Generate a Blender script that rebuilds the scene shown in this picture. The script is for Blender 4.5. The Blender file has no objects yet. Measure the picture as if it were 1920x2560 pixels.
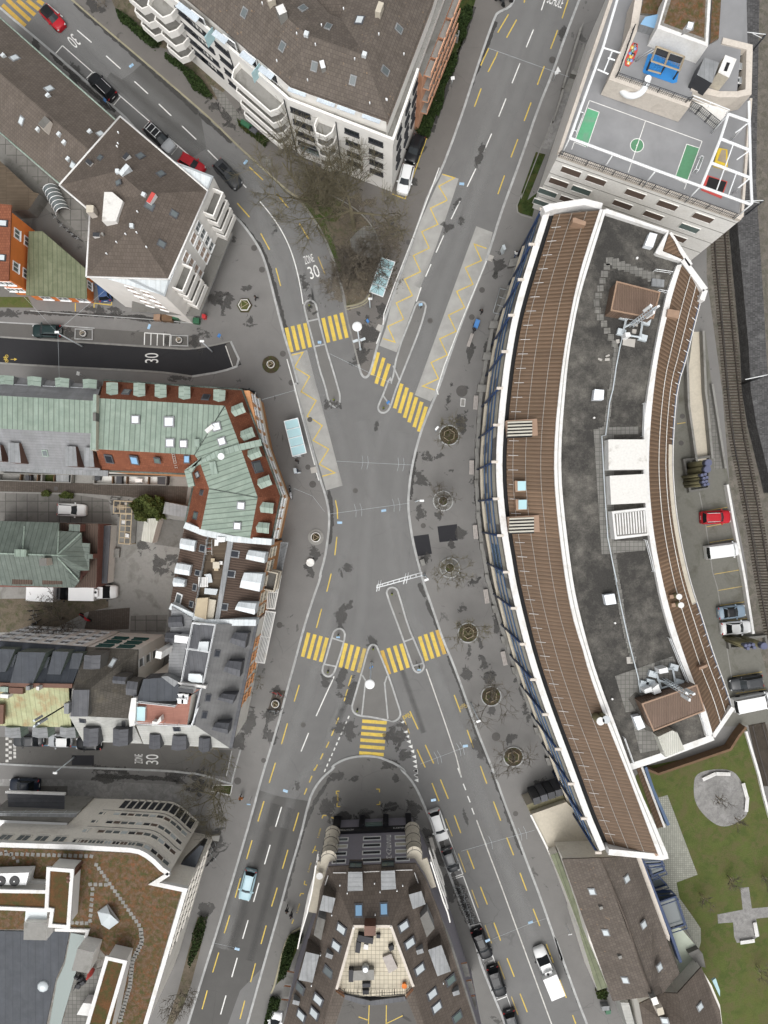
import bpy,math,random
from mathutils import Vector,Matrix
from mathutils.geometry import intersect_ray_tri
S=bpy.context.scene
COL=S.collection
RND=random.Random(11)
rad=math.radians
# camera, sky, sun, exposure
CAM_H=100.0
FPX=1800.0
cam_d=bpy.data.cameras.new("camera")
cam=bpy.data.objects.new("camera",cam_d)
COL.objects.link(cam)
cam.location=(0,0,CAM_H)
cam.rotation_euler=(0,0,0)
cam_d.sensor_fit='HORIZONTAL'
cam_d.sensor_width=36.0
cam_d.lens=36.0*FPX/1920.0
cam_d.clip_end=3000
S.camera=cam
SUN_EL,SUN_AZ=62.0,190.0
wd=bpy.data.worlds.new("World")
S.world=wd
wd.use_nodes=True
wt=wd.node_tree
wt.nodes.clear()
w_out=wt.nodes.new('ShaderNodeOutputWorld')
w_bg=wt.nodes.new('ShaderNodeBackground')
w_sky=wt.nodes.new('ShaderNodeTexSky')
w_sky.sky_type='NISHITA'
w_sky.sun_disc=False
w_sky.sun_elevation=rad(SUN_EL)
w_sky.sun_rotation=rad(SUN_AZ)
w_sky.dust_density=9.0
w_sky.air_density=1.0
w_hs=wt.nodes.new('ShaderNodeHueSaturation')
w_hs.inputs['Saturation'].default_value=0.14
wt.links.new(w_sky.outputs[0],w_hs.inputs['Color'])
wt.links.new(w_hs.outputs[0],w_bg.inputs[0])
wt.links.new(w_bg.outputs[0],w_out.inputs[0])
w_bg.inputs[1].default_value=0.15
sun_d=bpy.data.lights.new("sun",'SUN')
sun_d.energy=0.6
sun_d.angle=rad(60)
sun_d.color=(1.0,0.98,0.95)
sun=bpy.data.objects.new("sun",sun_d)
COL.objects.link(sun)
_d=Vector((math.sin(rad(SUN_AZ))*math.cos(rad(SUN_EL)),math.cos(rad(SUN_AZ))*math.cos(rad(SUN_EL)),math.sin(rad(SUN_EL))))
sun.rotation_euler=_d.to_track_quat('Z','Y').to_euler()
S.view_settings.view_transform='Standard'
S.view_settings.look='None'
S.view_settings.exposure=0.03
S.view_settings.gamma=1.0
S.cycles.max_bounces=7
S.cycles.diffuse_bounces=6
S.cycles.glossy_bounces=3
# from survey marks on the photo to metres
def W(p,z=0.0):
 """the point at height z that lies on the sight line of photo pixel p"""
 k=(CAM_H-z)/FPX
 return Vector(((p[0]-960.0)*k,-(p[1]-1280.0)*k,z))
def _tile(u0,v0,s):
 return lambda x,y:(u0+x/s,v0+y/s)
_T={}
for _c,_u in zip('abcd',(0,480,960,1420)):
 for _r,_v in zip('12345',(0,480,960,1440,1920)):
  _T[_c+_r]=_tile(_u,_v,3.318)
_T['y1']=_tile(0,2260,2.765)
_T['y2']=_tile(600,2260,2.765)
_T['y3']=_tile(1200,2260,2.765)
_T['m']=_tile(780,2030,5.53)
_T['t']=_tile(700,340,5.027)
_T['s']=_tile(1500,80,6.636)
_T['p']=lambda x,y:(x,y)
def P(txt):
 """'a1 10,20 30,40 b2 5,6' -> list of photo pixels (plan-sheet letter first, then sheet marks)"""
 out,t=[],None
 for w in txt.split():
  if ',' in w:
   a,b=w.split(',')
   out.append(t(float(a),float(b)))
  else:
   t=_T[w]
 return out
# materials
MAT={}
def srgb(r,g,b):
 f=lambda c:(c/255/12.92)if c/255<=0.04045 else((c/255+0.055)/1.055)**2.4
 return(f(r),f(g),f(b))
class NT:
 """tiny node-graph writer"""
 def __init__(s,name):
  s.m=bpy.data.materials.new(name)
  s.m.use_nodes=True
  s.t=s.m.node_tree
  s.b=s.t.nodes['Principled BSDF']
  MAT[name]=s.m
 def n(s,typ,**kw):
  nd=s.t.nodes.new(typ)
  for k,v in kw.items():
   setattr(nd,k,v)
  return nd
 def put(s,sock,v):
  if isinstance(v,bpy.types.NodeSocket):
   s.t.links.new(v,sock)
  elif isinstance(v,(tuple,list))and sock.type=='RGBA' and len(v)==3:
   sock.default_value=(*v,1)
  else:
   sock.default_value=v
 def pos(s):
  if not hasattr(s,'_p'):
   s._p=s.n('ShaderNodeNewGeometry').outputs['Position']
  return s._p
 def uv(s):
  if not hasattr(s,'_u'):
   u=s.n('ShaderNodeUVMap')
   u.uv_map='UVMap'
   sp=s.n('ShaderNodeSeparateXYZ')
   s.t.links.new(u.outputs[0],sp.inputs[0])
   s._u=(u.outputs[0],sp.outputs[0],sp.outputs[1])
  return s._u
 def noise(s,scale,detail=3,rough=.55,vec=None,dist=0.0):
  nd=s.n('ShaderNodeTexNoise')
  s.put(nd.inputs['Vector'],vec or s.pos())
  nd.inputs['Scale'].default_value=scale
  nd.inputs['Detail'].default_value=detail
  nd.inputs['Roughness'].default_value=rough
  nd.inputs['Distortion'].default_value=dist
  return nd.outputs[0]
 def streak(s,col,k=.80,su=2.2,sv=.16):
  """rain and dirt runs down the slope"""
  vm=s.n('ShaderNodeVectorMath',operation='MULTIPLY')
  s.t.links.new(s.uv()[0],vm.inputs[0]);vm.inputs[1].default_value=(su,sv,0)
  f=s.ramp(s.noise(1.0,5,.65,vec=vm.outputs[0]),.36,.66)
  return s.mix(f,s.mix(1.0,col,(k,k,k*.98),'MULTIPLY'),col)
 def math(s,op,a,b=0.0,c=0.0):
  nd=s.n('ShaderNodeMath',operation=op)
  s.put(nd.inputs[0],a);s.put(nd.inputs[1],b);s.put(nd.inputs[2],c)
  return nd.outputs[0]
 def ramp(s,f,lo,hi,a=0.0,b=1.0):
  nd=s.n('ShaderNodeMapRange')
  nd.clamp=True
  s.put(nd.inputs[0],f)
  for i,v in enumerate((lo,hi,a,b)):
   s.put(nd.inputs[i+1],v)
  return nd.outputs[0]
 def mix(s,f,a,b,mode='MIX'):
  nd=s.n('ShaderNodeMix',data_type='RGBA',blend_type=mode)
  s.put(nd.inputs[0],f);s.put(nd.inputs[6],a);s.put(nd.inputs[7],b)
  return nd.outputs[2]
 def stripes(s,c,period,width):
  """1 inside a line of the given width, repeated every period (c in metres)"""
  return s.math('LESS_THAN',s.math('FRACT',s.math('DIVIDE',c,period)),width/period)
 def bump(s,h,strength=.3,dist=.05):
  nd=s.n('ShaderNodeBump')
  nd.inputs['Strength'].default_value=strength
  nd.inputs['Distance'].default_value=dist
  s.t.links.new(h,nd.inputs['Height'])
  s.t.links.new(nd.outputs[0],s.b.inputs['Normal'])
 def done(s,col,rough=.8,metal=0.0,spec=.5):
  s.put(s.b.inputs['Base Color'],col)
  s.put(s.b.inputs['Roughness'],rough)
  s.b.inputs['Metallic'].default_value=metal
  s.b.inputs['Specular IOR Level'].default_value=spec
  return s.m
def sc(c,k):
 return tuple(min(1,x*k)for x in c)
def m_plain(name,c,rough=.75,var=.12,scale=1.2,metal=0.0,spec=.4):
 n=NT(name)
 if var==0:
  return n.done(c,rough,metal,spec)
 f=n.ramp(n.noise(scale,4,.6),.3,.7)
 g=n.ramp(n.noise(scale*.17,2,.5),.35,.65)
 col=n.mix(f,sc(c,1-var),sc(c,1+var))
 col=n.mix(g,col,n.mix(.5,col,sc(c,1-var*1.2)))
 return n.done(col,rough,metal,spec)
def m_stained(name,c,stain,amt=.5,scale=.7,rough=.8,lo=.52,hi=.68):
 n=NT(name)
 f=n.math('MULTIPLY',n.ramp(n.noise(scale,5,.65,dist=.6),lo,hi),amt)
 g=n.ramp(n.noise(4.0,3),.3,.7)
 col=n.mix(g,sc(c,.93),sc(c,1.05))
 return n.done(n.mix(f,col,stain),rough,0,.3)
def m_asphalt(name,c,patch=.0,tint=(1,1,1),grain=.14,streak=0.0,thr=.70):
 """worn asphalt: broad tone changes, grain, cracks; patch = how dark the damp, blotchy stains are"""
 n=NT(name)
 c=tuple(a*b for a,b in zip(c,tint))
 big=n.ramp(n.noise(.07,3,.5),.35,.65)
 mid=n.ramp(n.noise(.55,4,.6),.3,.7)
 fine=n.ramp(n.noise(9.0,3,.7),.25,.75)
 col=n.mix(big,sc(c,.90),sc(c,1.08))
 col=n.mix(mid,n.mix(.5,col,sc(c,.88)),n.mix(.4,col,sc(c,1.10)))
 col=n.mix(fine,n.mix(1.0,col,(1-grain,)*3,'MULTIPLY'),col)
 rough=.88
 if patch:
  w=n.noise(.42,6,.62,dist=.9)
  reg=n.ramp(n.noise(.05,2,.5),.40,.66)
  w=n.math('ADD',w,n.math('MULTIPLY',reg,.06))
  m=n.math('MULTIPLY',n.ramp(w,thr-.015,thr+.015),patch)
  col=n.mix(m,col,sc(c,.38))
 vo=n.n('ShaderNodeTexVoronoi',feature='DISTANCE_TO_EDGE')
 vo.inputs['Scale'].default_value=.16
 wob=n.n('ShaderNodeVectorMath',operation='ADD')
 nn=n.n('ShaderNodeTexNoise');nn.inputs['Scale'].default_value=.5
 n.t.links.new(n.pos(),nn.inputs['Vector'])
 n.t.links.new(n.pos(),wob.inputs[0]);n.t.links.new(nn.outputs[1],wob.inputs[1])
 n.t.links.new(wob.outputs[0],vo.inputs['Vector'])
 cr=n.math('MULTIPLY',n.math('LESS_THAN',vo.outputs[0],.006),n.ramp(n.noise(.09,2),.5,.6,0,.35))
 col=n.mix(cr,col,sc(c,.5))
 return n.done(col,rough,0,.25)
def m_overlay(name,c,amt,scale,thr=None,stretch=False):
 """a thin film on the ground: transparent towards its edge (texture coordinates run -1..1), broken up by noise"""
 n=NT(name)
 uv,u,v=n.uv()
 fe=n.ramp(n.math('ABSOLUTE',v),.25,1.0,1,0)
 if not stretch:
  fe=n.ramp(n.math('SQRT',n.math('ADD',n.math('MULTIPLY',u,u),n.math('MULTIPLY',v,v))),.1,1.0,1,0)
 nz=n.noise(scale,6,.66,dist=.5)
 if thr is None:
  f=n.math('MULTIPLY',n.math('MULTIPLY',fe,n.ramp(nz,.3,.7,.45,1)),amt)
 else:
  f=n.math('MULTIPLY',n.ramp(n.math('ADD',nz,n.math('MULTIPLY',fe,.30)),thr,thr+.03),amt)
 n.done(c,.8 if thr is None else .55,0,.3)
 tr=n.n('ShaderNodeBsdfTransparent');mx=n.n('ShaderNodeMixShader')
 n.put(mx.inputs[0],f);n.t.links.new(tr.outputs[0],mx.inputs[1]);n.t.links.new(n.b.outputs[0],mx.inputs[2])
 n.t.links.new(mx.outputs[0],n.t.nodes['Material Output'].inputs[0])
def m_tiles(name,c1,c2,c3,w=.30,h=.36,spot=.55,moss=None,rough=.85):
 """clay / concrete roof tiles laid in courses; c3 = odd replaced or lichen-covered tiles"""
 n=NT(name)
 uv,u,v=n.uv()
 br=n.n('ShaderNodeTexBrick')
 n.t.links.new(uv,br.inputs['Vector'])
 br.inputs['Scale'].default_value=1.0
 br.inputs['Brick Width'].default_value=w
 br.inputs['Row Height'].default_value=h
 br.inputs['Mortar Size'].default_value=.015
 br.inputs['Mortar Smooth'].default_value=.3
 br.inputs['Color1'].default_value=(*c1,1)
 br.inputs['Color2'].default_value=(*c2,1)
 br.inputs['Mortar'].default_value=(*sc(c1,.55),1)
 br.offset=.5
 big=n.ramp(n.noise(.35,4,.6),.3,.7)
 col=n.mix(big,n.mix(1.0,br.outputs[0],(.84,.84,.84),'MULTIPLY'),br.outputs[0])
 sp=n.ramp(n.noise(2.3,3,.7),.64,.70,0,spot)
 sp2=n.ramp(n.noise(.25,3,.6),.42,.62)
 col=n.mix(n.math('MULTIPLY',sp,sp2),col,c3)
 if moss:
  col=n.mix(n.ramp(n.noise(.5,5,.7),.58,.72,0,.6),col,moss)
 col=n.streak(col,.88,1.1,.22)
 row=n.math('FRACT',n.math('DIVIDE',v,h))
 n.bump(row,.5,.04)
 return n.done(col,rough,0,.25)
def m_seam(name,c,c2,period=.55,width=.07,vert=False,rough=.6,line=.72,rust=None,cross=0):
 """sheet metal with standing seams running up the slope"""
 n=NT(name)
 uv,u,v=n.uv()
 k=v if vert else u
 l=n.stripes(k,period,width)
 f=n.ramp(n.noise(.8,5,.65,dist=.4),.35,.68)
 g=n.ramp(n.noise(5,3,.6),.3,.7)
 col=n.mix(f,c,c2)
 col=n.mix(g,n.mix(1.0,col,(.92,.92,.92),'MULTIPLY'),col)
 wn=n.n('ShaderNodeTexWhiteNoise',noise_dimensions='1D')
 n.t.links.new(n.math('FLOOR',n.math('DIVIDE',k,period)),wn.inputs[1])
 col=n.mix(n.math('MULTIPLY',wn.outputs[0],.16),col,sc(c,.55))
 if rust:
  col=n.mix(n.ramp(n.noise(.6,4,.6),.5,.72,0,.85),col,rust)
 if cross:
  col=n.mix(n.math('MULTIPLY',n.stripes(v if not vert else u,cross,.05),.35),col,sc(c,.5))
 col=n.streak(col,.84,1.6,.2)
 col=n.mix(n.math('MULTIPLY',l,1-line+.25),col,sc(c,.45))
 n.bump(l,.6,.04)
 return n.done(col,rough,0.0,.4)
def m_ribs(name,c,period=.42,rough=.55,depth=.5):
 """trapezoidal sheet: soft light and dark ribs"""
 n=NT(name)
 uv,u,v=n.uv()
 x=n.math('FRACT',n.math('DIVIDE',u,period))
 tri=n.math('ABSOLUTE',n.math('SUBTRACT',x,.5))
 h=n.ramp(tri,.14,.30)
 f=n.ramp(n.noise(.5,4,.6),.3,.7)
 wn=n.n('ShaderNodeTexWhiteNoise',noise_dimensions='1D')
 n.t.links.new(n.math('FLOOR',n.math('DIVIDE',u,period*12)),wn.inputs[1])
 col=n.mix(f,sc(c,.92),sc(c,1.06))
 col=n.mix(n.ramp(wn.outputs[0],.86,.9,0,.5),col,sc(c,1.45))
 col=n.streak(n.streak(col,.86,.9,.12),.88,.05,.5)
 col=n.mix(n.math('MULTIPLY',h,depth),col,sc(c,.42))
 n.bump(h,.8,.06)
 return n.done(col,rough,0,.35)
def m_grid(name,c,size=.5,line=.03,dark=.6,var=.15,rough=.85,sy=None,spots=None):
 """slabs / setts with joints"""
 n=NT(name)
 uv,u,v=n.uv()
 br=n.n('ShaderNodeTexBrick')
 n.t.links.new(uv,br.inputs['Vector'])
 br.offset=0
 br.inputs['Scale'].default_value=1
 br.inputs['Brick Width'].default_value=size
 br.inputs['Row Height'].default_value=sy or size
 br.inputs['Mortar Size'].default_value=line
 br.inputs['Color1'].default_value=(*sc(c,1-var),1)
 br.inputs['Color2'].default_value=(*sc(c,1+var),1)
 br.inputs['Mortar'].default_value=(*sc(c,dark),1)
 f=n.ramp(n.noise(.7,5,.65),.3,.7)
 col=n.mix(f,n.mix(1.0,br.outputs[0],(.82,.82,.82),'MULTIPLY'),br.outputs[0])
 if spots:
  col=n.mix(n.ramp(n.noise(.9,5,.7),.55,.7,0,.7),col,spots)
 return n.done(col,rough,0,.25)
def m_mottle(name,cols,scale=.6,rough=.95,fine=6.0):
 """several colours mingled in clumps (sedum, grass, gravel, litter)"""
 n=NT(name)
 col=cols[0]
 for i,c in enumerate(cols[1:]):
  f=n.ramp(n.noise(scale*(1+.7*i),6,.68,dist=.5+i*.2),.44,.60)
  off=n.n('ShaderNodeVectorMath',operation='ADD')
  n.t.links.new(n.pos(),off.inputs[0]);off.inputs[1].default_value=(31.7*(i+1),-17.3*(i+1),5*i)
  f=n.ramp(n.noise(scale*(1+.7*i),6,.68,vec=off.outputs[0],dist=.4),.46,.60)
  col=n.mix(f,col,c)
 g=n.ramp(n.noise(fine,3,.7),.25,.75)
 col=n.mix(g,n.mix(1.0,col,(.68,.68,.68),'MULTIPLY'),col)
 n.bump(g,.4,.05)
 return n.done(col,rough,0,.15)
def m_glass(name,c,rough=.08,spec=.6):
 n=NT(name)
 return n.done(c,rough,0,spec)
# mesh builder
class MB:
 def __init__(s):
  s.v,s.f,s.mi,s.ud,s.sm=[],[],[],[],[]
 def face(s,pts,mi=0,uvd=None,smooth=False):
  i=len(s.v)
  s.v+=[Vector(p)for p in pts]
  s.f.append(list(range(i,i+len(pts))))
  s.mi.append(mi);s.ud.append(uvd);s.sm.append(smooth)
 def prism(s,poly,z0,z1,top=0,side=0,uvd=None,bottom=True):
  """poly: list of xy; makes a closed block"""
  a=sum(poly[i][0]*poly[(i+1)%len(poly)][1]-poly[(i+1)%len(poly)][0]*poly[i][1]for i in range(len(poly)))
  if a<0:
   poly=poly[::-1]
  n=len(poly)
  i=len(s.v)
  s.v+=[Vector((p[0],p[1],z1))for p in poly]+[Vector((p[0],p[1],z0))for p in poly]
  s.f.append(list(range(i,i+n)));s.mi.append(top);s.ud.append(uvd);s.sm.append(False)
  for k in range(n):
   q=(k+1)%n
   s.f.append([i+n+k,i+n+q,i+q,i+k]);s.mi.append(side);s.ud.append(None);s.sm.append(False)
  if bottom:
   s.f.append([i+n+k for k in range(n-1,-1,-1)]);s.mi.append(side);s.ud.append(None);s.sm.append(False)
 def box(s,c,size,rz=0.0,top=0,side=0,M=None):
  hx,hy,hz=size[0]/2,size[1]/2,size[2]/2
  R=M or Matrix.Rotation(rz,3,'Z')
  c=Vector(c)
  q=[c+R@Vector((x*hx,y*hy,z*hz))for z in(-1,1)for x,y in((-1,-1),(1,-1),(1,1),(-1,1))]
  i=len(s.v)
  s.v+=q
  for f,m in(((4,5,6,7),top),((3,2,1,0),side),((0,1,5,4),side),((1,2,6,5),side),((2,3,7,6),side),((3,0,4,7),side)):
   s.f.append([i+k for k in f]);s.mi.append(m);s.ud.append(None);s.sm.append(False)
 def tube(s,pts,r,n=6,mi=0,cap=True,smooth=True):
  pts=[Vector(p)for p in pts]
  rr=r if isinstance(r,(list,tuple))else[r]*len(pts)
  i0=len(s.v)
  ref=None
  for k,p in enumerate(pts):
   d=(pts[min(k+1,len(pts)-1)]-pts[max(k-1,0)]).normalized()
   if ref is None or abs(ref.dot(d))>.95:
    ref=Vector((1,0,0))if abs(d.x)<.8 else Vector((0,1,0))
   a=d.cross(ref).normalized();b=d.cross(a)
   for j in range(n):
    t=2*math.pi*j/n
    s.v.append(p+(a*math.cos(t)+b*math.sin(t))*rr[k])
  for k in range(len(pts)-1):
   for j in range(n):
    q=(j+1)%n
    s.f.append([i0+k*n+j,i0+k*n+q,i0+(k+1)*n+q,i0+(k+1)*n+j])
    s.mi.append(mi);s.ud.append(None);s.sm.append(smooth)
  if cap:
   for k,rev in((0,False),(len(pts)-1,True)):
    ids=[i0+k*n+j for j in range(n)]
    s.f.append(ids[::-1]if not rev else ids);s.mi.append(mi);s.ud.append(None);s.sm.append(False)
 def lathe(s,prof,n=16,c=(0,0,0),mi=0,smooth=True):
  """prof: list of (radius, z)"""
  i0=len(s.v);c=Vector(c)
  for r,z in prof:
   for j in range(n):
    t=2*math.pi*j/n
    s.v.append(c+Vector((r*math.cos(t),r*math.sin(t),z)))
  for k in range(len(prof)-1):
   for j in range(n):
    q=(j+1)%n
    s.f.append([i0+k*n+j,i0+k*n+q,i0+(k+1)*n+q,i0+(k+1)*n+j])
    s.mi.append(mi);s.ud.append(None);s.sm.append(smooth)
  s.f.append([i0+(len(prof)-1)*n+j for j in range(n)]);s.mi.append(mi);s.ud.append(None);s.sm.append(False)
  s.f.append([i0+j for j in range(n-1,-1,-1)]);s.mi.append(mi);s.ud.append(None);s.sm.append(False)
 def ribbon(s,pts,w,z0,z1,mi=0,closed=False):
  """a strip of width w along a ground polyline, as a closed block z0..z1"""
  L,Rr=offset_line(pts,w/2,closed),offset_line(pts,-w/2,closed)
  n=len(pts)
  for k in range(n if closed else n-1):
   q=(k+1)%n
   a,b,c,d=L[k],L[q],Rr[q],Rr[k]
   s.face([(a[0],a[1],z1),(d[0],d[1],z1),(c[0],c[1],z1),(b[0],b[1],z1)],mi,(b[0]-a[0],b[1]-a[1]))
   s.face([(a[0],a[1],z0),(a[0],a[1],z1),(b[0],b[1],z1),(b[0],b[1],z0)],mi)
   s.face([(d[0],d[1],z1),(d[0],d[1],z0),(c[0],c[1],z0),(c[0],c[1],z1)],mi)
  if not closed:
   for k in(0,n-1):
    a,d=L[k],Rr[k]
    s.face([(a[0],a[1],z0),(d[0],d[1],z0),(d[0],d[1],z1),(a[0],a[1],z1)],mi)
 def mesh(s,name,mats,org=Vector((0,0,0))):
  me=bpy.data.meshes.new(name)
  vs=[(v-org)for v in s.v]
  me.from_pydata([tuple(v)for v in vs],[],s.f)
  for m in mats:
   me.materials.append(MAT[m]if isinstance(m,str)else m)
  me.polygons.foreach_set('material_index',s.mi)
  me.polygons.foreach_set('use_smooth',s.sm)
  uvl=me.uv_layers.new(name='UVMap')
  data=[]
  Z=Vector((0,0,1))
  for f,ud in zip(s.f,s.ud):
   a=s.v[f[0]]
   nrm=Vector((0,0,0))
   for k in range(len(f)):
    p,q=s.v[f[k]],s.v[f[(k+1)%len(f)]]
    nrm+=Vector(((p.y-q.y)*(p.z+q.z),(p.z-q.z)*(p.x+q.x),(p.x-q.x)*(p.y+q.y)))
   if isinstance(ud,list):
    for c in ud:data+=c
    continue
   if nrm.length<1e-9:
    nrm=Z
   nrm=nrm.normalized()
   h=Z.cross(nrm)
   if ud is not None:
    h=Vector((ud[0],ud[1],0))
    h=h-nrm*h.dot(nrm)
   elif h.length<.02:
    h=Vector((1,0,0))
   h.normalize()
   t=nrm.cross(h)
   for i in f:
    p=s.v[i]
    data+=(p.dot(h),p.dot(t))
  uvl.data.foreach_set('uv',data)
  me.update()
  return me
 def build(s,name,mats,parent=None,org=None):
  if isinstance(mats,str):
   mats=[mats]
  if org is None:
   if parent is not None:
    org=ORG.get(parent.name,Vector((0,0,0)))
   else:
    xs=[v.x for v in s.v];ys=[v.y for v in s.v]
    org=Vector(((min(xs)+max(xs))/2,(min(ys)+max(ys))/2,min(v.z for v in s.v)))
  o=bpy.data.objects.new(name,s.mesh(name,mats,org))
  COL.objects.link(o)
  if parent is not None:
   o.parent=parent
  else:
   o.location=org
  ORG[o.name]=org
  return o
ORG={}
def offset_line(pts,d,closed=False):
 out=[]
 n=len(pts)
 for k in range(n):
  p=Vector(pts[k][:2])
  a=Vector(pts[(k-1)%n][:2])if(closed or k>0)else None
  b=Vector(pts[(k+1)%n][:2])if(closed or k<n-1)else None
  d1=(p-a).normalized()if a is not None else None
  d2=(b-p).normalized()if b is not None else None
  if d1 is None:d1=d2
  if d2 is None:d2=d1
  n1,n2=Vector((-d1.y,d1.x)),Vector((-d2.y,d2.x))
  m=n1+n2
  if m.length<1e-6:m=n1
  m.normalize()
  k_=max(.35,m.dot(n1))
  q=p+m*(d/k_)
  out.append((q.x,q.y))
 return out
def smooth_line(pts,it=1):
 for _ in range(it):
  o=[pts[0]]
  for a,b in zip(pts,pts[1:]):
   o+=[(a[0]*.75+b[0]*.25,a[1]*.75+b[1]*.25),(a[0]*.25+b[0]*.75,a[1]*.25+b[1]*.75)]
  pts=o+[pts[-1]]
 return pts
def XY(px,z=0.0):
 return[tuple(W(p,z)[:2])for p in px]
def tag(o,label=None,cat=None,group=None,kind=None):
 for k,v in(('label',label),('category',cat),('group',group),('kind',kind)):
  if v:o[k]=v
 return o
def thing(name,label,cat,loc=(0,0,0),rz=0.0,group=None):
 o=bpy.data.objects.new(name,None)
 COL.objects.link(o)
 o.empty_display_size=.3
 o.location=loc
 o.rotation_euler=(0,0,rz)
 ORG[o.name]=Vector(loc)
 return tag(o,label,cat,group)
def struct(name,mb,mats):
 return tag(mb.build(name,mats),kind='structure')
def link_mesh(name,me,parent,loc=(0,0,0),rot=(0,0,0)):
 o=bpy.data.objects.new(name,me)
 COL.objects.link(o)
 if parent is not None:o.parent=parent
 o.location=loc
 o.rotation_euler=rot
 return o
def copy_tree(o,parent=None):
 c=o.copy();COL.objects.link(c);c.parent=parent
 for ch in list(o.children):
  copy_tree(ch,c)
 return c
def block(name,px,z0,z1,mats,parent=None,uvd=None,zpx=None,bottom=True):
 """closed block whose outline is marked at height z1 (or zpx)"""
 if isinstance(mats,str):mats=[mats,mats]
 m=MB()
 m.prism(XY(px,z1 if zpx is None else zpx),z0,z1,0,1,uvd,bottom)
 return m.build(name,mats,parent)
def sheet(name,px,z,mat,uvd=None,kind='structure',th=.004):
 m=MB()
 poly=XY(px,z)
 a=sum(poly[i][0]*poly[(i+1)%len(poly)][1]-poly[(i+1)%len(poly)][0]*poly[i][1]for i in range(len(poly)))
 if a<0:poly=poly[::-1]
 m.face([(x,y,z)for x,y in poly],0,uvd)
 o=m.build(name,[mat])
 o['kind']=kind
 return o
_txt={}
def text_mesh(s,size=1.0,ext=.004,align='CENTER'):
 key=(s,size,ext,align)
 if key in _txt:return _txt[key]
 cu=bpy.data.curves.new('lettering','FONT')
 cu.body=s;cu.size=size;cu.extrude=ext
 cu.align_x=align;cu.align_y='CENTER'
 o=bpy.data.objects.new('lettering',cu)
 COL.objects.link(o)
 dg=bpy.context.evaluated_depsgraph_get()
 me=bpy.data.meshes.new_from_object(o.evaluated_get(dg))
 bpy.data.objects.remove(o)
 bpy.data.curves.remove(cu)
 _txt[key]=me
 return me
def placed_text(name,s,px,z,ang,w,h,mat,parent=None,kind=None,bold=0.0):
 """lettering flat on the ground: centre px, ang = direction of reading in degrees (counter-clockwise from +x), w x h in metres"""
 me=text_mesh(s).copy()
 xs=[v.co.x for v in me.vertices];ys=[v.co.y for v in me.vertices]
 cx,cy=(min(xs)+max(xs))/2,(min(ys)+max(ys))/2
 kx,ky=w/(max(xs)-min(xs)),h/(max(ys)-min(ys))
 for v in me.vertices:
  v.co.x=(v.co.x-cx)*kx;v.co.y=(v.co.y-cy)*ky
 me.materials.clear();me.materials.append(MAT[mat])
 o=link_mesh(name,me,parent,W(px,z),(0,0,rad(ang)))
 if kind:o['kind']=kind
 return o
# the materials of the place
m_asphalt('road_asphalt',(.172,.171,.168),patch=.5,thr=.735)
m_asphalt('dark_road',(.105,.103,.099),patch=.3,thr=.74)
m_asphalt('pavement_asphalt',(.195,.190,.183),patch=.7,thr=.70)
m_asphalt('wedge_asphalt',(.172,.168,.160),patch=.8,thr=.68)
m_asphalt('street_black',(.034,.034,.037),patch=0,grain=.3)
m_asphalt('patch_black',(.030,.030,.034),grain=.2)
m_asphalt('side_asphalt',(.125,.120,.113),patch=.6,thr=.70)
m_asphalt('plaza_asphalt',(.158,.148,.138),patch=.6,thr=.69)
m_plain('kerb_granite',(.40,.405,.40),.8,.25,1.5)
m_plain('kerb_yellowed',(.30,.275,.19),.8,.2,1.0)
m_plain('kerb_dark',(.24,.235,.22),.8,.2,1.2)
n=NT('pad_concrete')
_c=(.345,.342,.325)
_col=n.mix(n.ramp(n.noise(.5,4,.6),.3,.7),sc(_c,.86),sc(_c,1.1))
_col=n.mix(n.ramp(n.noise(.22,4,.6,dist=1.0),.52,.68,0,.35),_col,sc(_c,.6))
n.done(_col,.85,0,.3)
m_plain('tactile_pad',(.42,.40,.37),.8,.08)
def m_paint(name,c,wear=.55):
 n=NT(name)
 f=n.ramp(n.noise(1.6,7,.8),.47,.66,0,wear)
 g=n.ramp(n.noise(.35,3,.5),.3,.7,.86,1.0)
 col=n.mix(1.0,c,n.mix(g,(0,0,0),(1,1,1)),'MULTIPLY')
 n.done(n.mix(f,col,(.16,.15,.13)),.7,0,.3)
m_paint('paint_white',(.80,.80,.78),.35)
m_paint('paint_white_worn',(.62,.61,.58),.6)
m_paint('paint_yellow',(.68,.495,.09),.42)
m_paint('paint_yellow_worn',(.50,.375,.12),.7)
m_paint('paint_ochre',(.56,.36,.07),.45)
m_paint('paint_blue',(.12,.26,.42),.5)
m_plain('render_white',(.80,.785,.75),.85,.05,.8)
m_stained('render_cream',(.74,.72,.67),(.52,.49,.44),.5,.5)
m_plain('render_orange',(.72,.215,.05),.85,.09,.8)
m_plain('render_apricot',(.60,.30,.14),.85,.1,.7)
m_plain('render_pale_green',(.42,.46,.38),.85,.05,.6)
m_plain('render_peach',(.62,.345,.22),.85,.08,.8)
m_plain('render_grey_light',(.50,.495,.47),.8,.06)
m_plain('render_violet_grey',(.25,.24,.28),.75,.07)
m_plain('render_black',(.012,.012,.016),.5,.1)
m_stained('render_sandstone',(.80,.765,.70),(.62,.58,.52),.6,.4)
m_stained('concrete_light',(.78,.77,.74),(.62,.60,.56),.6,.4)
m_stained('concrete',(.245,.24,.225),(.13,.125,.11),.7,.5)
m_stained('concrete_dark',(.15,.146,.135),(.085,.08,.07),.7,.6)
m_stained('concrete_beige',(.52,.475,.39),(.36,.33,.27),.5,.5)
m_stained('coping_white',(.70,.695,.68),(.50,.48,.44),.6,.7)
m_stained('coping_beige',(.58,.53,.47),(.40,.36,.31),.5,.6)
m_tiles('tiles_brown',(.098,.088,.080),(.125,.112,.10),(.30,.20,.115),.32,.36,.6)
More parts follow.
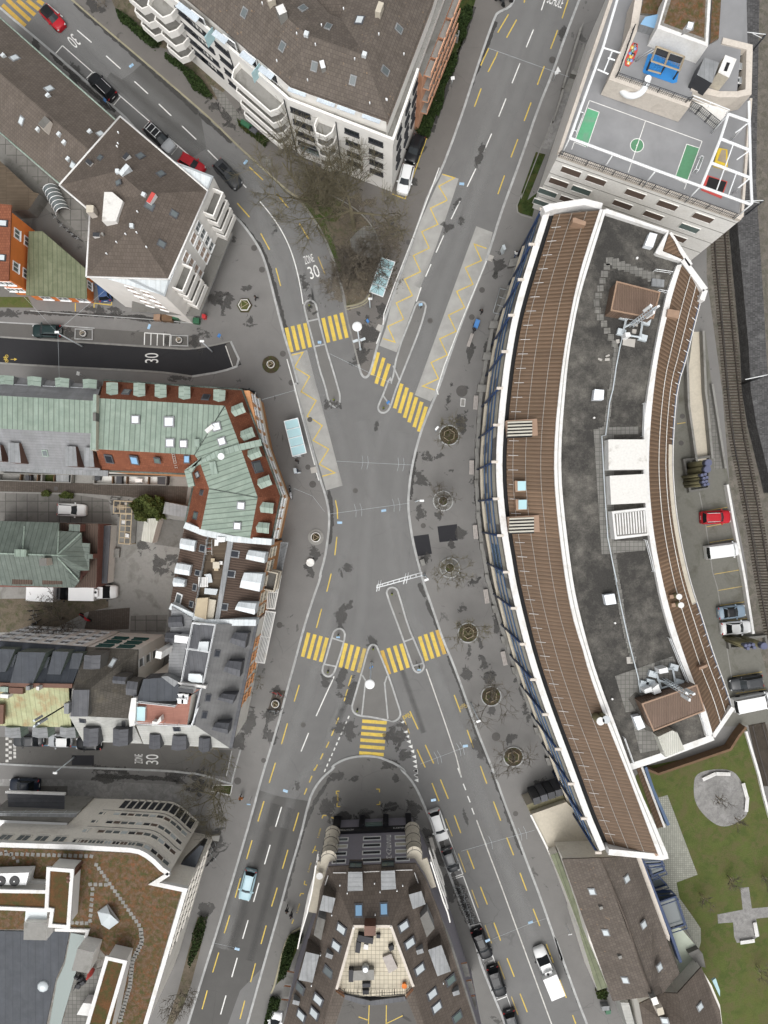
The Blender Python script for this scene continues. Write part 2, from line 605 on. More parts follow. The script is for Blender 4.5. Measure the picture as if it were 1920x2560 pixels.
m_tiles('tiles_grey_brown',(.130,.109,.093),(.156,.130,.111),(.26,.19,.12),.32,.40,.45)
m_tiles('tiles_dark_brown',(.118,.097,.082),(.142,.117,.099),(.18,.14,.105),.34,.44,.25)
m_tiles('tiles_red',(.21,.075,.042),(.27,.10,.055),(.14,.06,.04),.30,.34,.5)
m_tiles('tiles_rust_spotted',(.124,.105,.091),(.158,.134,.115),(.38,.25,.15),.34,.42,.7)
m_tiles('tiles_mossy',(.090,.082,.070),(.115,.104,.090),(.06,.055,.05),.30,.38,.5,moss=(.13,.115,.085))
m_ribs('ribbed_brown',(.172,.112,.072),.46,.6,.46)
m_ribs('ribbed_tile',(.115,.078,.060),.30,.7,.55)
m_ribs('ribbed_box',(.20,.135,.100),.26,.5,.4)
m_ribs('ribbed_white',(.66,.66,.60),.24,.5,.35)
m_plain('sheet_tan',(.31,.205,.14),.55,.12)
m_seam('copper_green',(.225,.292,.242),(.305,.375,.315),.62,.11,line=.45)
m_seam('copper_green_dark',(.105,.130,.112),(.155,.185,.162),.60,.09,line=.6)
m_seam('copper_pale',(.275,.350,.300),(.35,.425,.37),.60,.08,line=.7)
m_seam('copper_moss',(.130,.150,.085),(.205,.222,.140),.62,.09,line=.6)
m_seam('copper_yellow',(.36,.375,.21),(.47,.485,.29),.62,.07,rust=(.30,.165,.07))
m_seam('zinc',(.235,.245,.255),(.32,.33,.34),.50,.05,line=.85)
m_seam('zinc_dark',(.085,.088,.100),(.115,.118,.130),.55,.05,line=.8)
m_seam('zinc_pale',(.66,.71,.74),(.76,.80,.82),.6,.04,line=.9)
m_seam('slate_sheet',(.150,.150,.152),(.19,.19,.19),.42,.03,vert=True,line=.9,rough=.6)
m_seam('slate_blue',(.042,.049,.062),(.062,.070,.084),.9,.05,line=.85)
m_seam('slate_light',(.42,.425,.405),(.50,.50,.475),.42,.03,vert=True,line=.92)
m_seam('slate_grey_long',(.22,.225,.235),(.27,.275,.285),.36,.025,vert=True,line=.92)
m_plain('sheet_brown',(.14,.068,.045),.6,.2,.6)
m_mottle('sedum',[(.145,.085,.042),(.095,.080,.032),(.21,.095,.050),(.125,.078,.040),(.085,.085,.035),(.17,.115,.08)],.45,.95,5)
m_mottle('sedum_dark',[(.11,.065,.03),(.15,.075,.035),(.08,.075,.03)],.6)
n=NT('roof_gravel')
_a=n.ramp(n.noise(.17,9,.80),.42,.64,.06,.85)
_b=n.ramp(n.noise(.9,5,.7),.35,.7)
_k=n.ramp(n.noise(7,3,.7),.25,.75)
_col=n.mix(n.math('MULTIPLY',_a,n.ramp(_b,0,1,.35,1)),(.055,.053,.050),(.27,.255,.225))
n.bump(_k,.4,.05)
n.done(n.mix(_k,n.mix(1.0,_col,(.62,.62,.62),'MULTIPLY'),_col),.95,0,.15)
m_mottle('gravel_edge',[(.26,.25,.23),(.20,.18,.15),(.30,.29,.27)],1.2)
m_mottle('grass',[(.092,.114,.034),(.115,.124,.040),(.078,.104,.030),(.104,.128,.038),(.12,.115,.05)],.22,.95,7)
m_mottle('grass_dark',[(.045,.070,.020),(.075,.070,.025),(.03,.045,.012)],.6,.95,6)
m_mottle('verge_litter',[(.125,.108,.082),(.085,.092,.045),(.150,.125,.092),(.17,.14,.105)],.5,.95,7)
m_mottle('verge_green',[(.060,.085,.022),(.10,.085,.045),(.055,.10,.020)],.35,.95,7)
m_mottle('path_gravel',[(.29,.285,.275),(.34,.335,.325),(.24,.235,.23)],.8,.95,9)
m_mottle('ballast',[(.165,.150,.132),(.20,.18,.155),(.13,.125,.10)],.7,.95,6)
m_mottle('planter_soil',[(.065,.052,.035),(.055,.075,.020),(.095,.07,.045)],1.5,.95,6)
m_mottle('hedge_leaf',[(.030,.052,.016),(.048,.075,.022),(.024,.040,.012)],1.8,.8,5)
m_mottle('conifer_leaf',[(.085,.105,.030),(.115,.135,.04),(.05,.07,.02)],1.5,.8,5)
m_grid('setts',(.33,.335,.29),.28,.035,.62,.12,sy=.28)
m_grid('slabs_grey',(.20,.195,.18),.50,.03,.55,.14,spots=(.13,.13,.11))
m_grid('slabs_cream',(.60,.545,.43),.50,.025,.45,.07)
m_grid('slabs_court',(.185,.178,.165),1.5,.05,.5,.12,spots=(.10,.10,.085))
m_grid('pavers_brown',(.105,.088,.074),.30,.03,.65,.15,sy=.18)
m_grid('deck_wood',(.115,.088,.062),3.0,.02,.5,.15,sy=.16)
m_grid('brick_red',(.235,.120,.100),.9,.03,.7,.10,sy=.16)
m_grid('terrace_red',(.36,.175,.135),2.5,.015,.75,.06,sy=.14)
m_grid('brick_dark',(.095,.094,.095),.32,.02,.6,.35,sy=.16,spots=(.15,.15,.15))
m_plain('play_grey',(.255,.258,.265),.85,.14,.35)
m_stained('play_green',(.10,.25,.14),(.14,.21,.15),.8,.5)
m_stained('play_green_light',(.115,.36,.20),(.20,.28,.23),.8,.5)
m_plain('play_red',(.50,.075,.065),.8,.06)
m_plain('play_blue',(.035,.225,.56),.8,.06)
m_plain('play_yellow',(.66,.47,.045),.7,.06)
m_plain('timber',(.36,.30,.215),.85,.15)
m_plain('timber_pale',(.48,.40,.28),.85,.15)
m_plain('timber_brown',(.155,.095,.055),.85,.2)
m_plain('bark',(.125,.108,.085),.9,.25,3)
m_plain('bark_mossy',(.150,.132,.085),.9,.3,2)
m_plain('bark_grey',(.19,.165,.13),.9,.2,3)
m_plain('metal_white',(.78,.80,.81),.45,.04)
m_plain('metal_grey',(.40,.425,.44),.4,.08,metal=.3)
m_plain('metal_galv',(.52,.57,.60),.45,.06)
m_plain('metal_dark',(.035,.037,.042),.5,.1)
m_plain('metal_black',(.012,.012,.014),.45,0)
m_plain('metal_blue',(.065,.115,.21),.5,.1)
m_plain('metal_navy',(.022,.045,.115),.5,.1)
m_plain('lamp_blue',(.30,.46,.62),.4,.12,4)
m_plain('sign_blue',(.07,.22,.52),.45,.05)
m_plain('plastic_white',(.80,.81,.81),.4,.02)
m_plain('plastic_green',(.03,.12,.06),.5,.05)
m_plain('plastic_red',(.55,.04,.045),.5,.04)
m_plain('chrome',(.65,.67,.68),.25,0,metal=.8)
m_plain('pipe_olive',(.17,.155,.085),.6,.12)
m_plain('pipe_cap',(.105,.115,.19),.5,.1)
m_plain('panel_beige',(.50,.48,.41),.6,.08,.8)
m_plain('panel_dark',(.17,.165,.155),.5,.1,.8)
m_plain('cloth_black',(.018,.018,.02),.9,.1)
m_plain('cloth_navy',(.04,.07,.16),.9,.1)
m_plain('cloth_orange',(.55,.20,.05),.9,.1)
m_plain('skin',(.48,.30,.22),.6,0)
m_plain('hair_dark',(.03,.02,.015),.7,0)
m_plain('rubber',(.014,.014,.015),.8,0)
m_plain('furniture_dark',(.05,.05,.055),.8,.1)
m_plain('plank_grey',(.42,.385,.36),.85,.15,3)
m_plain('brown_shutter',(.125,.090,.072),.7,.08)
m_plain('shutter_tan',(.44,.335,.27),.7,.06)
m_plain('shutter_green',(.015,.085,.075),.6,.1)
m_glass('glass_dark',(.022,.026,.034),.12)
m_glass('glass_grey',(.12,.14,.145),.12)
m_glass('glass_sky',(.24,.42,.62),.10)
m_glass('glass_pale',(.55,.60,.62),.15)
m_glass('glass_green',(.12,.165,.155),.15)
m_plain('glass_cyan',(.40,.60,.64),.25,.06,.5)
m_plain('glass_louvre',(.36,.50,.53),.3,.06)
m_plain('dome_white',(.80,.84,.88),.35,.02)
m_plain('car_glass',(.012,.014,.016),.12,0,spec=.3)
m_plain('car_screen',(.030,.036,.040),.12,0,spec=.45)
m_plain('lamp_red',(.35,.01,.012),.3,0)
m_plain('lamp_clear',(.62,.64,.65),.2,0)
m_plain('manhole_iron',(.085,.08,.075),.7,.15,4)
m_plain('awning_stripe',(.55,.62,.68),.8,.2,8)
m_plain('ladder_metal',(.45,.42,.38),.6,.05)
m_plain('plant_pale',(.16,.19,.04),.9,.3,4)
m_stained('lot_concrete',(.150,.147,.128),(.095,.092,.072),.8,.4)
m_overlay('lane_wear',(.30,.30,.295),.42,.35,None,True)
m_overlay('lane_dark',(.085,.084,.082),.45,.35,None,True)
m_overlay('damp',(.062,.060,.057),.60,.55,.70)
m_overlay('damp_edge',(.060,.058,.055),.75,.8,.64,True)
m_overlay('litter_film',(.16,.135,.10),.6,1.2,.66)
m_stained('deck_white',(.66,.65,.62),(.30,.27,.23),.8,.35,lo=.58,hi=.70)
m_plain('rail_steel',(.045,.036,.030),.5,.2)
m_plain('sleeper',(.085,.07,.055),.9,.2)
# ground, pavements, kerbs
g=MB();g.face([(-600,-600,0),(600,-600,0),(600,600,0),(-600,600,0)])
struct('ground_road',g,['road_asphalt'])
KZ=.12
K_NE=P('a1 520,-70 600,0 870,235 1150,470 b1 0,850 170,1000 380,1210 560,1370 700,1500 830,1610 b2 880,40 960,150 1060,300 1150,490 1200,640 1245,830 1275,980 1300,1100 1345,1280 1382,1430')
K_TIP=P('b2 1382,1430 1400,1500 1418,1530 1440,1540 1462,1525 1480,1490 1505,1400')
K_NW=P('b2 1505,1400 1560,1190 c2 0,1075 60,900 180,560 300,220 375,0 c1 470,1430 620,1030 760,600 850,330 925,125 950,100 1040,60 1075,10 1100,-80')
K_SW=P('a1 -80,-10 0,66 370,375 700,660 960,900 1070,1000 b1 -40,1560 b2 150,20 260,110 380,220 470,330 550,450 600,560 640,700 690,900 740,1100 780,1240 830,1400 880,1590')
K_W2=P('b2 880,1590 b3 840,0 900,200 960,400 1020,620 1060,780 1110,930 1137,1060 1138,1180 1120,1330 1100,1450 1060,1590 b4 1070,0 1000,200 930,420 870,650 790,940 700,1280 580,1659 b5 500,370 390,750 290,1080 200,1380 110,1659 y1 1300,830 1270,930')
K_E=P('c1 1650,-80 1500,310 1400,600 1270,920 1150,1280 1010,1659 c2 960,210 880,470 830,620 690,960 560,1310 450,1640 c3 380,210 330,330 290,450 250,600 220,760 205,900 200,1020 215,1150 240,1310 280,1470 325,1640 c4 400,260 500,560 560,690 660,960 760,1250 860,1500 920,1650 c5 990,260 1090,520 1200,820 1300,1080 1400,1370 1500,1659 y3 500,180 600,460 680,680 740,830 775,930')
K_WEDGE=P('y2 20,930 50,830 170,400 285,0 b5 800,900 900,570 970,270 1020,160 1090,70 1180,0 b4 1160,1580 1240,1530 1340,1500 1450,1492 1560,1505 c4 0,1520 100,1560 180,1620 c5 130,0 210,80 270,170 320,280 370,400 440,600 540,880 640,1130 720,1330 770,1500 815,1659 y3 100,650 160,790 200,930')
def pavement(name,px,mat='pavement_asphalt',z1=KZ):
 m=MB();m.prism(XY(px,z1),-.3,z1,0,0)
 return struct(name,m,[mat])
pavement('north_pavement',K_NE+K_TIP[1:-1]+K_NW+P('p 1300,-140 500,-140'),'plaza_asphalt')
pavement('west_pavement',K_SW+K_W2[1:]+P('p 400,2700 -300,2700 -300,-60'))
pavement('east_pavement',K_E+P('p 1500,2700 2250,2700 2250,-140 1460,-140'))
pavement('south_pavement',K_WEDGE+P('p 1280,2700 600,2700'),'wedge_asphalt')
def kerb(px,w=.30,mat='kerb_granite',z=KZ+.012,it=1,name='kerb'):
 m=MB();m.ribbon([tuple(W(p,z)[:2])for p in smooth_line(px,it)],w,-.1,z)
 return struct(name,m,[mat])
kerb(K_NE[:13],.24,'kerb_yellowed');kerb(K_NE[12:],.24,'kerb_dark')
kerb(K_TIP,.30,it=2);kerb(K_NW,.30)
kerb(K_SW,.30);kerb(K_W2,.30);kerb(K_E[:22],.32);kerb(K_E[21:],.30,'kerb_granite')
kerb(K_WEDGE,.30)
def line_struct(name,px,w,z0,z1,mat,it=0):
 m=MB();m.ribbon([tuple(W(p,z1)[:2])for p in smooth_line(px,it)],w,z0,z1)
 return struct(name,m,[mat])
line_struct('boarding_edge',P('c2 850,572 640,1080 500,1440 437,1640 c3 450,88'),.14,KZ,KZ+.03,'paint_white')
line_struct('boarding_edge',P('b2 787,1385 838,1570 860,1650 b3 900,225 1018,672'),.14,KZ,KZ+.03,'paint_white')
line_struct('boarding_edge',P('b3 1032,735 1052,800'),.14,KZ,KZ+.03,'paint_white')
line_struct('boarding_edge',P('c1 458,1390 365,1640 c2 250,350 90,760 0,1010 b2 1585,1100'),.14,KZ,KZ+.03,'paint_white')
line_struct('boarding_edge',P('b2 1563,1168 1530,1258'),.14,KZ,KZ+.03,'paint_white')
for t in('b2 1545,1095 1588,1110 1568,1160 1522,1138','c2 865,515 912,532 895,578 848,562','b3 980,695 1030,685 1040,732 990,742'):
 sheet('tactile_slab',P(t),KZ+.006,'tactile_pad')
for t in('c1 482,1440 620,1482 c2 585,0 440,430 265,895 105,1330 b2 1555,1275 1608,1130 c2 60,925 190,570 310,225','c2 765,283 902,335 840,600 700,960 570,1310 460,1630 c3 388,145 255,90','b2 800,1348 955,1310 1045,1659 b3 1030,0 1250,842 1112,882 1075,745 1030,600 910,195 850,-10'):
 sheet('bus_pad',P(t),.004,'pad_concrete')
sheet('road_patch',P('b5 560,185 720,235 970,275 900,570 800,900 700,1240 580,1659 y1 1659,600 1540,930 1270,930 1300,830 1430,420 b5 110,1659 290,1080 390,750 480,440 540,210'),.004,'dark_road')
sheet('road_patch',P('c3 245,1262 370,1245 398,1408 280,1430 262,1350'),KZ+.004,'patch_black')
sheet('road_patch',P('c3 443,1182 605,1162 612,1298 460,1313'),KZ+.004,'patch_black')
sheet('road_patch',P('a1 880,650 920,600 1010,660 1100,600 1185,520 1659,930 b1 120,1230 0,1310'),.004,'dark_road')
D_TOP=P('a2 -100,1195 500,1235 1000,1267 1500,1303 1600,1300 b2 0,1302 170,1272 320,1237')
D_BOT=P('b2 320,1237 410,1432 250,1490 0,1530 a2 1500,1515 1300,1490 800,1465 300,1440 -100,1412')
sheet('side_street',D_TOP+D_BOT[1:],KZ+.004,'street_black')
sheet('side_street_end',P('b2 280,1262 318,1245 402,1425 345,1447'),KZ+.008,'side_asphalt')
kerb(D_TOP,.22,'kerb_dark',KZ+.08);kerb(D_BOT[:4],.28,'kerb_granite',KZ+.08);kerb(D_BOT[3:],.26,'kerb_dark',KZ+.08)
line_struct('parking_line',P('b2 278,1275 338,1447'),.14,KZ,KZ+.016,'paint_white_worn')
sheet('parking_strip',P('a2 -100,1078 480,1108 780,1132 1400,1175 1620,1195 b2 40,1230 0,1290 a2 1500,1290 500,1225 -100,1185'),KZ+.004,'side_asphalt')
line_struct('kerb_line',P('a2 -100,1075 480,1106 785,1130'),.16,KZ,KZ+.016,'kerb_granite')
line_struct('kerb_line',P('a2 250,985 800,1025 1300,1060 1600,1088'),.10,KZ,KZ+.016,'kerb_granite')
sheet('side_street',P('a4 -100,1330 1659,1405 b4 130,1440 325,1445 283,1659 b5 275,75 170,60 a5 1560,40 1400,20 1000,0 a4 500,1575 -100,1545'),KZ+.004,'side_asphalt')
kerb(P('a4 -100,1552 30,1562 500,1585 1000,1602 1400,1617 1600,1640 b5 0,42 90,60 170,85 330,132'),.26,'kerb_granite',KZ+.08)
kerb(P('b4 330,1450 285,1659'),.14,'kerb_granite',KZ+.02,0);kerb(P('b4 402,1442 342,1659 b5 328,135'),.22,'kerb_granite',KZ+.03,0)
line_struct('blue_zone_line',P('a4 345,1405 640,1418'),.12,KZ,KZ+.016,'paint_blue')
sheet('damp_patch',P('a4 595,1487 780,1487 780,1573 595,1570'),KZ+.008,'patch_black')
sheet('forecourt',P('a5 -100,90 520,95 1400,135 1520,160 1600,240 1659,330 1600,420 500,420 -100,330'),KZ+.004,'path_gravel')
sheet('forecourt',P('a5 -100,150 560,150 560,330 -100,330'),KZ+.008,'side_asphalt')
sheet('verge',P('t 230,765 330,700 480,690 640,720 790,800 960,900 1080,1010 1180,1150 1250,1290 1280,1500 1180,1660 1140,1920 1060,2050 960,2110 835,2150 800,1980 740,1780 650,1540 560,1330 470,1130 360,960'),KZ+.006,'verge_litter',kind='stuff')
sheet('lawn_strip',P('t 250,780 420,720 640,760 760,830 800,960 700,1080 560,1060 640,1250 700,1420 760,1600 790,1800 740,1760 650,1530 560,1330 440,1080'),KZ+.011,'verge_green',kind='stuff')
sheet('paved_circle',P('t 880,1300 960,1210 1060,1130 1150,1130 1240,1290 1280,1440 1180,1540 1000,1500 900,1420'),KZ+.012,'slabs_grey')
kerb(P('t 230,765 370,960 500,1150 590,1370 660,1540 730,1750 800,1960 830,2140'),.16,'kerb_dark',KZ+.10)
kerb(P('t 490,700 640,740 830,835 1000,955 1130,1090 1220,1250 1270,1420 1285,1530'),.14,'kerb_dark',KZ+.10)
kerb(P('t 830,2145 960,2120 1060,2080 1130,1990'),.22,'kerb_yellowed',KZ+.12,1)
kerb(P('t 835,2180 975,2150 1075,2105 1140,2030'),.14,'kerb_yellowed',KZ+.05,1)
sheet('front_garden',P('a1 900,-60 975,110 1290,385 1400,410 1640,640 b1 0,640 200,830 280,740 100,560 -100,300 a1 1300,60'),KZ+.006,'verge_litter',kind='stuff')
sheet('garden_path',P('b1 150,700 260,770 400,960 520,1020 400,1060 270,905 200,800'),KZ+.012,'slabs_grey')
sheet('verge',P('c1 590,-40 760,0 650,360 540,640 400,1060 280,1100 300,700 460,420'),KZ+.006,'grass_dark',kind='stuff')
sheet('verge',P('c1 1480,760 1575,770 1380,1240 1300,1230'),KZ+.006,'path_gravel')
sheet('verge',P('c1 1260,1260 1340,1280 1190,1659 c2 1280,0 1230,205 1110,170 1105,120 1140,0'),KZ+.006,'grass_dark',kind='stuff')
kerb(P('c1 1400,1010 1290,1250 1140,1640 c2 1140,20 1103,110 1108,165 1140,190 1235,218'),.16,'kerb_dark',KZ+.05,0)
sheet('courtyard',P('a3 -100,690 1600,700 1640,1180 1460,1659 a4 1400,300 1380,480 0,520 -100,530'),KZ+.006,'concrete')
sheet('courtyard_slabs',P('a3 -100,900 640,920 900,960 930,1150 -100,1140'),KZ+.011,'slabs_court')
sheet('courtyard_pavers',P('a3 -100,800 640,820 1560,850 1540,1000 1120,940 640,905 -100,890'),KZ+.012,'pavers_brown')
sheet('courtyard_garden',P('a4 -100,190 900,180 900,260 720,300 400,460 -100,470'),KZ+.012,'verge_litter',kind='stuff')
sheet('courtyard_pavers',P('a4 740,290 1078,262 1068,440 900,450 700,440'),KZ+.016,'pavers_brown')
sheet('wash_paving',P('a4 1085,330 1390,320 1370,470 1080,460'),KZ+.014,'slabs_court')
sheet('yard',P('a1 -100,1120 0,1100 500,1530 700,1659 a2 745,300 720,700 500,800 -100,900 a1 -100,1500'),KZ+.006,'concrete_dark')
sheet('yard_gravel',P('a1 0,1110 480,1545 640,1659 a2 745,300 730,440 480,160 a1 280,1480 0,1240'),KZ+.011,'slabs_court')
sheet('yard_asphalt',P('a2 290,130 350,110 700,420 740,660 690,640 330,330 250,320'),KZ+.012,'side_asphalt')
sheet('front_lawn',P('a2 -100,870 230,870 278,960 -100,955'),KZ+.012,'grass',kind='stuff')
# east side: parking, park, railway bed
sheet('parking_lot',P('d2 960,1300 1040,1160 1140,1160 1200,1659 d3 1340,830 1480,1659 d4 1560,480 1700,1000 1659,1230 1300,1250 1100,900 d3 850,800'),KZ+.006,'lot_concrete')
sheet('railway_bed',P('d1 1560,-60 d2 1150,60 1150,700 1280,1659 d3 1340,830 1480,1500 d4 1530,480 1659,900 1500,1250 1659,1659 p 2250,2000 2250,-100'),KZ+.002,'ballast')
sheet('park_lawn',P('d4 560,1659 640,1580 1350,1440 1480,1260 1590,1659 d5 1580,0 1659,400 p 2250,2100 2250,2700 1750,2700 d5 1090,1500 880,1180 700,800 600,300'),KZ+.008,'grass',kind='stuff')
sheet('park_setts',P('d5 690,262 825,225 1075,885 900,950 925,1080 1040,1240 1100,1330 1103,1440 1085,1505 900,1200 700,850'),KZ+.016,'setts')
def blob(px,it=2):
 p=list(px)
 for _ in range(it):
  q=[]
  for i in range(len(p)):
   a,b=p[i],p[(i+1)%len(p)]
   q+=[(a[0]*.75+b[0]*.25,a[1]*.75+b[1]*.25),(a[0]*.25+b[0]*.75,a[1]*.25+b[1]*.75)]
  p=q
 return p
sheet('gravel_circle',blob(P('d5 1040,140 1060,50 1180,10 1340,10 1420,70 1480,220 1500,380 1420,450 1280,500 1150,420 1050,290')),KZ+.016,'path_gravel')
sheet('gravel_cross',P('d5 1430,995 1500,988 1525,1165 1700,1150 1700,1235 1560,1250 1590,1390 1520,1440 1400,1450 1378,1400 1370,1280 1245,1290 1240,1215 1450,1175'),KZ+.016,'path_gravel')
sheet('forecourt_slabs',P('c1 1659,350 1560,600 1480,760 1575,770 1659,540'),KZ+.006,'concrete')
# traffic islands (each a raised bed with its own kerb)
def island(label,ring,bars=(),flat=None,mat='wedge_asphalt',closed_it=1):
 r=blob(P(ring),closed_it)
 xy=XY(r,KZ)
 cx=sum(p[0]for p in xy)/len(xy);cy=sum(p[1]for p in xy)/len(xy)
 t=thing('traffic_island',label,'traffic island',(cx,cy,0),group='kerbed traffic islands')
 m=MB();m.prism(xy,0,KZ-.02,0,0);m.build('island_bed',[mat],t)
 m=MB();m.ribbon(xy,.24,0.002,KZ,0,closed=True);m.build('kerb_ring',['kerb_granite'],t)
 for b in bars:
  m=MB();m.ribbon(XY(P(b),KZ),.20,.004,KZ-.004,0);m.build('cross_kerb',['kerb_granite'],t)
 return t
island('long island with grey kerb crossed by the zebra near the tall white lamp disc','b2 930,955 932,930 950,905 980,898 1010,908 1030,935 1050,1050 1105,1265 1170,1480 1222,1659 b3 1228,110 1225,160 1195,190 1160,185 1135,150 1100,0 b2 1060,1480 1013,1275 950,1040',('b2 962,1072 1052,1052','b2 1015,1282 1103,1262'))
island('long narrow island between the two concrete bus pads on the north road','c2 240,1000 262,940 285,913 312,908 340,920 350,955 300,1130 210,1360 130,1560 90,1659 c3 55,185 30,225 0,240 b3 1560,235 1542,205 1548,170 1590,80 1640,-60 b2 1659,1585 c2 110,1330',('c2 75,1440 130,1565','b3 1580,90 1650,185'))
island('short capsule island with two marker posts on the southwest zebra crossing','b4 1165,490 1180,455 1220,432 1258,450 1272,495 1240,620 1200,740 1180,800 1150,832 1120,835 1090,815 1078,775 1110,690',('b4 1162,515 1255,545','b4 1100,732 1192,750'))
island('long capsule island below the white overhead gantry on the southeast road','c4 20,150 28,110 60,92 100,102 118,135 200,420 260,560 335,735 325,780 290,805 255,790 238,755 140,470',('c4 165,545 250,515','c4 240,748 332,720'))
island('large triangular island carrying the white disc lamp and blue signposts','b4 1455,625 1475,580 1500,566 1530,580 1545,615 1640,850 c4 120,1080 140,1140 125,1180 90,1206 60,1205 b4 1659,1205 1480,1168 1385,1160 1340,1135 1325,1090 1335,1050 1400,830',('b4 1440,870 1408,1165','b4 1412,822 1440,868','b4 1597,880 1625,1185','b4 1618,832 1600,885'),closed_it=1)
# painted markings (part of the road surface)
MZ=.009
def quad_line(m,a,b,w,z=MZ,mi=0):
 A,B=W(a,z),W(b,z)
 d=(B-A);d.z=0;d.normalize()
 n=Vector((-d.y,d.x,0))*(w/2)
 m.face([A-n,B-n,B+n,A+n],mi)
def dashes(name,txts,w,mat,z=MZ):
 m=MB()
 for t in txts:
  p=P(t)
  for i in range(0,len(p)-1,2):
   quad_line(m,p[i],p[i+1],w,z)
 return struct(name,m,[mat])
def strip(name,txt,w,mat,z=MZ,it=0):
 m=MB();pts=[tuple(W(p,z)[:2])for p in smooth_line(P(txt),it)]
 L,R_=offset_line(pts,w/2),offset_line(pts,-w/2)
 for k in range(len(pts)-1):
  m.face([(*R_[k],z),(*R_[k+1],z),(*L[k+1],z),(*L[k],z)])
 return struct(name,m,[mat])
def zebra(stripes,w=.5,mat='paint_yellow',z=MZ):
 m=MB();p=P(stripes)
 for i in range(0,len(p),2):quad_line(m,p[i],p[i+1],w,z)
 return struct('zebra_crossing',m,[mat])
zebra('b2 783,1125 828,1328 833,1112 880,1313 884,1100 930,1300 935,1088 980,1288')
zebra('b2 1087,1045 1133,1248 1138,1030 1185,1235 1187,1018 1235,1222 1238,1002 1285,1210')
zebra('b2 1545,1330 1495,1520 1592,1375 1527,1590 c2 42,1425 -18,1610')
zebra('c2 148,1590 c3 88,202 192,30 128,240 230,70 170,280 270,110 207,318 313,148 250,358 350,188 288,395')
zebra('b4 968,470 917,670 1020,485 965,685 1070,498 1017,698 1120,512 1067,712')
zebra('b4 1280,558 1230,758 1330,572 1280,770 1382,587 1328,785')
zebra('b4 1433,600 1380,800',.5,'paint_yellow_worn')
zebra('c4 35,598 98,798 88,578 150,780 140,562 200,762 295,502 357,703')
zebra('c4 -17,618 45,815',.5,'paint_ochre')
zebra('c4 343,483 405,685 392,465 455,668')
zebra('c4 440,448 503,648',.5,'paint_ochre')
zebra('b4 1412,1203 1615,1218 1407,1255 1610,1272 1402,1307 1607,1322 1397,1360 1600,1375 1392,1413 1597,1428 1387,1467 1590,1482',.48)
zebra('a1 20,40 210,215 60,-5 250,170 145,0 290,125 225,0 325,80 310,0 360,35',.55,'paint_ochre')
zz=.15
strip('zigzag_marking','c1 485,1445 585,1475 455,1545 520,1650 c2 520,70 385,135 447,268 313,330 375,465 243,528 303,660 170,725 235,858 102,920 163,1055 32,1115 90,1245 0,1218 b2 1587,1212',zz,'paint_yellow')
strip('zigzag_marking','c2 850,468 748,432 808,568 675,628 738,765 603,825 668,958 535,1022 598,1155 462,1218 525,1352 390,1415 452,1548 320,1610 420,1642',zz,'paint_yellow')
strip('zigzag_marking','b2 820,1355 920,1330 850,1455 975,1530 905,1655 b3 905,62 1030,138 955,268 975,280',zz,'paint_yellow')
strip('zigzag_marking','b3 1000,292 1080,345 1005,468 1133,540 1057,665 1185,737 1080,765',zz,'paint_yellow')
dashes('lane_marking',['a1 395,35 520,140 640,250 760,352 880,463 1000,570 1115,675 1228,778 1317,862 1420,960 1510,1045 1628,1157','b1 130,1245 215,1330 400,1505 450,1557','c1 1340,-20 1305,85 1240,245 1180,392 1128,525 1062,690 1012,817 952,967 893,1108 828,1258 762,1398 690,1548','c2 632,72 557,225 495,360 432,502 390,598 345,702 308,790 268,908','b4 967,1302 905,1455 847,1602','p 718,1976','b5 743,323 693,487 648,638 602,798 555,953 510,1110 465,1262 420,1416','y1 1640,372 1602,505 1562,632 1525,763','c5 612,0 642,78 657,130 678,183 693,232 715,285 728,332 748,385'],.15,'paint_white')
strip('lane_marking','b2 560,75 640,170 720,280 790,410 840,540 880,690 905,820 921,930',.14,'paint_white',it=2)
strip('lane_marking','b4 1178,832 1165,868 1130,940 1030,1162',.15,'paint_white',it=1)
strip('lane_marking','c4 350,770 500,1200 600,1500 640,1659',.15,'paint_white_worn')
strip('lane_marking','c5 768,432 860,680 980,1000 1100,1330 1220,1659 y3 495,830 530,930',.16,'paint_white_worn')
dashes('bike_lane_marking',['b1 475,1385 590,1493 700,1605 750,1659','b2 700,12 798,130 375,92 477,208 570,343 643,478 695,630 735,780 890,262 970,393','b3 1202,1268 1185,1420','p 828,1434 817,1479','b4 1075,272 1032,430 890,903 848,1040 792,1222 742,1395','p 688.6,1907 673,1957','c4 583,987 635,1130 690,1278 743,1425','p 1201,1915 1217,1959','c4 342,1400 412,1555 275,1440 342,1588 215,1122 283,1272','b4 1325,825 1297,915 1290,940 1262,1038 1217,1175 1195,1228 1180,1270 1157,1325 1137,1375 1113,1425 1087,1472 1065,1520 1040,1565 1017,1613','b5 1020,0 1010,22 995,65 973,120 953,168 932,220'],.15,'paint_yellow')
strip('bike_lane_marking','b3 1190,965 1205,1040 1208,1118',.15,'paint_yellow')
dashes('bike_lane_marking',['c1 1172,-20 1162,22 1540,-40 1477,152 1033,118 943,270 1100,163 1017,312 868,400 803,543 806,733 750,885 1440,250 1382,405 1330,548 1272,703 1220,850 1163,1003 1110,1155 1053,1305 1000,1455 945,1610','b5 597,275 547,443 498,600 453,755 403,912 358,1075 313,1222 268,1370 885,370 840,523 795,680 750,835 707,993 660,1148 615,1307 572,1460','c5 468,95 533,255 583,393 637,540 690,685 748,837 800,985 857,1132 912,1283 968,1432 908,278 968,437 1018,577 1075,723 1128,870 1183,1017 1237,1168 1292,1310 398,125 457,275','y3 187,375 237,503 277,620 327,748 458,277 507,405 550,523 597,648 640,768 662,828','y1 1512,335 1470,473 1433,597 1397,727','y2 107,410 73,540 33,668 0,795'],.15,'paint_yellow')
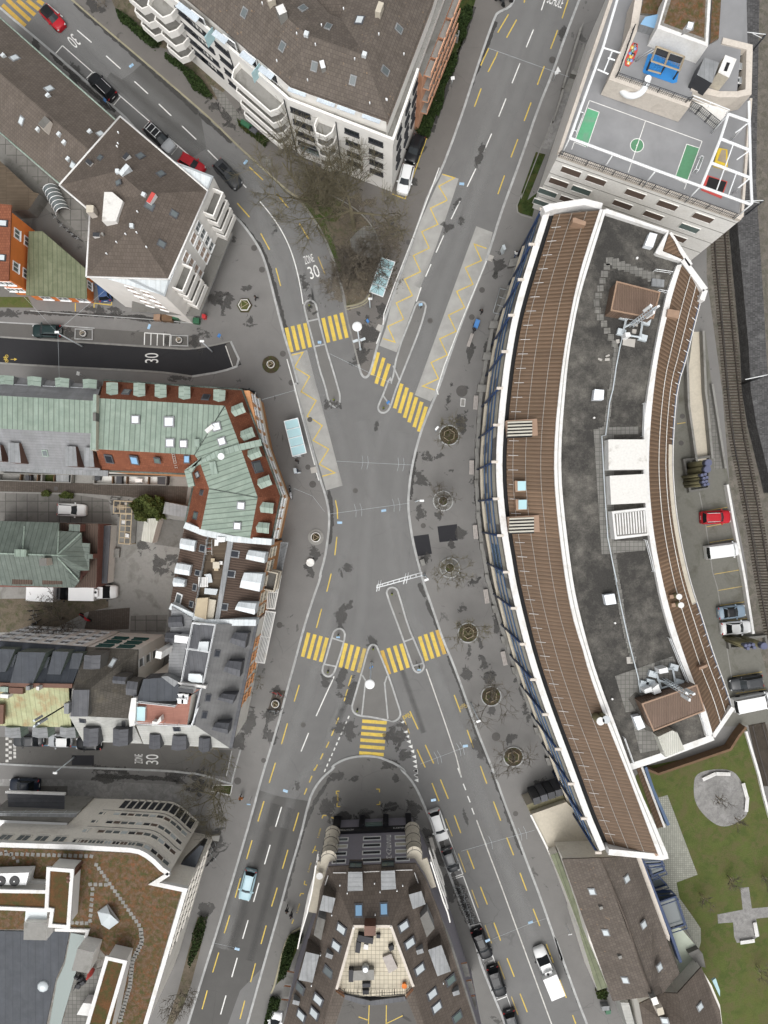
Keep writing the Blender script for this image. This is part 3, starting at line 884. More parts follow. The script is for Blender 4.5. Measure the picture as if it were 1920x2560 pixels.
strip('bike_lane_marking','c1 943,430 930,465 863,597',.15,'paint_yellow')
dashes('bike_lane_marking',['c5 510,420 567,567 617,710 675,865 728,1010 783,1160 838,1305 893,1455','y3 125,397 172,520 217,640 263,768','c4 155,1160 212,1305','b2 1045,535 1103,682'],.14,'paint_yellow_worn')
m=MB()
for i in range(11):
 f=i/10
 a=P('b4 1303,1160')[0];b=P('b4 1108,1600')[0]
 c=(a[0]+(b[0]-a[0])*f,a[1]+(b[1]-a[1])*f)
 quad_line(m,c,(c[0]-3,c[1]+7.5),.17)
struct('guide_dots',m,['paint_white'])
m=MB()
for c in P('c4 155,1218 182,1298 195,1335 208,1375 223,1415 237,1455 252,1500 257,1540 262,1580 266,1618 268,1652 c5 262,25 267,65 272,103'):
 A=W(c,MZ)
 m.face([A+Vector((-.36,0.05,0)),A+Vector((.22,-.27,0)),A+Vector((.22,.27,0))])
struct('give_way_teeth',m,['paint_white'])
dashes('parking_line',['a1 460,445 518,378 770,597 705,662 998,805 943,872 1235,1015 1183,1075 1475,1215 1420,1285','c5 570,925 657,895 715,1310 800,1290 825,1622 912,1595','y3 25,412 95,385 118,665 188,638','c5 363,355 445,325 565,910 652,880'],.13,'paint_white')
strip('parking_line','a1 518,378 770,600 1250,1015 1659,1365 b1 90,1395',.14,'paint_white')
strip('parking_line','c5 445,325 540,580 655,882',.14,'paint_white')
strip('parking_line','c5 657,895 795,1275',.14,'paint_white')
strip('parking_line','c5 800,1290 915,1597 940,1659 y3 100,390 255,830',.14,'paint_white')
PZ=KZ+.020
strip('parking_line','c1 355,1143 175,1650 68,1608',.12,'paint_yellow',PZ)
dashes('parking_line',['c1 262,1398 235,1390','a2 925,780 925,940 925,938 780,922 780,960 780,925 625,920 625,990'],.13,'paint_yellow',PZ)
dashes('parking_line',['d3 1128,1055 1340,1020 1150,1185 1330,1150 1175,1315 1380,1283 1213,1578 1418,1543','d4 1245,120 1450,85 1260,245 1480,212 1285,378 1500,350 1365,835 1610,795 1390,975 1640,938','d3 905,330 975,320'],.10,'paint_yellow_worn',PZ)
line_struct('drain_channel',P('d3 1090,900 1145,1180 1200,1560 d4 1240,100 1300,480 1360,860'),.12,KZ,KZ+.014,'concrete')
dashes('parking_line',['a2 1200,1168 1415,1182 1200,1165 1197,1268 1253,1172 1250,1270 1306,1176 1303,1273 1358,1180 1356,1276 1412,1182 1408,1280'],.13,'paint_white',PZ)
m=MB()
for r_ in range(9):
 for c_ in range(2):
  if(r_+c_)%2==0:
   p=P('a4 %d,%d'%(58+c_*27,1350+r_*23))[0]
   m.box(W(p,PZ),(.40,.36,.004))
for r_ in range(4):
 p=P('a4 122,%d'%(1413+r_*29))[0]
 m.box(W(p,PZ),(.36,.36,.004))
struct('checker_marking',m,['paint_white_worn'])
def corner(c,a,b):
 p=P(c)[0];A=(p[0]+a[0],p[1]+a[1]);B=(p[0]+b[0],p[1]+b[1])
 return[A,p,p,B]
m=MB()
for c,a,b in(('b5 1197,192',(0,8),(8,0)),('b5 1555,175',(-8,0),(0,8)),('b5 1203,320',(0,-8),(8,0)),('b5 1558,303',(-8,0),(0,-8)),('b5 1088,392',(-3,8),(8,1)),('b5 930,965',(2,-9),(7,2)),('b5 903,1040',(-3,7),(8,1)),('b5 1015,675',(3,-9),(-5,9)),('b5 1010,680',(-2,0),(8,2)),('b5 835,1275',(2,-5),(-2,5)),('b5 1170,415',(-5,-2),(5,2))):
 q=corner(c,a,b)
 quad_line(m,q[0],q[1],.13,PZ);quad_line(m,q[2],q[3],.13,PZ+.003)
struct('bay_corner_marking',m,['paint_yellow'])
for s_,c_,a_ in(('PRIVAT 1','b5 1208,250',-90),('PRIVAT 2','b5 1055,540',-106),('PRIVAT 3','b5 975,825',-106),('PRIVAT 4','b5 880,1165',-106)):
 placed_text('road_lettering',s_,P(c_)[0],PZ,a_,1.35,.22,'paint_yellow',kind='structure')
placed_text('road_lettering','30',P('a1 612,340')[0],MZ,-138+360,1.05,1.95,'paint_white',kind='structure')
placed_text('road_lettering','ZONE',P('b2 968,557')[0],MZ,18,1.35,1.15,'paint_white',kind='structure')
placed_text('road_lettering','30',P('b2 1010,662')[0],MZ,18,1.45,1.75,'paint_white',kind='structure')
placed_text('road_lettering','30',P('a2 1258,1377')[0],KZ+.012,90,1.35,1.85,'paint_white',kind='structure')
placed_text('road_lettering','ZONE',P('a4 1150,1517')[0],KZ+.012,90,1.30,1.12,'paint_white',kind='structure')
placed_text('road_lettering','30',P('a4 1262,1522')[0],KZ+.012,90,1.38,1.72,'paint_white',kind='structure')
placed_text('road_lettering','SCHULE',P('c1 1425,5')[0],MZ,-22,2.2,1.5,'paint_white',kind='structure')
def bike_mark(px,z,ang,s,mat):
 m=MB();o=W(px,z);R3=Matrix.Rotation(rad(ang),3,'Z')
 def seg(x0,y0,x1,y1,w=.07):
  a=R3@Vector((x0*s,y0*s,0))+o;b=R3@Vector((x1*s,y1*s,0))+o
  d=(b-a).normalized();n=Vector((-d.y,d.x,0))*w/2
  m.face([a-n,b-n,b+n,a+n])
 for cx in(-.5,.5):
  for k in range(12):
   t0,t1=k*math.pi/6,(k+1)*math.pi/6
   seg(cx+.32*math.cos(t0),.32*math.sin(t0),cx+.32*math.cos(t1),.32*math.sin(t1))
 seg(-.5,0,-.2,.5);seg(-.2,.5,.35,.5);seg(.35,.5,0,0);seg(0,0,-.5,0);seg(.5,0,.3,.68);seg(.2,.68,.42,.68);seg(-.3,.58,-.1,.58);seg(0,0,-.22,.5)
 struct('bike_marking',m,[mat])
bike_mark(P('c4 660,1085')[0],MZ,15,.62,'paint_yellow_worn')
bike_mark(P('c4 193,1165')[0],MZ,10,.62,'paint_yellow')
bike_mark(P('a2 55,1382')[0],KZ+.012,90,.62,'paint_yellow')
m=MB();quad_line(m,*P('a2 88,1388 125,1388'),.07,KZ+.012);a=W(P('a2 142,1388')[0],KZ+.012)
m.face([a,a+Vector((-.4,.2,0)),a+Vector((-.4,-.2,0))]);struct('arrow_marking',m,['paint_yellow'])
m=MB()
for c,r_ in(('b2 517,467',.42),('b2 582,647',.42),('b2 755,1343',.42),('b3 978,295',.36),('b3 962,690',.36),('b3 1002,832',.48),('b4 727,405',.42),('c2 812,815',.40),('c2 727,1040',.40),('c2 383,1068',.38),('c2 203,420',.36),('c4 177,1258',.36),('c4 928,1330',.60),('b5 380,105',.50),('b5 662,505',.40),('c5 1090,375',.36),('b3 1355,885',.36),('a3 468,867',.30),('b4 922,1235',.36),('b4 595,1527',.34),('c1 1395,500',.45),('d3 945,268',.36),('d3 935,490',.36),('a5 860,1020',.1),('c3 325,1175',.36),('c3 645,60',.8),('b2 825,1583',.40)):
 p=P(c)[0];a=W(p,0)
 zz_=KZ+.017 if c not in('b3 978,295','c2 383,1068','c4 177,1258','b5 662,505','b3 1355,885','b4 922,1235')else MZ+.004
 m.lathe([(r_,zz_-.006),(r_,zz_)],18,(a.x,a.y,0))
struct('manhole_covers',m,['manhole_iron'])
# building helpers
def pts3(spec):
 """'a=a1 10,20 @12; b=...' -> {name: world point}"""
 d={}
 for it in spec.split(';'):
  it=it.strip()
  if not it:continue
  k,r=it.split('=')
  p,z=r.split('@')
  d[k.strip()]=W(P(p)[0],float(z))
 return d
class Roof:
 def __init__(s,name,root,pts,faces,mats,th=.22,uvd=None,fmi=None):
  s.tri=[]
  m=MB()
  edge={}
  n_f=len(faces)
  for i,f in enumerate(faces):
   q=[pts[k]for k in f.split()]
   nrm=(q[1]-q[0]).cross(q[2]-q[1])
   ks=f.split()
   a=sum(q[j].x*q[(j+1)%len(q)].y-q[(j+1)%len(q)].x*q[j].y for j in range(len(q)))
   if a<0:q=q[::-1];ks=ks[::-1]
   mi=fmi[i]if fmi else 0
   m.face(q,mi,(uvd[i]if uvd else None))
   dn=Vector((0,0,-th))
   m.face([p+dn for p in q[::-1]],mi)
   for j in range(len(ks)):
    edge.setdefault(frozenset((ks[j],ks[(j+1)%len(ks)])),[]).append((q[j],q[(j+1)%len(q)],mi))
   for j in range(1,len(q)-1):
    s.tri.append((q[0],q[j],q[j+1]))
  for e in edge.values():
   if len(e)==1:
    a,b,mi=e[0]
    dn=Vector((0,0,-th))
    m.face([a,a+dn,b+dn,b],mi)
  s.root=root
  s.ob=m.build(name,mats,root)
 def hit(s,px):
  o=Vector((0,0,CAM_H))
  d=(W(px,0)-o).normalized()
  best=None
  for t in s.tri:
   h=intersect_ray_tri(t[0],t[1],t[2],d,o,True)
   if h is not None and(best is None or h.z>best[0].z):
    n=(t[1]-t[0]).cross(t[2]-t[0]).normalized()
    if n.z<0:n=-n
    best=(h,n)
  if best is None:
   return W(px,s.tri[0][0].z),Vector((0,0,1))
  return best
 def frame(s,px):
  p,n=s.hit(px)
  h=Vector((0,0,1)).cross(n)
  if h.length<.03:h=Vector((1,0,0))
  h.normalize()
  t=n.cross(h)
  return p,h,t,n
 def window(s,px,w=.8,l=1.1,frame='zinc_dark',glass='glass_pale',ang=None,name='roof_window',h=.12):
  p,hx,t,n=s.frame(px)
  if ang is not None:
   hx=Vector((math.cos(rad(ang)),math.sin(rad(ang)),0));hx=(hx-n*hx.dot(n)).normalized();t=n.cross(hx)
  M=Matrix((hx,t,n)).transposed()
  m=MB();m.box(p+n*(h/2-.02),(w,l,h),M=M)
  f=m.build(name,[frame],s.root)
  m=MB();m.box(p+n*(h+.005),(w*.72,l*.72,.05),M=M)
  m.build('pane',[glass],f)
  return f
 def lump(s,px,w,l,h,mat,name='vent',top=None,ang=None,upright=True):
  """upright box standing on the roof at px (chimney, vent)"""
  p,n=s.hit(px)
  if ang is None:
   hx=Vector((0,0,1)).cross(n);ang=math.degrees(math.atan2(hx.y,hx.x))if hx.length>.03 else 0
  m=MB();m.box(p+Vector((0,0,h/2-.25)),(w,l,h+.5),rad(ang),1,0)
  return m.build(name,[mat,top or mat],s.root)
 def pipe(s,px,r=.09,h=.6,mat='zinc',name='vent_pipe'):
  p,n=s.hit(px)
  m=MB();m.tube([p-Vector((0,0,.2)),p+Vector((0,0,h))],r,8)
  return m.build(name,[mat],s.root)
 def rod(s,pxs,r=.035,lift=.16,mat='metal_white',name='snow_guard'):
  pts=[s.hit(p)[0]+Vector((0,0,lift))for p in pxs]
  m=MB();m.tube(pts,r,5,smooth=False)
  return m.build(name,[mat],s.root)
def house(name,label,px,z,wall,cat='building',z0=0.0,group=None,top=None,partname='wall'):
 """root Empty at the foot of the house and its walls, outline marked at height z"""
 xy=XY(px,z)
 c=(sum(p[0]for p in xy)/len(xy),sum(p[1]for p in xy)/len(xy),z0)
 t=thing(name,label,cat,c,group=group)
 m=MB();m.prism(xy,z0-(.0 if z0 else .1),z,1,0)
 m.build(partname,[wall,top or wall],t)
 t['_c']=(c[0],c[1])
 return t
_wm={}
def win_mesh(w,h,frame,glass,bar=.07,mull=0,sill=True):
 k=(round(w,2),round(h,2),frame,glass,bar,mull,sill)
 if k in _wm:return _wm[k]
 m=MB()
 for x in(-1,1):m.box((x*(w/2-bar/2),.03,0),(bar,.14,h))
 for z in(-1,1):m.box((0,.03,z*(h/2-bar/2)),(w-2*bar,.14,bar))
 for i in range(mull):
  m.box((-w/2+w*(i+1)/(mull+1),.03,0),(bar*.8,.12,h-2*bar))
 if sill:m.box((0,.10,-h/2-.03),(w+.1,.22,.06))
 f=m.mesh('window',[frame])
 m=MB();m.box((0,.022,0),(w-2*bar,.05,h-2*bar))
 g=m.mesh('pane',[glass])
 _wm[k]=(f,g)
 return _wm[k]
def windows(root,A,B,zs,ts,w,h,frame='plastic_white',glass='glass_dark',name='window',out=None,mull=0,off=.0,sill=True,bar=.07):
 """rows of windows on the wall from A to B (world xy). ts: fractions along, zs: centre heights"""
 A,B=Vector(A[:2]),Vector(B[:2])
 d=(B-A);L=d.length;d.normalize()
 n=Vector((d.y,-d.x))
 c=Vector(root['_c'])if out is None else None
 mid=(A+B)/2
 if out is not None:
  if n.dot(Vector(out))<0:n=-n
 elif n.dot(mid-c)<0:n=-n
 rz=math.atan2(n.y,n.x)-math.pi/2
 org=ORG[root.name]
 gl=glass if isinstance(glass,(list,tuple))else[glass]
 k=0
 for z in zs:
  for t in ts:
   f,g=win_mesh(w,h,frame,gl[k%len(gl)],bar,mull,sill);k+=1
   p=A+d*(L*t)+n*off
   o=link_mesh(name,f,root,Vector((p.x,p.y,z))-org,(0,0,rz))
   link_mesh('pane',g,o)
def coping(root,px,z,w=.35,h=.12,mat='coping_white',closed=True,name='parapet_coping',z0=None):
 m=MB();m.ribbon(XY(px,z+h),w,z-.05 if z0 is None else z0,z+h,0,closed)
 return m.build(name,[mat],root)
def plate(root,name,px,z0,z1,mats,uvd=None):
 return block(name,px,z0,z1,mats,root,uvd)
def hood(root,name,px,z0,z1,mats,roof_h=.35,uvd=None,front=0):
 """dormer: straight cheeks, a small ridged roof; px 4 corners: front-left, front-right, back-right, back-left at height z1"""
 q=XY(px,z1)
 m=MB()
 m.prism(q,z0,z1,0,1)
 mf=Vector(((q[0][0]+q[1][0])/2,(q[0][1]+q[1][1])/2,z1+roof_h));mb=Vector(((q[2][0]+q[3][0])/2,(q[2][1]+q[3][1])/2,z1+roof_h))
 e=[Vector((a,b,z1+.004))for a,b in q]
 def up(f):
  a=sum(f[j].x*f[(j+1)%len(f)].y-f[(j+1)%len(f)].x*f[j].y for j in range(len(f)))
  m.face(f if a>0 else f[::-1],0)
 up([e[0],mf,mb,e[3]]);up([mf,e[1],e[2],mb])
 m.face([e[0],e[1],mf],1);m.face([e[2],e[3],mb],1)
 return m.build(name,mats,root)
def lerp(a,b,t):return(a[0]+(b[0]-a[0])*t,a[1]+(b[1]-a[1])*t)
def rail(root,px,z,h=1.0,mat='metal_white',step=1.5,r=.03,name='railing',closed=False,bars=0):
 xy=[Vector((*p,z))for p in XY(px,z+h)]
 m=MB()
 seg=list(zip(xy,xy[1:]+xy[:1]if closed else xy[1:]))
 for a,b in seg:
  m.tube([a+Vector((0,0,h)),b+Vector((0,0,h))],r,4,smooth=False)
  m.tube([a+Vector((0,0,h*.5)),b+Vector((0,0,h*.5))],r*.7,4,smooth=False)
  k=max(1,int((b-a).length/step))
  for i in range(k+1):
   p=a.lerp(b,i/k)
   m.tube([p,p+Vector((0,0,h))],r,4,smooth=False)
  if bars:
   k=max(1,int((b-a).length/bars))
   for i in range(k):
    p=a.lerp(b,(i+.5)/k)
    m.tube([p,p+Vector((0,0,h))],r*.6,3,smooth=False,cap=False)
 return m.build(name,[mat],root)
# wear on the ground: worn lanes, damp patches, litter
def film_lane(l,w,mat,z=.007,it=2):
 pts=[tuple(W(p,0)[:2])for p in smooth_line(P(l),it)]
 Lf,Rt=offset_line(pts,w/2),offset_line(pts,-w/2);m=MB();u=0
 for k in range(len(pts)-1):
  d=math.hypot(pts[k+1][0]-pts[k][0],pts[k+1][1]-pts[k][1])
  for A_,B_,v0,v1,flip in((Lf,pts,-1,0,0),(pts,Rt,0,1,0)):
   m.face([(*B_[k],z),(*B_[k+1],z),(*A_[k+1],z),(*A_[k],z)],0,[(u,v1),(u+d,v1),(u+d,v0),(u,v0)])
  u+=d
 return struct('worn_lane' if 'lane' in mat else 'damp_edge',m,[mat])
for i,l in enumerate(('a1 160,0 700,480 1400,1120 b1 330,1420 700,1640 b2 620,200 820,480 960,900 1010,1080','a1 430,60 980,560 1500,1010 b1 250,1300 560,1480 b2 560,250 720,620 830,1080 1080,1659 b3 1250,500 1320,1100 1200,1659 b4 1100,500 950,1000 720,1659 b5 560,350 250,1500','c1 1420,0 1150,700 800,1500 c2 640,400 400,1000 240,1659 c3 80,200 b3 1520,500 1450,1200 b4 1420,300 1300,800','c1 1250,0 980,700 700,1450 c2 560,300 300,800','b3 1400,300 1500,900 c3 60,1100 c4 60,60 200,300 450,900 700,1600 c5 820,350 1100,1100 1330,1659','b4 1280,1000 1080,1500 b5 860,120 760,500','c3 150,400 100,900 130,1300 c4 270,420 480,900 740,1600 c5 900,500 1250,1400')):
 film_lane(l,(2.4,2.6,2.4,2.2,2.8,2.0,2.4)[i],'lane_wear',.0066+.0002*i)
for i,l in enumerate(('b5 700,300 560,750 330,1500','b5 820,330 640,1000 480,1600','b4 1350,870 1210,1200','c4 120,700 330,1300')):
 film_lane(l,(1.6,1.3,1.2,1.0)[i],'lane_dark',.0082+.0001*i)
for i,(l,z)in enumerate((('c4 290,60 420,360 520,640',.0088),('c4 530,660 640,930 740,1230 890,1600',.0088),('b4 1000,120 880,560 800,900',.0088),('b4 740,1100 670,1400',.0088),('b3 1130,880 1160,1000 1160,1150 1140,1330',.0088),('b2 330,180 480,330 590,480 700,830 790,1180',.0088),('c1 930,180 700,760 560,1130',.0088),('c5 900,30 1030,400 1150,720',.0088),('c3 265,560 235,760 220,960',KZ+.006),('b4 640,1100 600,1350',KZ+.006),('c2 870,560 720,1000 560,1400',.0088),('y3 560,350 700,720',.0088),('a1 620,30 900,280 1200,540 b1 120,1000 330,1190',KZ+.006),('a1 420,440 680,700 960,930',KZ+.006),('c1 750,60 560,620 400,1100',KZ+.006),('c5 470,600 560,840 700,1250',KZ+.006),('b5 1150,80 1000,300 880,640 760,1100',KZ+.006),('a2 200,1000 700,1015 1100,1040 1500,1080',KZ+.006),('a5 800,60 1100,75 1500,90',KZ+.006),('c3 780,420 765,700 770,1000 800,1300',KZ+.006),('c3 850,1500 c4 960,400',KZ+.006))):
 film_lane(l,.85 if i!=19 else 1.0,'damp_edge',z)
def damp(px,rx,ry,ang=0,mat='damp',z=None,k=[0]):
 c=W(P(px)[0],0);k[0]+=1;z=(KZ+.0075+(k[0]%7)*.0003)if z is None else z
 R3=Matrix.Rotation(rad(ang),3,'Z');m=MB()
 m.face([Vector((c.x,c.y,z))+R3@Vector((x*rx,y*ry,0))for x,y in((-1,-1),(1,-1),(1,1),(-1,1))],0,[(-1,-1),(1,-1),(1,1),(-1,1)])
 return struct('damp_patch' if mat=='damp' else 'leaf_litter',m,[mat])
for px,rx,ry,a in(('c3 300,780',1.6,3.0,20),('c3 330,620',1.6,1.2,0),('c3 470,590',1.3,.8,20),('c3 650,60',1.3,.8,0),('c3 660,320',1.4,3.2,10),('c3 540,100',.7,3.0,-10),('c3 290,1040',1.3,1.6,0),('c3 450,1090',.9,1.0,0),('c3 560,720',1.0,.8,0),('c3 330,1450',1.2,2.0,0),('c3 740,1640',2.0,1.2,0),('c3 760,900',1.0,3.0,0),('c3 640,1240',1.5,1.2,0),('c3 560,1330',.8,.9,0),('c4 640,280',1.6,1.0,30),('c4 750,40',1.6,.8,10),('c4 830,740',1.5,1.6,0),('c4 860,860',1.4,2.0,0),('c4 680,800',1.0,1.6,0),('c4 900,1110',1.0,1.3,0),('c4 1060,1350',1.6,1.2,0),('c4 1150,960',1.6,2.4,20),('c4 1200,1180',1.0,2.2,20),('c4 790,1430',.9,3.2,18),('c4 780,510',.9,2.0,20),('c4 940,420',.8,3.2,18),('c4 700,640',.9,1.6,0),('c2 955,600',1.8,2.6,-15),('c2 925,700',1.0,.9,0),('c2 710,1370',.8,2.6,-15),('c2 880,1250',.8,3.2,-15),('c2 70,330',1.0,2.6,0),('c2 530,300',1.6,1.2,20),('c2 640,240',1.0,.8,0),('b2 1450,1150',3.0,3.4,0),('b2 1400,1380',1.8,2.2,0),('b2 1570,1000',1.4,2.0,0),('b2 980,960',1.2,2.2,0),('b2 300,920',1.6,2.6,-20),('b2 200,880',2.4,1.6,20),('b2 500,1060',1.2,2.8,-30),('b2 450,800',1.2,.8,0),('b2 350,390',1.4,2.2,0),('b2 650,1430',1.6,1.6,0),('b2 40,1240',2.4,2.6,0),('b3 1010,1400',1.2,2.0,0),('b3 970,1560',1.2,1.6,0),('b3 1180,190',1.8,1.2,0),('b4 660,1180',1.8,2.6,0),('b4 650,1320',1.4,1.4,0),('b4 710,940',1.4,.7,0),('b4 470,1230',1.2,4.4,-10),('b4 400,1380',2.6,2.4,0),('b5 1130,310',2.2,2.0,20),('b5 1250,400',3.4,1.2,0),('b5 1500,370',4.0,1.2,0),('b5 1350,75',.9,.7,0),('b5 1200,60',2.0,1.2,0),('b5 70,160',3.2,2.2,0),('b5 30,60',3.0,1.6,0),('b5 230,600',1.6,3.0,0),('b5 100,1180',1.6,2.0,0),('c5 60,310',3.6,1.0,0),('c5 250,330',1.6,3.0,0),('c5 380,560',1.0,3.0,10),('c5 460,720',1.2,3.2,15),('c5 540,980',1.6,4.0,15),('c5 1330,160',3.4,2.0,20),('c5 100,80',1.0,.8,0),('c4 40,1560',4.0,.9,0),('a2 850,990',3.2,1.4,0),('a2 1140,1050',3.0,.9,0),('a2 580,1160',1.6,1.6,0),('a2 1610,1240',1.2,1.6,0),('a2 60,1020',5,1,0),('a2 1380,1230',.9,1.4,0),('a2 1480,1550',2,.8,0),('a1 640,620',2.6,2.0,-40),('a1 880,870',2.4,1.4,-40),('a1 300,370',1.2,1.0,0),('a1 800,90',3.4,1.6,-40),('b1 290,960',2.6,2.2,-40),('b1 330,1050',2.4,1.2,-40),('b1 180,900',2,1.2,-40),('c1 330,1180',.9,2.2,-20),('c1 250,1500',1.2,2.0,-20),('c1 1480,280',.7,2.2,-15),('a4 880,1605',5.5,.9,0),('a4 1500,1640',3,1,0),('a5 950,70',4,1.4,0),('a5 1500,110',3.2,1.2,0),('a3 1000,1000',3,2.4,0),('a3 1400,1480',3,2.6,0),('a3 1180,1350',1.4,1.6,0)):
 damp(px,rx*1.25,ry*1.25,a)
for px,rx,ry,a in(('b2 930,760',.8,2.4,10),('b2 975,860',1.1,1.2,0),('b4 1240,350',1.5,3.0,-10),('b4 1310,250',.8,1.6,0),('b4 1110,890',1.2,1.6,0),('b4 1240,860',1.0,3.4,-12),('b4 1330,930',1.0,3.4,-12),('b4 1500,540',1.2,1.4,0),('b4 1280,1280',2.6,2.4,0),('b4 1640,1320',2.0,2.4,0),('c4 100,1300',2.6,3.4,10),('c4 150,1480',1.5,3.6,10),('c1 795,1270',.7,2.8,-15),('b2 700,290',.9,1.2,0),('b3 1270,1550',1.4,1.6,0),('c2 600,100',.8,1.8,-15),('b3 1530,355',.5,.9,0),('b5 870,170',.9,2.2,-10),('c5 680,420',.4,2.2,15)):
 damp(px,rx*1.25,ry*1.25,a,z=.0105+random.random()*.002)
for px,rx,ry,a in(('t 1000,1750',5.5,5,0),('t 900,1500',4.6,5,0),('t 760,1900',4,4,0),('t 1300,1700',3.6,5,0),('t 1350,1250',3.5,5,0),('t 900,900',5,4,0),('t 600,600',6,3.5,-30)):
 damp(px,rx,ry,a,'litter_film',KZ+.0105+random.random()*.002)
# white apartment block with wrap-round terrace (north)
ZP=14.3
wallpx=P('p 300,-122')+P('b1 0,112 800,815 c1 75,1152 285,565 440,-40 470,-150')+P('p 1150,-200 700,-200 640,-140')
A=house('apartment_block','white apartment block with spotted brown hip roof and stacked balconies along the northwest road',P('p 300,-122')+P('b1 800,815 c1 75,1152 283,565 560,-190'),ZP,'render_white',top='concrete')
pa=XY(P('p 300,-122'),ZP)[0];pb=XY(P('b1 800,815'),ZP)[0];pc=XY(P('c1 75,1152'),ZP)[0];pd=XY(P('c1 283,565'),ZP)[0]
coping(A,P('p 300,-122')+P('b1 800,815 c1 75,1152 283,565'),ZP,.30,.85,'render_white',False,'parapet',ZP)
att=P('p 330,-140')+P('b1 815,725 1610,1010 c1 25,1050 395,80 480,-190')
plate(A,'attic_storey',att,ZP+.01,16.6,['tiles_grey_brown','render_white'])
pt=pts3('e0=b1 -300,-225 @16.8; e1=b1 810,705 @16.8; e2=b1 1625,990 @16.8; e3=c1 470,-170 @16.8; r0=b1 380,-210 @20.2; r1=b1 950,285 @20.2; r2=b1 1430,455 @20.2; r3=b1 1665,-170 @20.2; i0=b1 860,-170 @18.2; i1=b1 1150,118 @18.2; i2=b1 1235,148 @18.2; i3=b1 1330,-170 @18.2')
RA=Roof('roof',A,pt,['e0 e1 r1 r0','e1 e2 r2 r1','e2 e3 r3 r2','r0 r1 i1 i0','r1 r2 i2 i1','r2 r3 i3 i2'],['tiles_rust_spotted'],.25)
plate(A,'inner_court',P('b1 1000,-60 1155,125 1235,152 1300,-60'),ZP,15.2,['grass_dark','concrete_dark'])
for a in('b1 435,105','b1 750,385','b1 1015,550','b1 1335,665','b1 1600,585','b1 920,70','b1 1130,222','c1 122,240','c1 10,590'):
 RA.window(P(a)[0],.75,1.05,'zinc','glass_grey')
RA.window(P('b1 1392,168')[0],1.0,1.1,'zinc_dark','glass_pale')
RA.lump(P('b1 752,140')[0],.9,1.0,1.2,'concrete','chimney','coping_white',25)
RA.lump(P('b1 660,25')[0],.8,.8,.9,'concrete_beige','chimney','coping_beige',25)
RA.lump(P('b1 1085,555')[0],.5,.9,.5,'concrete','chimney','metal_white',15)
RA.lump(P('b1 1555,105')[0],.6,1.2,.9,'concrete_beige','chimney',None,-20)
for a in('b1 870,285','b1 705,510','b1 1025,375','b1 1350,495','b1 1550,290','b1 960,670','b1 1475,860','b1 1610,830','b1 585,35','b1 1258,80','c1 165,455','c1 25,835','b1 1075,215'):
 RA.pipe(P(a)[0],.07,.35,'metal_white')
RA.lump(P('b1 950,285')[0],.5,.5,.25,'zinc_pale','ridge_cap');RA.lump(P('b1 1430,455')[0],.5,.5,.25,'zinc_pale','ridge_cap')
aA,aB=XY(P('b1 815,725'),16)[0],XY(P('b1 1610,1010'),16)[0]
windows(A,aA,aB,[15.5],[.09,.39,.60,.86],1.9,1.9,'plastic_white','glass_dark','attic_window',sill=False)
for t in(.09,.39,.60,.86):
 p=lerp(aA,aB,t);d=(Vector(aB)-Vector(aA)).normalized();nn=Vector((d.y,-d.x));q=Vector(p)+nn*.35
 m=MB();m.box((q.x,q.y,16.5),(2.2,.8,.06),math.atan2(d.y,d.x));m.build('awning',['awning_stripe'],A)
aC,aD=XY(P('b1 -50,60'),16)[0],XY(P('b1 815,725'),16)[0]
windows(A,aC,aD,[15.5],[.12,.42,.62,.85],1.8,1.9,'plastic_white','glass_dark','attic_window',sill=False)
for t in(.05,.36,.62,.80):
 p=lerp(aC,aD,t);d=(Vector(aD)-Vector(aC)).normalized();nn=Vector((d.y,-d.x));q=Vector(p)+nn*.5
 m=MB();m.box((q.x,q.y,16.45),(1.9 if t>.1 else 3.0,.75,.06),math.atan2(d.y,d.x));m.build('awning',['awning_stripe'],A)
for t,g in((.26,'glass_cyan'),(.71,'glass_cyan')):
 p=lerp(aC,aD,t);d=(Vector(aD)-Vector(aC)).normalized();nn=Vector((d.y,-d.x));q=Vector(p)+nn*.8
 m=MB();m.box((q.x,q.y,ZP+1.0),(.06,1.5,1.9),math.atan2(d.y,d.x));m.build('glass_screen',[g],A)
fl=[12.1,9.4,6.7,4.3]
dB=lambda t:lerp(pb,pc,t)
windows(A,pb,pc,fl,[.095],2.6,.98,'metal_dark','glass_dark',mull=3)
windows(A,pb,pc,fl,[.60,.835],1.9,.98,'metal_dark','glass_dark',mull=2)
aa=XY(P('b1 0,112'),ZP)[0]
windows(A,aa,pb,fl,[.06,.27],2.3,.98,'metal_dark','glass_dark',mull=2)
windows(A,pa,aa,fl,[.80,.93],2.3,.98,'metal_dark','glass_dark',mull=2)
windows(A,pc,pd,fl,[.25,.6,.9],1.6,.98,'metal_dark','glass_dark')
def balcony_stack(root,A_,B_,t0,t1,depth,zs,wall='render_white',floor='concrete',ph=.95,taper=.5):
 A2,B2=Vector(A_),Vector(B_);d=(B2-A2);L=d.length;d.normalize();n=Vector((d.y,-d.x))
 if n.dot((A2+B2)/2-Vector(root['_c']))<0:n=-n
 p0,p1=A2+d*L*t0,A2+d*L*t1
 for z in zs:
  q=[p0,p0+n*depth*.55,p0+d*taper+n*depth,p1-d*taper+n*depth,p1+n*depth*.55,p1]
  m=MB();m.prism([tuple(x)for x in q],z-.2,z,0,1)
  b=m.build('balcony',[floor,wall],root)
  m=MB();m.ribbon(offset_line([tuple(x)for x in q],.0),.16,z-.19,z+ph,0)
  m.build('balcony_parapet',[wall],b)
zb=[11.4,8.7,6.0,3.5]
balcony_stack(A,aa,pb,.46,.93,2.0,zb)
balcony_stack(A,pa,aa,.42,.72,2.0,zb+[])
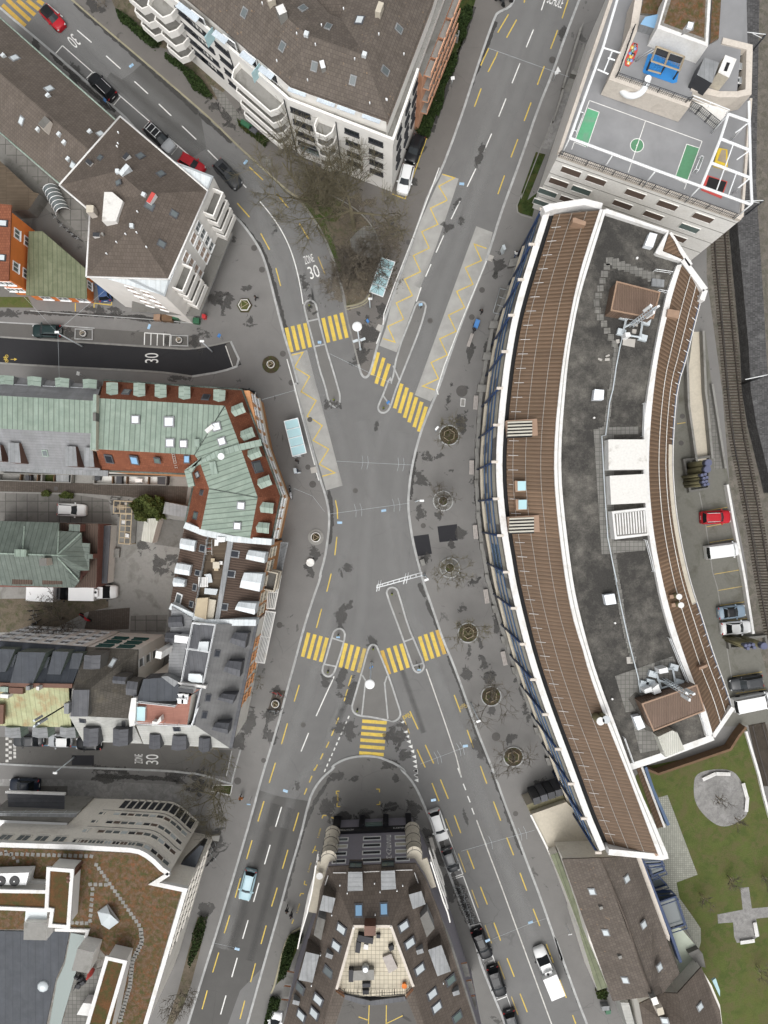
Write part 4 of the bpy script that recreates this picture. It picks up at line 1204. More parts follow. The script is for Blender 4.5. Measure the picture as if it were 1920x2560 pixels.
balcony_stack(A,pa,aa,.02,.32,2.0,zb+[])
balcony_stack(A,pb,pc,.26,.43,1.7,zb,ph=.9)
windows(A,pb,pc,[3.3],[.18],4.5,1.6,'metal_grey','glass_green','shop_window',mull=3)
m=MB()
for(t,Q)in((.355,(aa,pb)),(.945,(aa,pb)),(.45,(pb,pc))):
 p=lerp(Q[0],Q[1],t);d=(Vector(Q[1])-Vector(Q[0])).normalized();nn=Vector((d.y,-d.x));q=Vector(p)+nn*.1
 m=MB();m.tube([(q.x,q.y,ZP+.7),(q.x,q.y,0)],.07,6);m.build('rain_pipe',['metal_dark'],A)
zq=13.2
Bq=P('c1 275,575 395,555 470,300 585,0 620,-130 480,-130 440,60')
B15=house('apartment_house','narrow peach apartment house with loggias beside the dark hedges of the north road',P('c1 285,575 320,640 455,290 610,-110 470,-110 420,120'),zq,'render_peach',top='concrete_dark')
for t0,t1,u0 in((.02,.20,0),(.24,.44,1),(.48,.68,2),(.72,.98,3)):
 a=lerp(P('c1 330,610')[0],P('c1 600,-80')[0],t0);b=lerp(P('c1 330,610')[0],P('c1 600,-80')[0],t1)
 c_=(b[0]+17,b[1]+5);d_=(a[0]+17,a[1]+5)
 for z in(12.6,9.9,7.2,4.5):
  f=(100-zq)/(100-z)
  sh=lambda p:((p[0]-960)*f+960,(p[1]-1280)*f+1280)
  s=plate(B15,'loggia',[sh(p)for p in(a,b,c_,d_)],z-.25,z,['concrete','render_peach'])
  m=MB();m.ribbon(XY([sh(d_),sh(c_)],z),.12,z,z+.9);m.build('loggia_parapet',['render_peach'],s)
# long brown-roofed house at the northwest edge
pt=pts3('a=a1 -220,-45 @9; b=a1 985,1022 @9; c=a1 -220,418 @12.2; d=a1 760,1262 @12.2; e=a1 -220,905 @9; f=a1 505,1527 @9')
B2=house('row_house','long low house with dark brown gabled tile roof along the northwest road',P('a1 -210,-20 975,1025 510,1512 -210,890'),8.9,'render_cream')
R2=Roof('roof',B2,pt,['a b d c','c d f e'],['tiles_grey_brown'],.22)
for e_ in(('a1 -220,-50 985,1018','copper_pale'),('a1 -220,910 500,1530','copper_pale')):
 m=MB();q=[Vector((*p,9.0))for p in XY(P(e_[0]),9.0)];m.tube(q,.11,6);m.build('gutter',[e_[1]],B2)
for a in('a1 122,483','a1 408,738'):R2.window(P(a)[0],.8,1.15,'zinc','glass_pale')
for a in('a1 180,1000',):R2.window(P(a)[0],.7,1.1,'zinc','glass_pale')
for a in('a1 832,1112','a1 607,1372'):R2.window(P(a)[0],.75,.9,'zinc','glass_pale')
R2.lump(P('a1 400,1055')[0],.9,1.3,1.1,'coping_beige','chimney','concrete_dark')
for a in('a1 33,470','a1 403,800','a1 320,1080','a1 495,1120','a1 537,1188','a1 748,1098','a1 570,1325'):R2.lump(P(a)[0],.35,.5,.4,'zinc_pale','roof_vent')
# white corner house with hipped brown roof
zc=13.0
B3=house('corner_house','white corner house with dark brown hip roof and balconies near the zone 30 lettering',P('a1 503,1520 1000,968 1430,1340 b1 175,1462 a2 1365,860 890,722 725,700 752,160'),zc,'render_white',top='zinc_pale')
pt=pts3('n=a1 998,965 @13.2; w=a1 493,1535 @13.2; e=b2 133,-8 @13.2; s=a2 1400,725 @13.2; q=a2 716,704 @13.2; v=a2 748,157 @13.2; r1=a1 975,1420 @16.6; r2=a2 1190,15 @16.6; r3=a2 1095,280 @16.6')
R3=Roof('roof',B3,pt,['n e r2 r1','w n r1','v w r1 r2 r3','q v r3','s q r3','e s r3 r2'],['tiles_dark_brown'],.25)
for l in('n w','w v','v q','q s','s e','e n'):
 a,b=[pt[k]for k in l.split()]
 m=MB();m.tube([a+Vector((0,0,.02)),b+Vector((0,0,.02))],.12,6);m.build('gutter',['coping_white'],B3)
for a,w_ in(('a1 833,1310',.7),('a1 1165,1295',.8),('a1 1335,1443',.8),('a2 1240,115',.9),('a2 1443,182',.8),('a2 1340,430',.8),('a1 985,1515',.6)):
 R3.window(P(a)[0],w_,w_*1.25,'zinc_dark','glass_grey')
for a in('a1 750,1360','a1 1055,1310','a2 810,365'):R3.lump(P(a)[0],.5,.8,.45,'coping_white','roof_vent','metal_dark')
R3.lump(P('a1 1045,1430')[0],.55,1.4,.7,'zinc_pale','chimney',None,-40)
R3.lump(P('a2 1265,65')[0],.5,1.3,.6,'plastic_white','chimney','play_red',-30)
R3.lump(P('a2 790,185')[0],.85,.85,1.6,'coping_beige','chimney','concrete_beige',0)
R3.pipe(P('a2 862,360')[0],.15,.6,'concrete')
for a in('a2 1045,353','a2 970,420','a2 888,515','a2 1137,340','a2 1218,460','a2 1143,167','a1 985,1105','a1 983,1195','a1 975,1220'):R3.pipe(P(a)[0],.08,.35,'metal_white','ridge_hook')
for a in('a2 1195,25','a2 1095,283','a1 978,1425'):R3.lump(P(a)[0],.45,.45,.3,'zinc_pale','ridge_cap')
plate(B3,'white_roof_deck',P('a2 865,0 930,0 1020,75 962,243 845,240'),13.3,16.2,['deck_white','render_white'])
for l in('a1 1430,1338 b1 170,1465 b1 90,1659','a2 1040,708 1365,858 1400,730'):
 coping(B3,P(l),zc+.02,.2,.12,'metal_grey',False)
s0,s1=XY(P('a2 890,722'),zc)[0],XY(P('a2 1365,860'),zc)[0]
windows(B3,s0,s1,[11.6,9.3,7.0,4.9],[.34,.62],1.15,1.35,'plastic_white','shutter_tan',mull=1)
e0,e1=XY(P('a2 1365,860'),zc)[0],XY(P('b1 175,1462'),zc)[0]
windows(B3,e0,e1,[11.5,9.2,6.9,4.9],[.36,.52,.72][:2],1.35,1.45,'plastic_white','shutter_tan',mull=1)
windows(B3,e0,e1,[11.5,9.2,6.9,4.9],[.62],1.2,1.45,'plastic_white','glass_grey',mull=1)
def ebalc(t0,t1):
 balcony_stack(B3,e0,e1,t0,t1,1.3,[10.7,8.4,6.1,4.0],floor='concrete_dark',ph=1.0,taper=.02)
ebalc(.10,.30);ebalc(.74,.94)
plate(B3,'shop_canopy',P('a2 1095,905 1330,918 1565,1000 1600,905 b2 30,760 265,262 335,345 62,1030 a2 1640,1026 1560,1024 1090,992'),3.6,3.85,['concrete_dark','zinc'])
m=MB()
q=XY(P('b2 150,752 222,600'),3.0);m.ribbon(q,.5,2.95,3.05);m.build('sun_blind',['coping_white'],B3)
# orange house and its low copper-roofed wing
B4=house('orange_house','bright orange rendered house with white framed windows and brown tiled roof',P('a2 -80,100 92,165 70,722 -80,715'),7.2,'render_orange')
pt=pts3('a=a2 -80,90 @7.4; b=a2 95,108 @7.4; c=a2 72,738 @7.4; d=a2 -80,728 @7.4')
R4=Roof('roof',B4,pt,['a b c d'],['tiles_red'],.2)
R4.window(P('a2 25,260')[0],.9,1.3,'metal_dark','glass_pale',85);R4.window(P('a2 10,545')[0],.9,1.3,'metal_dark','glass_pale',85)
w0,w1=XY(P('a2 92,165'),7.2)[0],XY(P('a2 70,722'),7.2)[0]
windows(B4,w0,w1,[5.6,3.0],[.26,.76],1.3,1.5,'plastic_white','glass_grey',mull=1,bar=.14)
w0,w1=XY(P('a2 70,722'),7.2)[0],XY(P('a2 -80,715'),7.2)[0]
windows(B4,w0,w1,[5.4,2.6],[.35,.85],1.2,1.4,'plastic_white','glass_grey',mull=1,bar=.14)
B4b=house('copper_roofed_annex','single storey orange annex under a mossy green sheet metal roof',P('a2 245,335 345,335 705,650 710,872 225,845'),2.9,'render_orange')
pt=pts3('a=a2 238,325 @3.5; b=a2 350,325 @3.4; c=a2 715,640 @3.1; d=a2 720,886 @3.0; e=a2 213,856 @3.2')
Roof('roof',B4b,pt,['a b c d e'],['copper_moss'],.15,uvd=[(1,0)])
w0,w1=XY(P('a2 225,845'),2.9)[0],XY(P('a2 710,872'),2.9)[0]
windows(B4b,w0,w1,[1.6],[.25,.55,.88],1.5,1.5,'plastic_white','glass_grey',mull=1,bar=.12)
w0,w1=XY(P('a2 705,650'),2.9)[0],XY(P('a2 710,872'),2.9)[0]
windows(B4b,w0,w1,[1.6],[.45],1.1,1.5,'plastic_white','glass_grey',mull=1,bar=.12)
# long house with slate slopes and green copper top
B5=house('copper_slate_house','long house with grey slate slopes, pale green copper roof band and copper hoods',P('a2 -150,1530 835,1600 a3 775,140 830,715 -150,685'),10.8,'render_cream')
pt=pts3('a=a2 -150,1508 @11; b=a2 838,1605 @11; c=a3 798,140 @13.6; d=a3 -150,88 @13.6; e=a3 765,410 @13.6; f=a3 -150,362 @13.6; g=a3 832,722 @11; h=a3 -150,688 @11')
R5=Roof('roof',B5,pt,['a b c d','d c e f','f e g h'],['slate_grey_long','copper_green'],.22,fmi=[0,1,0],uvd=[None,(1,0),None])
for x in(55,285,515,745):
 y=1545+x*.045
 px=P('a2 %d,%d %d,%d %d,%d %d,%d'%(x-60,y-25,x+60,y-20,x+55,y+55,x-55,y+50))
 hood(B5,'copper_dormer',px,10.8,12.3,['copper_pale','slate_grey_long'],.5)
R5.rod(P('a2 -50,1590 820,1632'),.05,.15,'metal_grey')
for x0,x1,y0,y1 in((-60,8,500,640),(65,165,485,655),(540,635,515,685),(697,775,525,690)):
 plate(B5,'shed_dormer',P('a3 %d,%d %d,%d %d,%d %d,%d'%(x0,y0,x1-8,y0+4,x1+8,y1,x0+5,y1-4)),11,13.3,['zinc','sheet_brown'])
R5.window(P('a3 375,572')[0],.7,.9,'copper_pale','glass_grey')
m=MB();m.ribbon(XY(P('a3 -150,690 895,742'),11),.7,10.6,10.95);m.build('gutter',['zinc'],B5)
plate(B5,'party_wall',P('a3 775,85 800,85 795,545 745,548 760,300'),10,14.4,['copper_pale','concrete_beige'])
# corner house, green copper top and red tiled mansard
zg=10.3
B5b=house('mansard_corner_house','orange corner house with green copper top and rust red tiled mansard full of dormers',P('a2 870,1570 b2 0,1620 480,1648 b3 565,490 725,930 645,1300 0,1190 a3 1545,1165 1600,865 1550,745 840,715'),zg,'render_apricot')
pt=pts3('''o1=a2 862,1562 @10.5; o2=b2 0,1612 @10.5; o3=b3 415,48 @10.5; o4=b3 578,490 @10.5; o5=b3 738,930 @10.5; o6=b3 655,1315 @10.5; o7=b3 50,1215 @10.5; o8=a3 1535,1172 @10.5; o9=a3 1600,862 @10.5; o10=a3 1545,745 @10.5; o11=a3 836,718 @10.5;
 t1=a3 825,118 @13.6; t2=b3 0,163 @13.6; t3=b3 272,180 @13.6; t4=b3 402,525 @13.6; t5=b3 545,940 @13.6; t6=b3 482,1280 @13.6; t7=b3 72,1205 @13.6; t9=b3 142,868 @13.6; t10=b3 68,660 @13.6; t11=a3 1615,588 @13.6; t12=a3 797,540 @13.6''')
R5b=Roof('roof',B5b,pt,['o1 o2 t2 t1','o2 o3 t3 t2','o3 o4 t4 t3','o4 o5 t5 t4','o5 o6 t6 t5','o8 o9 t9 t7','o9 o10 t10 t9','o10 o11 t12 t11 t10','t1 t2 t3 t11 t12','t3 t4 t10 t11','t4 t5 t9 t10','t5 t6 t7 t9'],['tiles_red','copper_green'],.22,fmi=[0]*8+[1]*4,uvd=[None]*8+[(1,-.05),(.35,-1),(.35,-1),(.1,-1)])
for a,b in(('o1','o2'),('o2','o3'),('o3','o4'),('o4','o5'),('o5','o6'),('o9','o10'),('o10','o11'),('o8','o9')):
 m=MB();m.tube([pt[a],pt[b]],.16,6);m.build('copper_gutter',['copper_green_dark'],B5b)
m=MB();m.ribbon(XY(P('b3 575,485 400,525 200,585 0,680 a3 1620,660 1560,730 1590,850'),13.7),.75,13.3,13.85);m.build('fire_wall',['copper_pale'],B5b)
for l in('b3 272,180 20,590','b3 545,942 145,870'):
 m=MB();m.tube([Vector((*p,13.62))for p in XY(P(l),13.62)],.07,5);m.build('hip_seam',['copper_green_dark'],B5b)
for x,y in((930,55),(1155,60),(1332,72),(1530,88)):
 hood(B5b,'copper_dormer',P('a3 %d,%d %d,%d %d,%d %d,%d'%(x-48,y-68,x+48,y-66,x+50,y+58,x-50,y+54)),10.6,12.7,['copper_pale','tiles_red'],.3)
hood(B5b,'copper_dormer',P('b3 178,45 278,50 272,168 175,165'),10.6,12.7,['copper_pale','tiles_red'],.3)
for i,(x,y,a)in enumerate(((365,218,22),(445,420,22),(500,582,22),(585,818,22),(605,1022,-6),(570,1188,-6))):
 c,s=math.cos(rad(a)),math.sin(rad(a))
 q=[]
 for dx,dy in((72,-42),(72,46),(-72,46),(-72,-42)):
  q.append('%f,%f'%(x+dx*c+dy*s*.9,y-dx*s+dy*c))
 hood(B5b,'copper_dormer',P('b3 '+' '.join(q)),10.6,12.8,['copper_pale','tiles_red'],.3)
for a,w_,l_,g_ in(('a3 1050,68',1.0,1.15,'glass_grey'),('b3 115,112',.95,1.3,'glass_dark'),('a3 905,620',1.0,1.5,'glass_dark'),('a3 1115,630',1.05,1.55,'glass_sky'),('a3 1305,632',.8,1.0,'glass_green'),('a3 1550,625',.75,1.0,'glass_sky'),('b3 542,688',1.5,1.5,'glass_grey'),('b3 48,752',.75,.9,'glass_pale'),('b3 80,902',.7,.8,'glass_dark'),('b3 30,1092',.95,1.0,'glass_green')):
 R5b.window(P(a)[0],w_,l_,'zinc_dark',g_)
for a,w_,an in(('a3 1127,297',1.05,0),('a3 1405,315',1.3,0),('a3 1413,490',1.1,0),('a3 1525,498',1.0,0),('b3 205,355',1.1,14),('b3 250,477',1.0,18),('b3 408,1010',1.0,-4),('b3 378,1178',.95,-4)):
 R5b.window(P(a)[0],w_,w_,'zinc','dome_white',an,'light_dome',.25)
R5b.lump(P('b3 182,697')[0],.75,1.5,.3,'copper_pale','roof_hatch',None,12)
R5b.lump(P('a3 1640,492')[0],.65,.9,.5,'copper_pale','roof_hatch')
R5b.lump(P('b3 152,375')[0],.5,1.1,.5,'coping_white','chimney',None,-50)
R5b.lump(P('a3 810,280')[0],.35,1.0,1.0,'concrete_dark','chimney')
m=MB();p=R5b.hit(P('b3 262,608')[0])[0];m.tube([p,p+Vector((0,0,1.3))],.03,5);m.lathe([(.05,1.2),(.38,1.35),(.40,1.38)],14,(p.x,p.y,p.z));m.build('dish_mast',['metal_white'],B5b)
m=MB()
for f in(0,1):
 a=R5b.hit(P('a3 %d,575'%(1428+f*20))[0])[0];b=R5b.hit(P('a3 %d,700'%(1455+f*20))[0])[0]
 m.tube([a+Vector((0,0,.12)),b+Vector((0,0,.12))],.035,4)
for k in range(7):
 a=R5b.hit(P('a3 %d,%d'%(1430+k*4,585+k*18))[0])[0];b=R5b.hit(P('a3 %d,%d'%(1450+k*4,585+k*18))[0])[0]
 m.tube([a+Vector((0,0,.12)),b+Vector((0,0,.12))],.03,4)
m.build('roof_ladder',['ladder_metal'],B5b)
for a_,b_,n_ in(('b2 480,1648','b3 565,490',4),('b3 565,490','b3 725,930',4),('b3 725,930','b3 645,1300',4)):
 q0,q1=XY(P(a_),zg)[0],XY(P(b_),zg)[0]
 windows(B5b,q0,q1,[8.9,6.2],[(i+.5)/n_ for i in range(n_)],1.1,1.5,'plastic_white','glass_grey',mull=1,bar=.12)
 m=MB();m.ribbon([q0,q1],.5,4.1,4.3);m.build('string_course',['concrete_beige'],B5b)
 m=MB();m.ribbon([q0,q1],.36,7.45,7.6);m.build('string_course',['render_cream'],B5b)
# ribbed brown roof with white dormers
ze=10.6
B6=house('brown_roofed_house','apricot house with ribbed brown roof, white sheet dormers and a timber roof terrace',P('a3 1545,1185 b3 110,1255 650,1325 580,1659 b4 520,370 200,385 0,345 a4 1420,245 1450,60 a3 1450,1590'),ze,'render_apricot',top='concrete_dark')
pt=pts3('''a=b3 330,1290 @13; b=b3 662,1322 @10.8; c=b4 592,0 @10.8; d=b4 528,375 @10.8; e=b4 215,388 @13; 
f=a3 1533,1180 @10.8; g=b3 130,1262 @13; h=b4 20,345 @13; i=a4 1410,242 @10.8; j=a4 1440,60 @10.8; k=a3 1448,1590 @10.8''')
R6=Roof('roof',B6,pt,['a b c d e','g f k j i h'],['ribbed_tile'],.2)
pt2=pts3('a=b3 128,1262 @12.5; b=b3 330,1290 @12.5; c=b4 215,388 @12.5; d=b4 10,345 @12.5')
R6t=Roof('roof_terrace',B6,pt2,['a b c d'],['deck_wood'],.3)
plate(B6,'terrace_gutter',P('b3 296,1292 342,1300 b4 222,388 185,384'),12.6,13.2,['zinc','zinc'])
for l in('a3 1530,1170 b3 100,1235 340,1285 660,1312','a4 1410,250 1590,330 1659,352 b4 0,352 200,385 530,388'):
 m=MB();m.ribbon(XY(P(l),13.2),.75,10.8,13.25);m.build('fire_wall',['zinc_pale'],B6)
for q in('b3 612,1400 600,1485 445,1452 470,1378','b3 590,1575 b4 560,130 395,95 b3 432,1565','b4 535,228 518,320 355,280 385,215'):
 hood(B6,'white_dormer',P(q),10.8,13.0,['zinc_pale','zinc_pale'],.35)
for q in('a3 1490,1365 1500,1280 1625,1302 1610,1390','a3 1447,1570 1465,1485 1585,1505 1570,1590','a4 1435,85 1440,15 1535,35 1530,90'):
 hood(B6,'white_dormer',P(q),10.8,12.8,['zinc_pale','zinc_pale'],.3)
for a,w_,l_ in(('b3 348,1410',1.3,.9),('b3 318,1575',1.2,.9),('b4 260,255',1.1,.9),('b3 90,1365',1.0,.9),('b3 50,1568',.9,.7),('a4 1618,95',.7,.9),('a4 1590,235',.7,.8)):
 R6.window(P(a)[0],l_,w_,'zinc','glass_dark')
R6.window(P('a4 1485,187')[0],1.0,1.3,'plastic_white','glass_grey',-15)
for a,b,h_,mt in(('b4 30,185 135,180 115,360 20,330',None,.9,'timber_pale'),('b4 135,190 200,200 175,365 115,355',None,.35,'concrete_beige'),('b4 105,100 215,110 200,158 100,148',None,.6,'metal_grey'),('b3 188,1290 220,1290 215,1340 186,1345',None,.6,'coping_white'),('b3 210,1270 275,1272 270,1310 210,1312',None,1.0,'plastic_white')):
 plate(B6,'terrace_box',P(a),12.5,12.5+h_,[mt,mt])
def stool(nm,lab,cat,px,s_,h_,mat,z):
 """small seat or table: a top on four legs"""
 o=thing(nm,lab,cat,W(P(px)[0],z))
 m=MB();m.box((0,0,h_),(s_,s_,.06));
 t=m.build('top',[mat],o,Vector((0,0,0)))
 for a in(-1,1):
  for b in(-1,1):
   m=MB();m.box((a*s_*.42,b*s_*.42,h_/2),(.05,.05,h_));m.build('leg',[mat],o,Vector((0,0,0)))
 return o
for nm,lab,cat,px,s_,h_,mt in(('terrace_stool','pale stool on the timber roof terrace nearest the pink cloth','stool','b3 180,1460',.45,.45,'timber_pale'),('terrace_stool','pale stool at the right edge of the timber roof terrace','stool','b3 245,1482',.42,.45,'coping_white'),('terrace_table','small square garden table in the middle of the timber roof terrace','table','b3 212,1500',.8,.7,'concrete_beige'),('terrace_stool','pale stool just below the small terrace table','stool','b3 208,1530',.5,.45,'timber_pale')):
 stool(nm,lab,cat,px,s_,h_,mt,12.5)
o=thing('lounge_chair','grey lounge chair on the timber roof terrace','chair',W(P('b3 147,1612')[0],12.5),rad(10))
m=MB();m.box((0,0,.35),(.7,1.0,.1));m.build('seat',['metal_grey'],o,Vector((0,0,0)))
m=MB();m.box((0,.55,.65),(.7,.1,.6));m.build('backrest',['metal_grey'],o,Vector((0,0,0)))
o=thing('garden_bench','pale slatted bench on the timber roof terrace','bench',W(P('b3 100,1640')[0],12.5),rad(0))
m=MB()
for k in range(6):m.box((-.5+k*.2,0,.45),(.15,1.2,.05))
m.box((0,-.5,.41),(1.2,.06,.04));m.box((0,.5,.41),(1.2,.06,.04));m.build('seat',['coping_white'],o,Vector((0,0,0)))
for a in(-1,1):
 m=MB();m.box((a*.5,0,.2),(.06,1.0,.4));m.build('leg',['coping_white'],o,Vector((0,0,0)))
o=thing('clothes_rack','clothes rack hung with a pink cloth on the roof terrace','clothes rack',W(P('b3 155,1350')[0],12.5))
m=MB()
for x in(-.35,.35):m.tube([(x,-.9,0),(x,-.9,.9),(x,.9,.9),(x,.9,0)],.025,4)
for y in(-.5,0,.5):m.tube([(-.35,y,.9),(.35,y,.9)],.015,4)
m.build('frame',['coping_white'],o,Vector((0,0,0)))
m=MB();m.box((0,-.2,.75),(.55,.04,.35));m.build('cloth',['play_red'],o,Vector((0,0,0)))
rail(B6,P('b3 128,1268 60,1659 b4 10,340'),12.5,1.0,'metal_grey',1.2)
q0,q1=XY(P('b3 650,1325'),ze)[0],XY(P('b4 520,370'),ze)[0]
windows(B6,q0,q1,[9.0,6.3],[.12,.30,.50,.72,.9],1.3,1.6,'concrete_beige','glass_grey',mull=1,bar=.12)
def glass_canopy(root,px,z,n,frame='coping_white',glass='glass_louvre',cross=1,nm='glass_canopy'):
 q=XY(P(px),z)
 m=MB();m.ribbon(q,.16,z-.1,z+.06,0,True)
 A0,A1,B1,B0=[Vector((*p,z))for p in q]
 for i in range(1,n):
  a=A0.lerp(A1,i/n);b=B0.lerp(B1,i/n)
  m.tube([a,b],.06,4,smooth=False)
 for j in range(cross):
  a=A0.lerp(B0,(j+1)/(cross+1));b=A1.lerp(B1,(j+1)/(cross+1));m.tube([a,b],.05,4,smooth=False)
 o=m.build(nm,[frame],root)
 m=MB();m.prism(q,z-.06,z-.02);m.build('glass',[glass],o)
 return o
glass_canopy(B6,'b3 740,1315 795,1318 720,1659 685,1659',4.3,9,'zinc','glass_grey')
glass_canopy(B6,'b4 640,0 738,0 685,272 622,268',4.3,5,'concrete_light','glass_grey')
balcony_stack(B6,q0,q1,.38,.62,1.3,[7.4,4.7],'concrete_beige','concrete_dark',.9,.02)
# grey roofed corner house
zh=11.6
B7=house('grey_roofed_corner_house','cream corner house with slate grey mansard, dark dormers and railed roof terraces',P('b4 205,398 515,400 305,1418 0,1398 a4 1195,1385 1130,1215 1215,850 1390,830 1405,690 1420,290'),zh,'render_cream',top='zinc_dark')
pt=pts3('a=b4 200,400 @14.2; b=b4 528,398 @11.8; c=b4 312,1428 @11.8; d=b4 25,1238 @14.2; e=a4 1190,1393 @11.8; f=a4 1130,1240 @14.2')
R7=Roof('roof',B7,pt,['a b c d','d c e f'],['slate_sheet','slate_light'],.2,fmi=[0,1])
plate(B7,'roof_terrace',P('a4 1595,385 b4 195,402 28,1235 a4 1590,1250 1640,990 1500,890 1520,700'),11.7,14.0,['zinc_dark','concrete_light'],(1,.12))
plate(B7,'upper_roof',P('a4 1190,855 1400,840 1480,880 1490,1035 1130,1045'),11.6,14.4,['slate_blue','zinc_dark'])
plate(B7,'red_terrace',P('a4 1135,1052 1450,1085 1480,1040 1659,940 b4 0,945 -40,1240 a4 1140,1225'),11.6,14.1,['terrace_red','concrete_light'],(.95,.1))
plate(B7,'west_slope',P('a4 1425,250 1595,350 1590,385 1520,840 1395,830 1410,500'),11.5,13.4,['slate_grey_long','zinc'])
for q in('b4 465,478 440,600 310,550 355,468','b4 415,712 395,838 258,790 300,702','b4 365,985 335,1062 208,1025 250,975','b4 310,1220 295,1312 160,1275 200,1215'):
 hood(B7,'dark_dormer',P(q),11.8,13.9,['zinc_dark','zinc_dark'],.4)
for q in('b4 65,1455 140,1455 148,1345 60,1345','a4 1235,1430 1330,1430 1325,1315 1240,1312','a4 1420,1440 1545,1440 1545,1325 1432,1322','a4 1645,1440 1720,1442 1720,1342 1650,1340'):
 hood(B7,'dark_dormer',P(q),11.6,13.5,['zinc_dark','zinc_dark'],.4)
for q in('a4 1400,425 1400,340 1510,335 1520,420','a4 1370,545 1375,470 1500,470 1490,560'):
 hood(B7,'dark_dormer',P(q),11.8,13.9,['zinc_dark','zinc_dark'],.4)
for a in('b4 208,642','b4 132,1010','b4 102,1152','a4 1468,1268'):R7.window(P(a)[0],.9,.7,'zinc_dark','glass_dark')
plate(B7,'chimney',P('a4 1295,620 1345,630 1335,690 1285,680'),10,17.5,['coping_white','render_white'])
plate(B7,'vent_box',P('a4 1448,490 1565,505 1550,560 1445,550'),13,14.9,['plastic_white','plastic_white'])
plate(B7,'chimney',P('a4 1480,925 1605,940 1600,975 1478,960'),13.5,15.6,['metal_dark','coping_white'])
plate(B7,'chimney',P('a4 1262,1205 1300,1212 1330,1165 1338,1205 1300,1235 1262,1240'),13.5,15.2,['coping_white','concrete_light'])
plate(B7,'roof_light',P('a4 1135,1085 1205,1088 1200,1205 1132,1200'),14,14.6,['glass_cyan','coping_white'])
plate(B7,'roof_light',P('a4 1565,810 1659,815 b4 85,830 85,885 0,880 a4 1560,865'),14,14.5,['glass_pale','coping_white'])
plate(B7,'fire_wall',P('a4 1090,1015 1130,1010 1120,1240 1075,1250 1065,1170'),11,14.9,['coping_white','render_white'])
plate(B7,'fire_wall',P('a4 1460,880 1659,905 b4 118,912 112,935 0,915 a4 1500,905'),13.6,14.7,['coping_white','render_white'])
plate(B7,'slate_hood',P('a4 1335,835 1390,830 1480,880 1445,920'),13,15,['zinc','zinc'])
for l in('a4 1595,385 1500,880','b4 190,402 90,890','a4 1540,605 1650,620 b4 140,635','b4 70,940 0,1240','a4 1110,1225 1580,1250 1640,1100','a4 1135,1050 1450,1085','a4 1595,388 1659,402 b4 0,392 190,408'):
 rail(B7,P(l),14.1,1.1,'metal_white',1.6,.045)
plate(B7,'terrace_box',P('b4 60,545 140,545 130,630 45,620'),14,14.7,['metal_grey','metal_grey'])
w0,w1=XY(P('b4 515,400'),zh)[0],XY(P('b4 305,1418'),zh)[0]
windows(B7,w0,w1,[9.8,7.0,4.3],[.2,.32,.44,.56,.68],1.2,1.7,'render_apricot','glass_grey',mull=1,bar=.14)
glass_canopy(B7,'b4 615,290 690,302 600,722 528,712',4.2,6,'coping_white','glass_grey')
m=MB();m.ribbon(XY(P('b4 528,400 318,1425'),11.75),.5,11.4,11.85);m.build('gutter',['zinc_dark'],B7)
def mini_table_set(root):pass
for i,(x,y)in enumerate(((1512,990),(1545,995),(1505,1028),(1538,1030))):
 o=thing('terrace_chair',['white chair at the back left corner of the red roof terrace','white chair at the back right corner of the red roof terrace','white chair nearest the rail of the red roof terrace, left one','white chair nearest the rail of the red roof terrace, right one'][i],'chair',W(P('a4 %d,%d'%(x,y))[0],14.1),group='white terrace chairs')
 m=MB();m.box((0,0,.42),(.7,.65,.06));m.build('seat',['plastic_white'],o,Vector((0,0,0)))
 m=MB();m.box((0,.33,.62),(.7,.06,.4));m.build('backrest',['plastic_white'],o,Vector((0,0,0)))
 for a in(-1,1):
  m=MB();m.box((a*.3,0,.2),(.05,.55,.4));m.build('leg',['plastic_white'],o,Vector((0,0,0)))
# old row with the white windowed rear, slate dormers and the yellow-green copper
zi=11.4
B8=house('slate_row_house','old house with white many-windowed rear, blue slate dormers and yellow green copper roof',P('a4 -120,528 712,585 590,925 565,1235 -120,1230'),zi,'render_white',top='slate_blue')
pt=pts3('a=a4 -120,532 @11.6; b=a4 716,588 @11.6; c=a4 598,905 @14; d=a4 -120,890 @14; e=a4 568,930 @13.8; f=a4 -120,912 @13.8; g=a4 590,1255 @12.2; h=a4 -120,1240 @12.2')
R8=Roof('roof',B8,pt,['a b c d','f e g h'],['slate_blue','copper_yellow'],.2,fmi=[0,1])
for q,zt in(('a4 -40,605 125,610 45,795 -80,800',13.6),('a4 150,630 380,635 272,893 85,885',14.3),('a4 440,625 570,630 500,818 392,815',13.6),('a4 95,650 140,650 100,780 55,770',13),('a4 345,668 415,672 370,815 315,810',13),('a4 600,640 690,640 640,810 565,808',13)):
 plate(B8,'slate_dormer',P(q),11.6,zt,['slate_blue','copper_green_dark'])
m=MB();m.ribbon(XY(P('a4 -120,900 600,912'),14.1),.5,13.6,14.15);m.build('ridge_flashing',['sheet_brown'],B8)
for q,z1,mt in(('a4 215,915 245,915 245,948 215,948',15,'zinc'),('a4 300,918 325,920 322,950 298,945',15,'coping_white'),('a4 530,1060 572,1055 568,1145 530,1142',15.2,'zinc'),('a4 0,980 70,985 65,1015 0,1010',14.6,'coping_white'),('a4 0,920 65,922 65,965 0,960',14.4,'copper_pale'),('a4 75,925 190,930 188,980 72,975',14.3,'sheet_brown')):
 plate(B8,'chimney',P(q),12.5,z1,[mt,mt])
plate(B8,'side_roof',P('a4 -60,1065 30,1070 25,1230 -60,1225'),13.4,13.9,['sheet_brown','sheet_brown'])
for x in(105,330,560):
 hood(B8,'slate_dormer',P('a4 %d,1330 %d,1342 %d,1255 %d,1250'%(x-65,x+70,x+60,x-62)),10.5,12.4,['zinc','copper_pale'],.4)
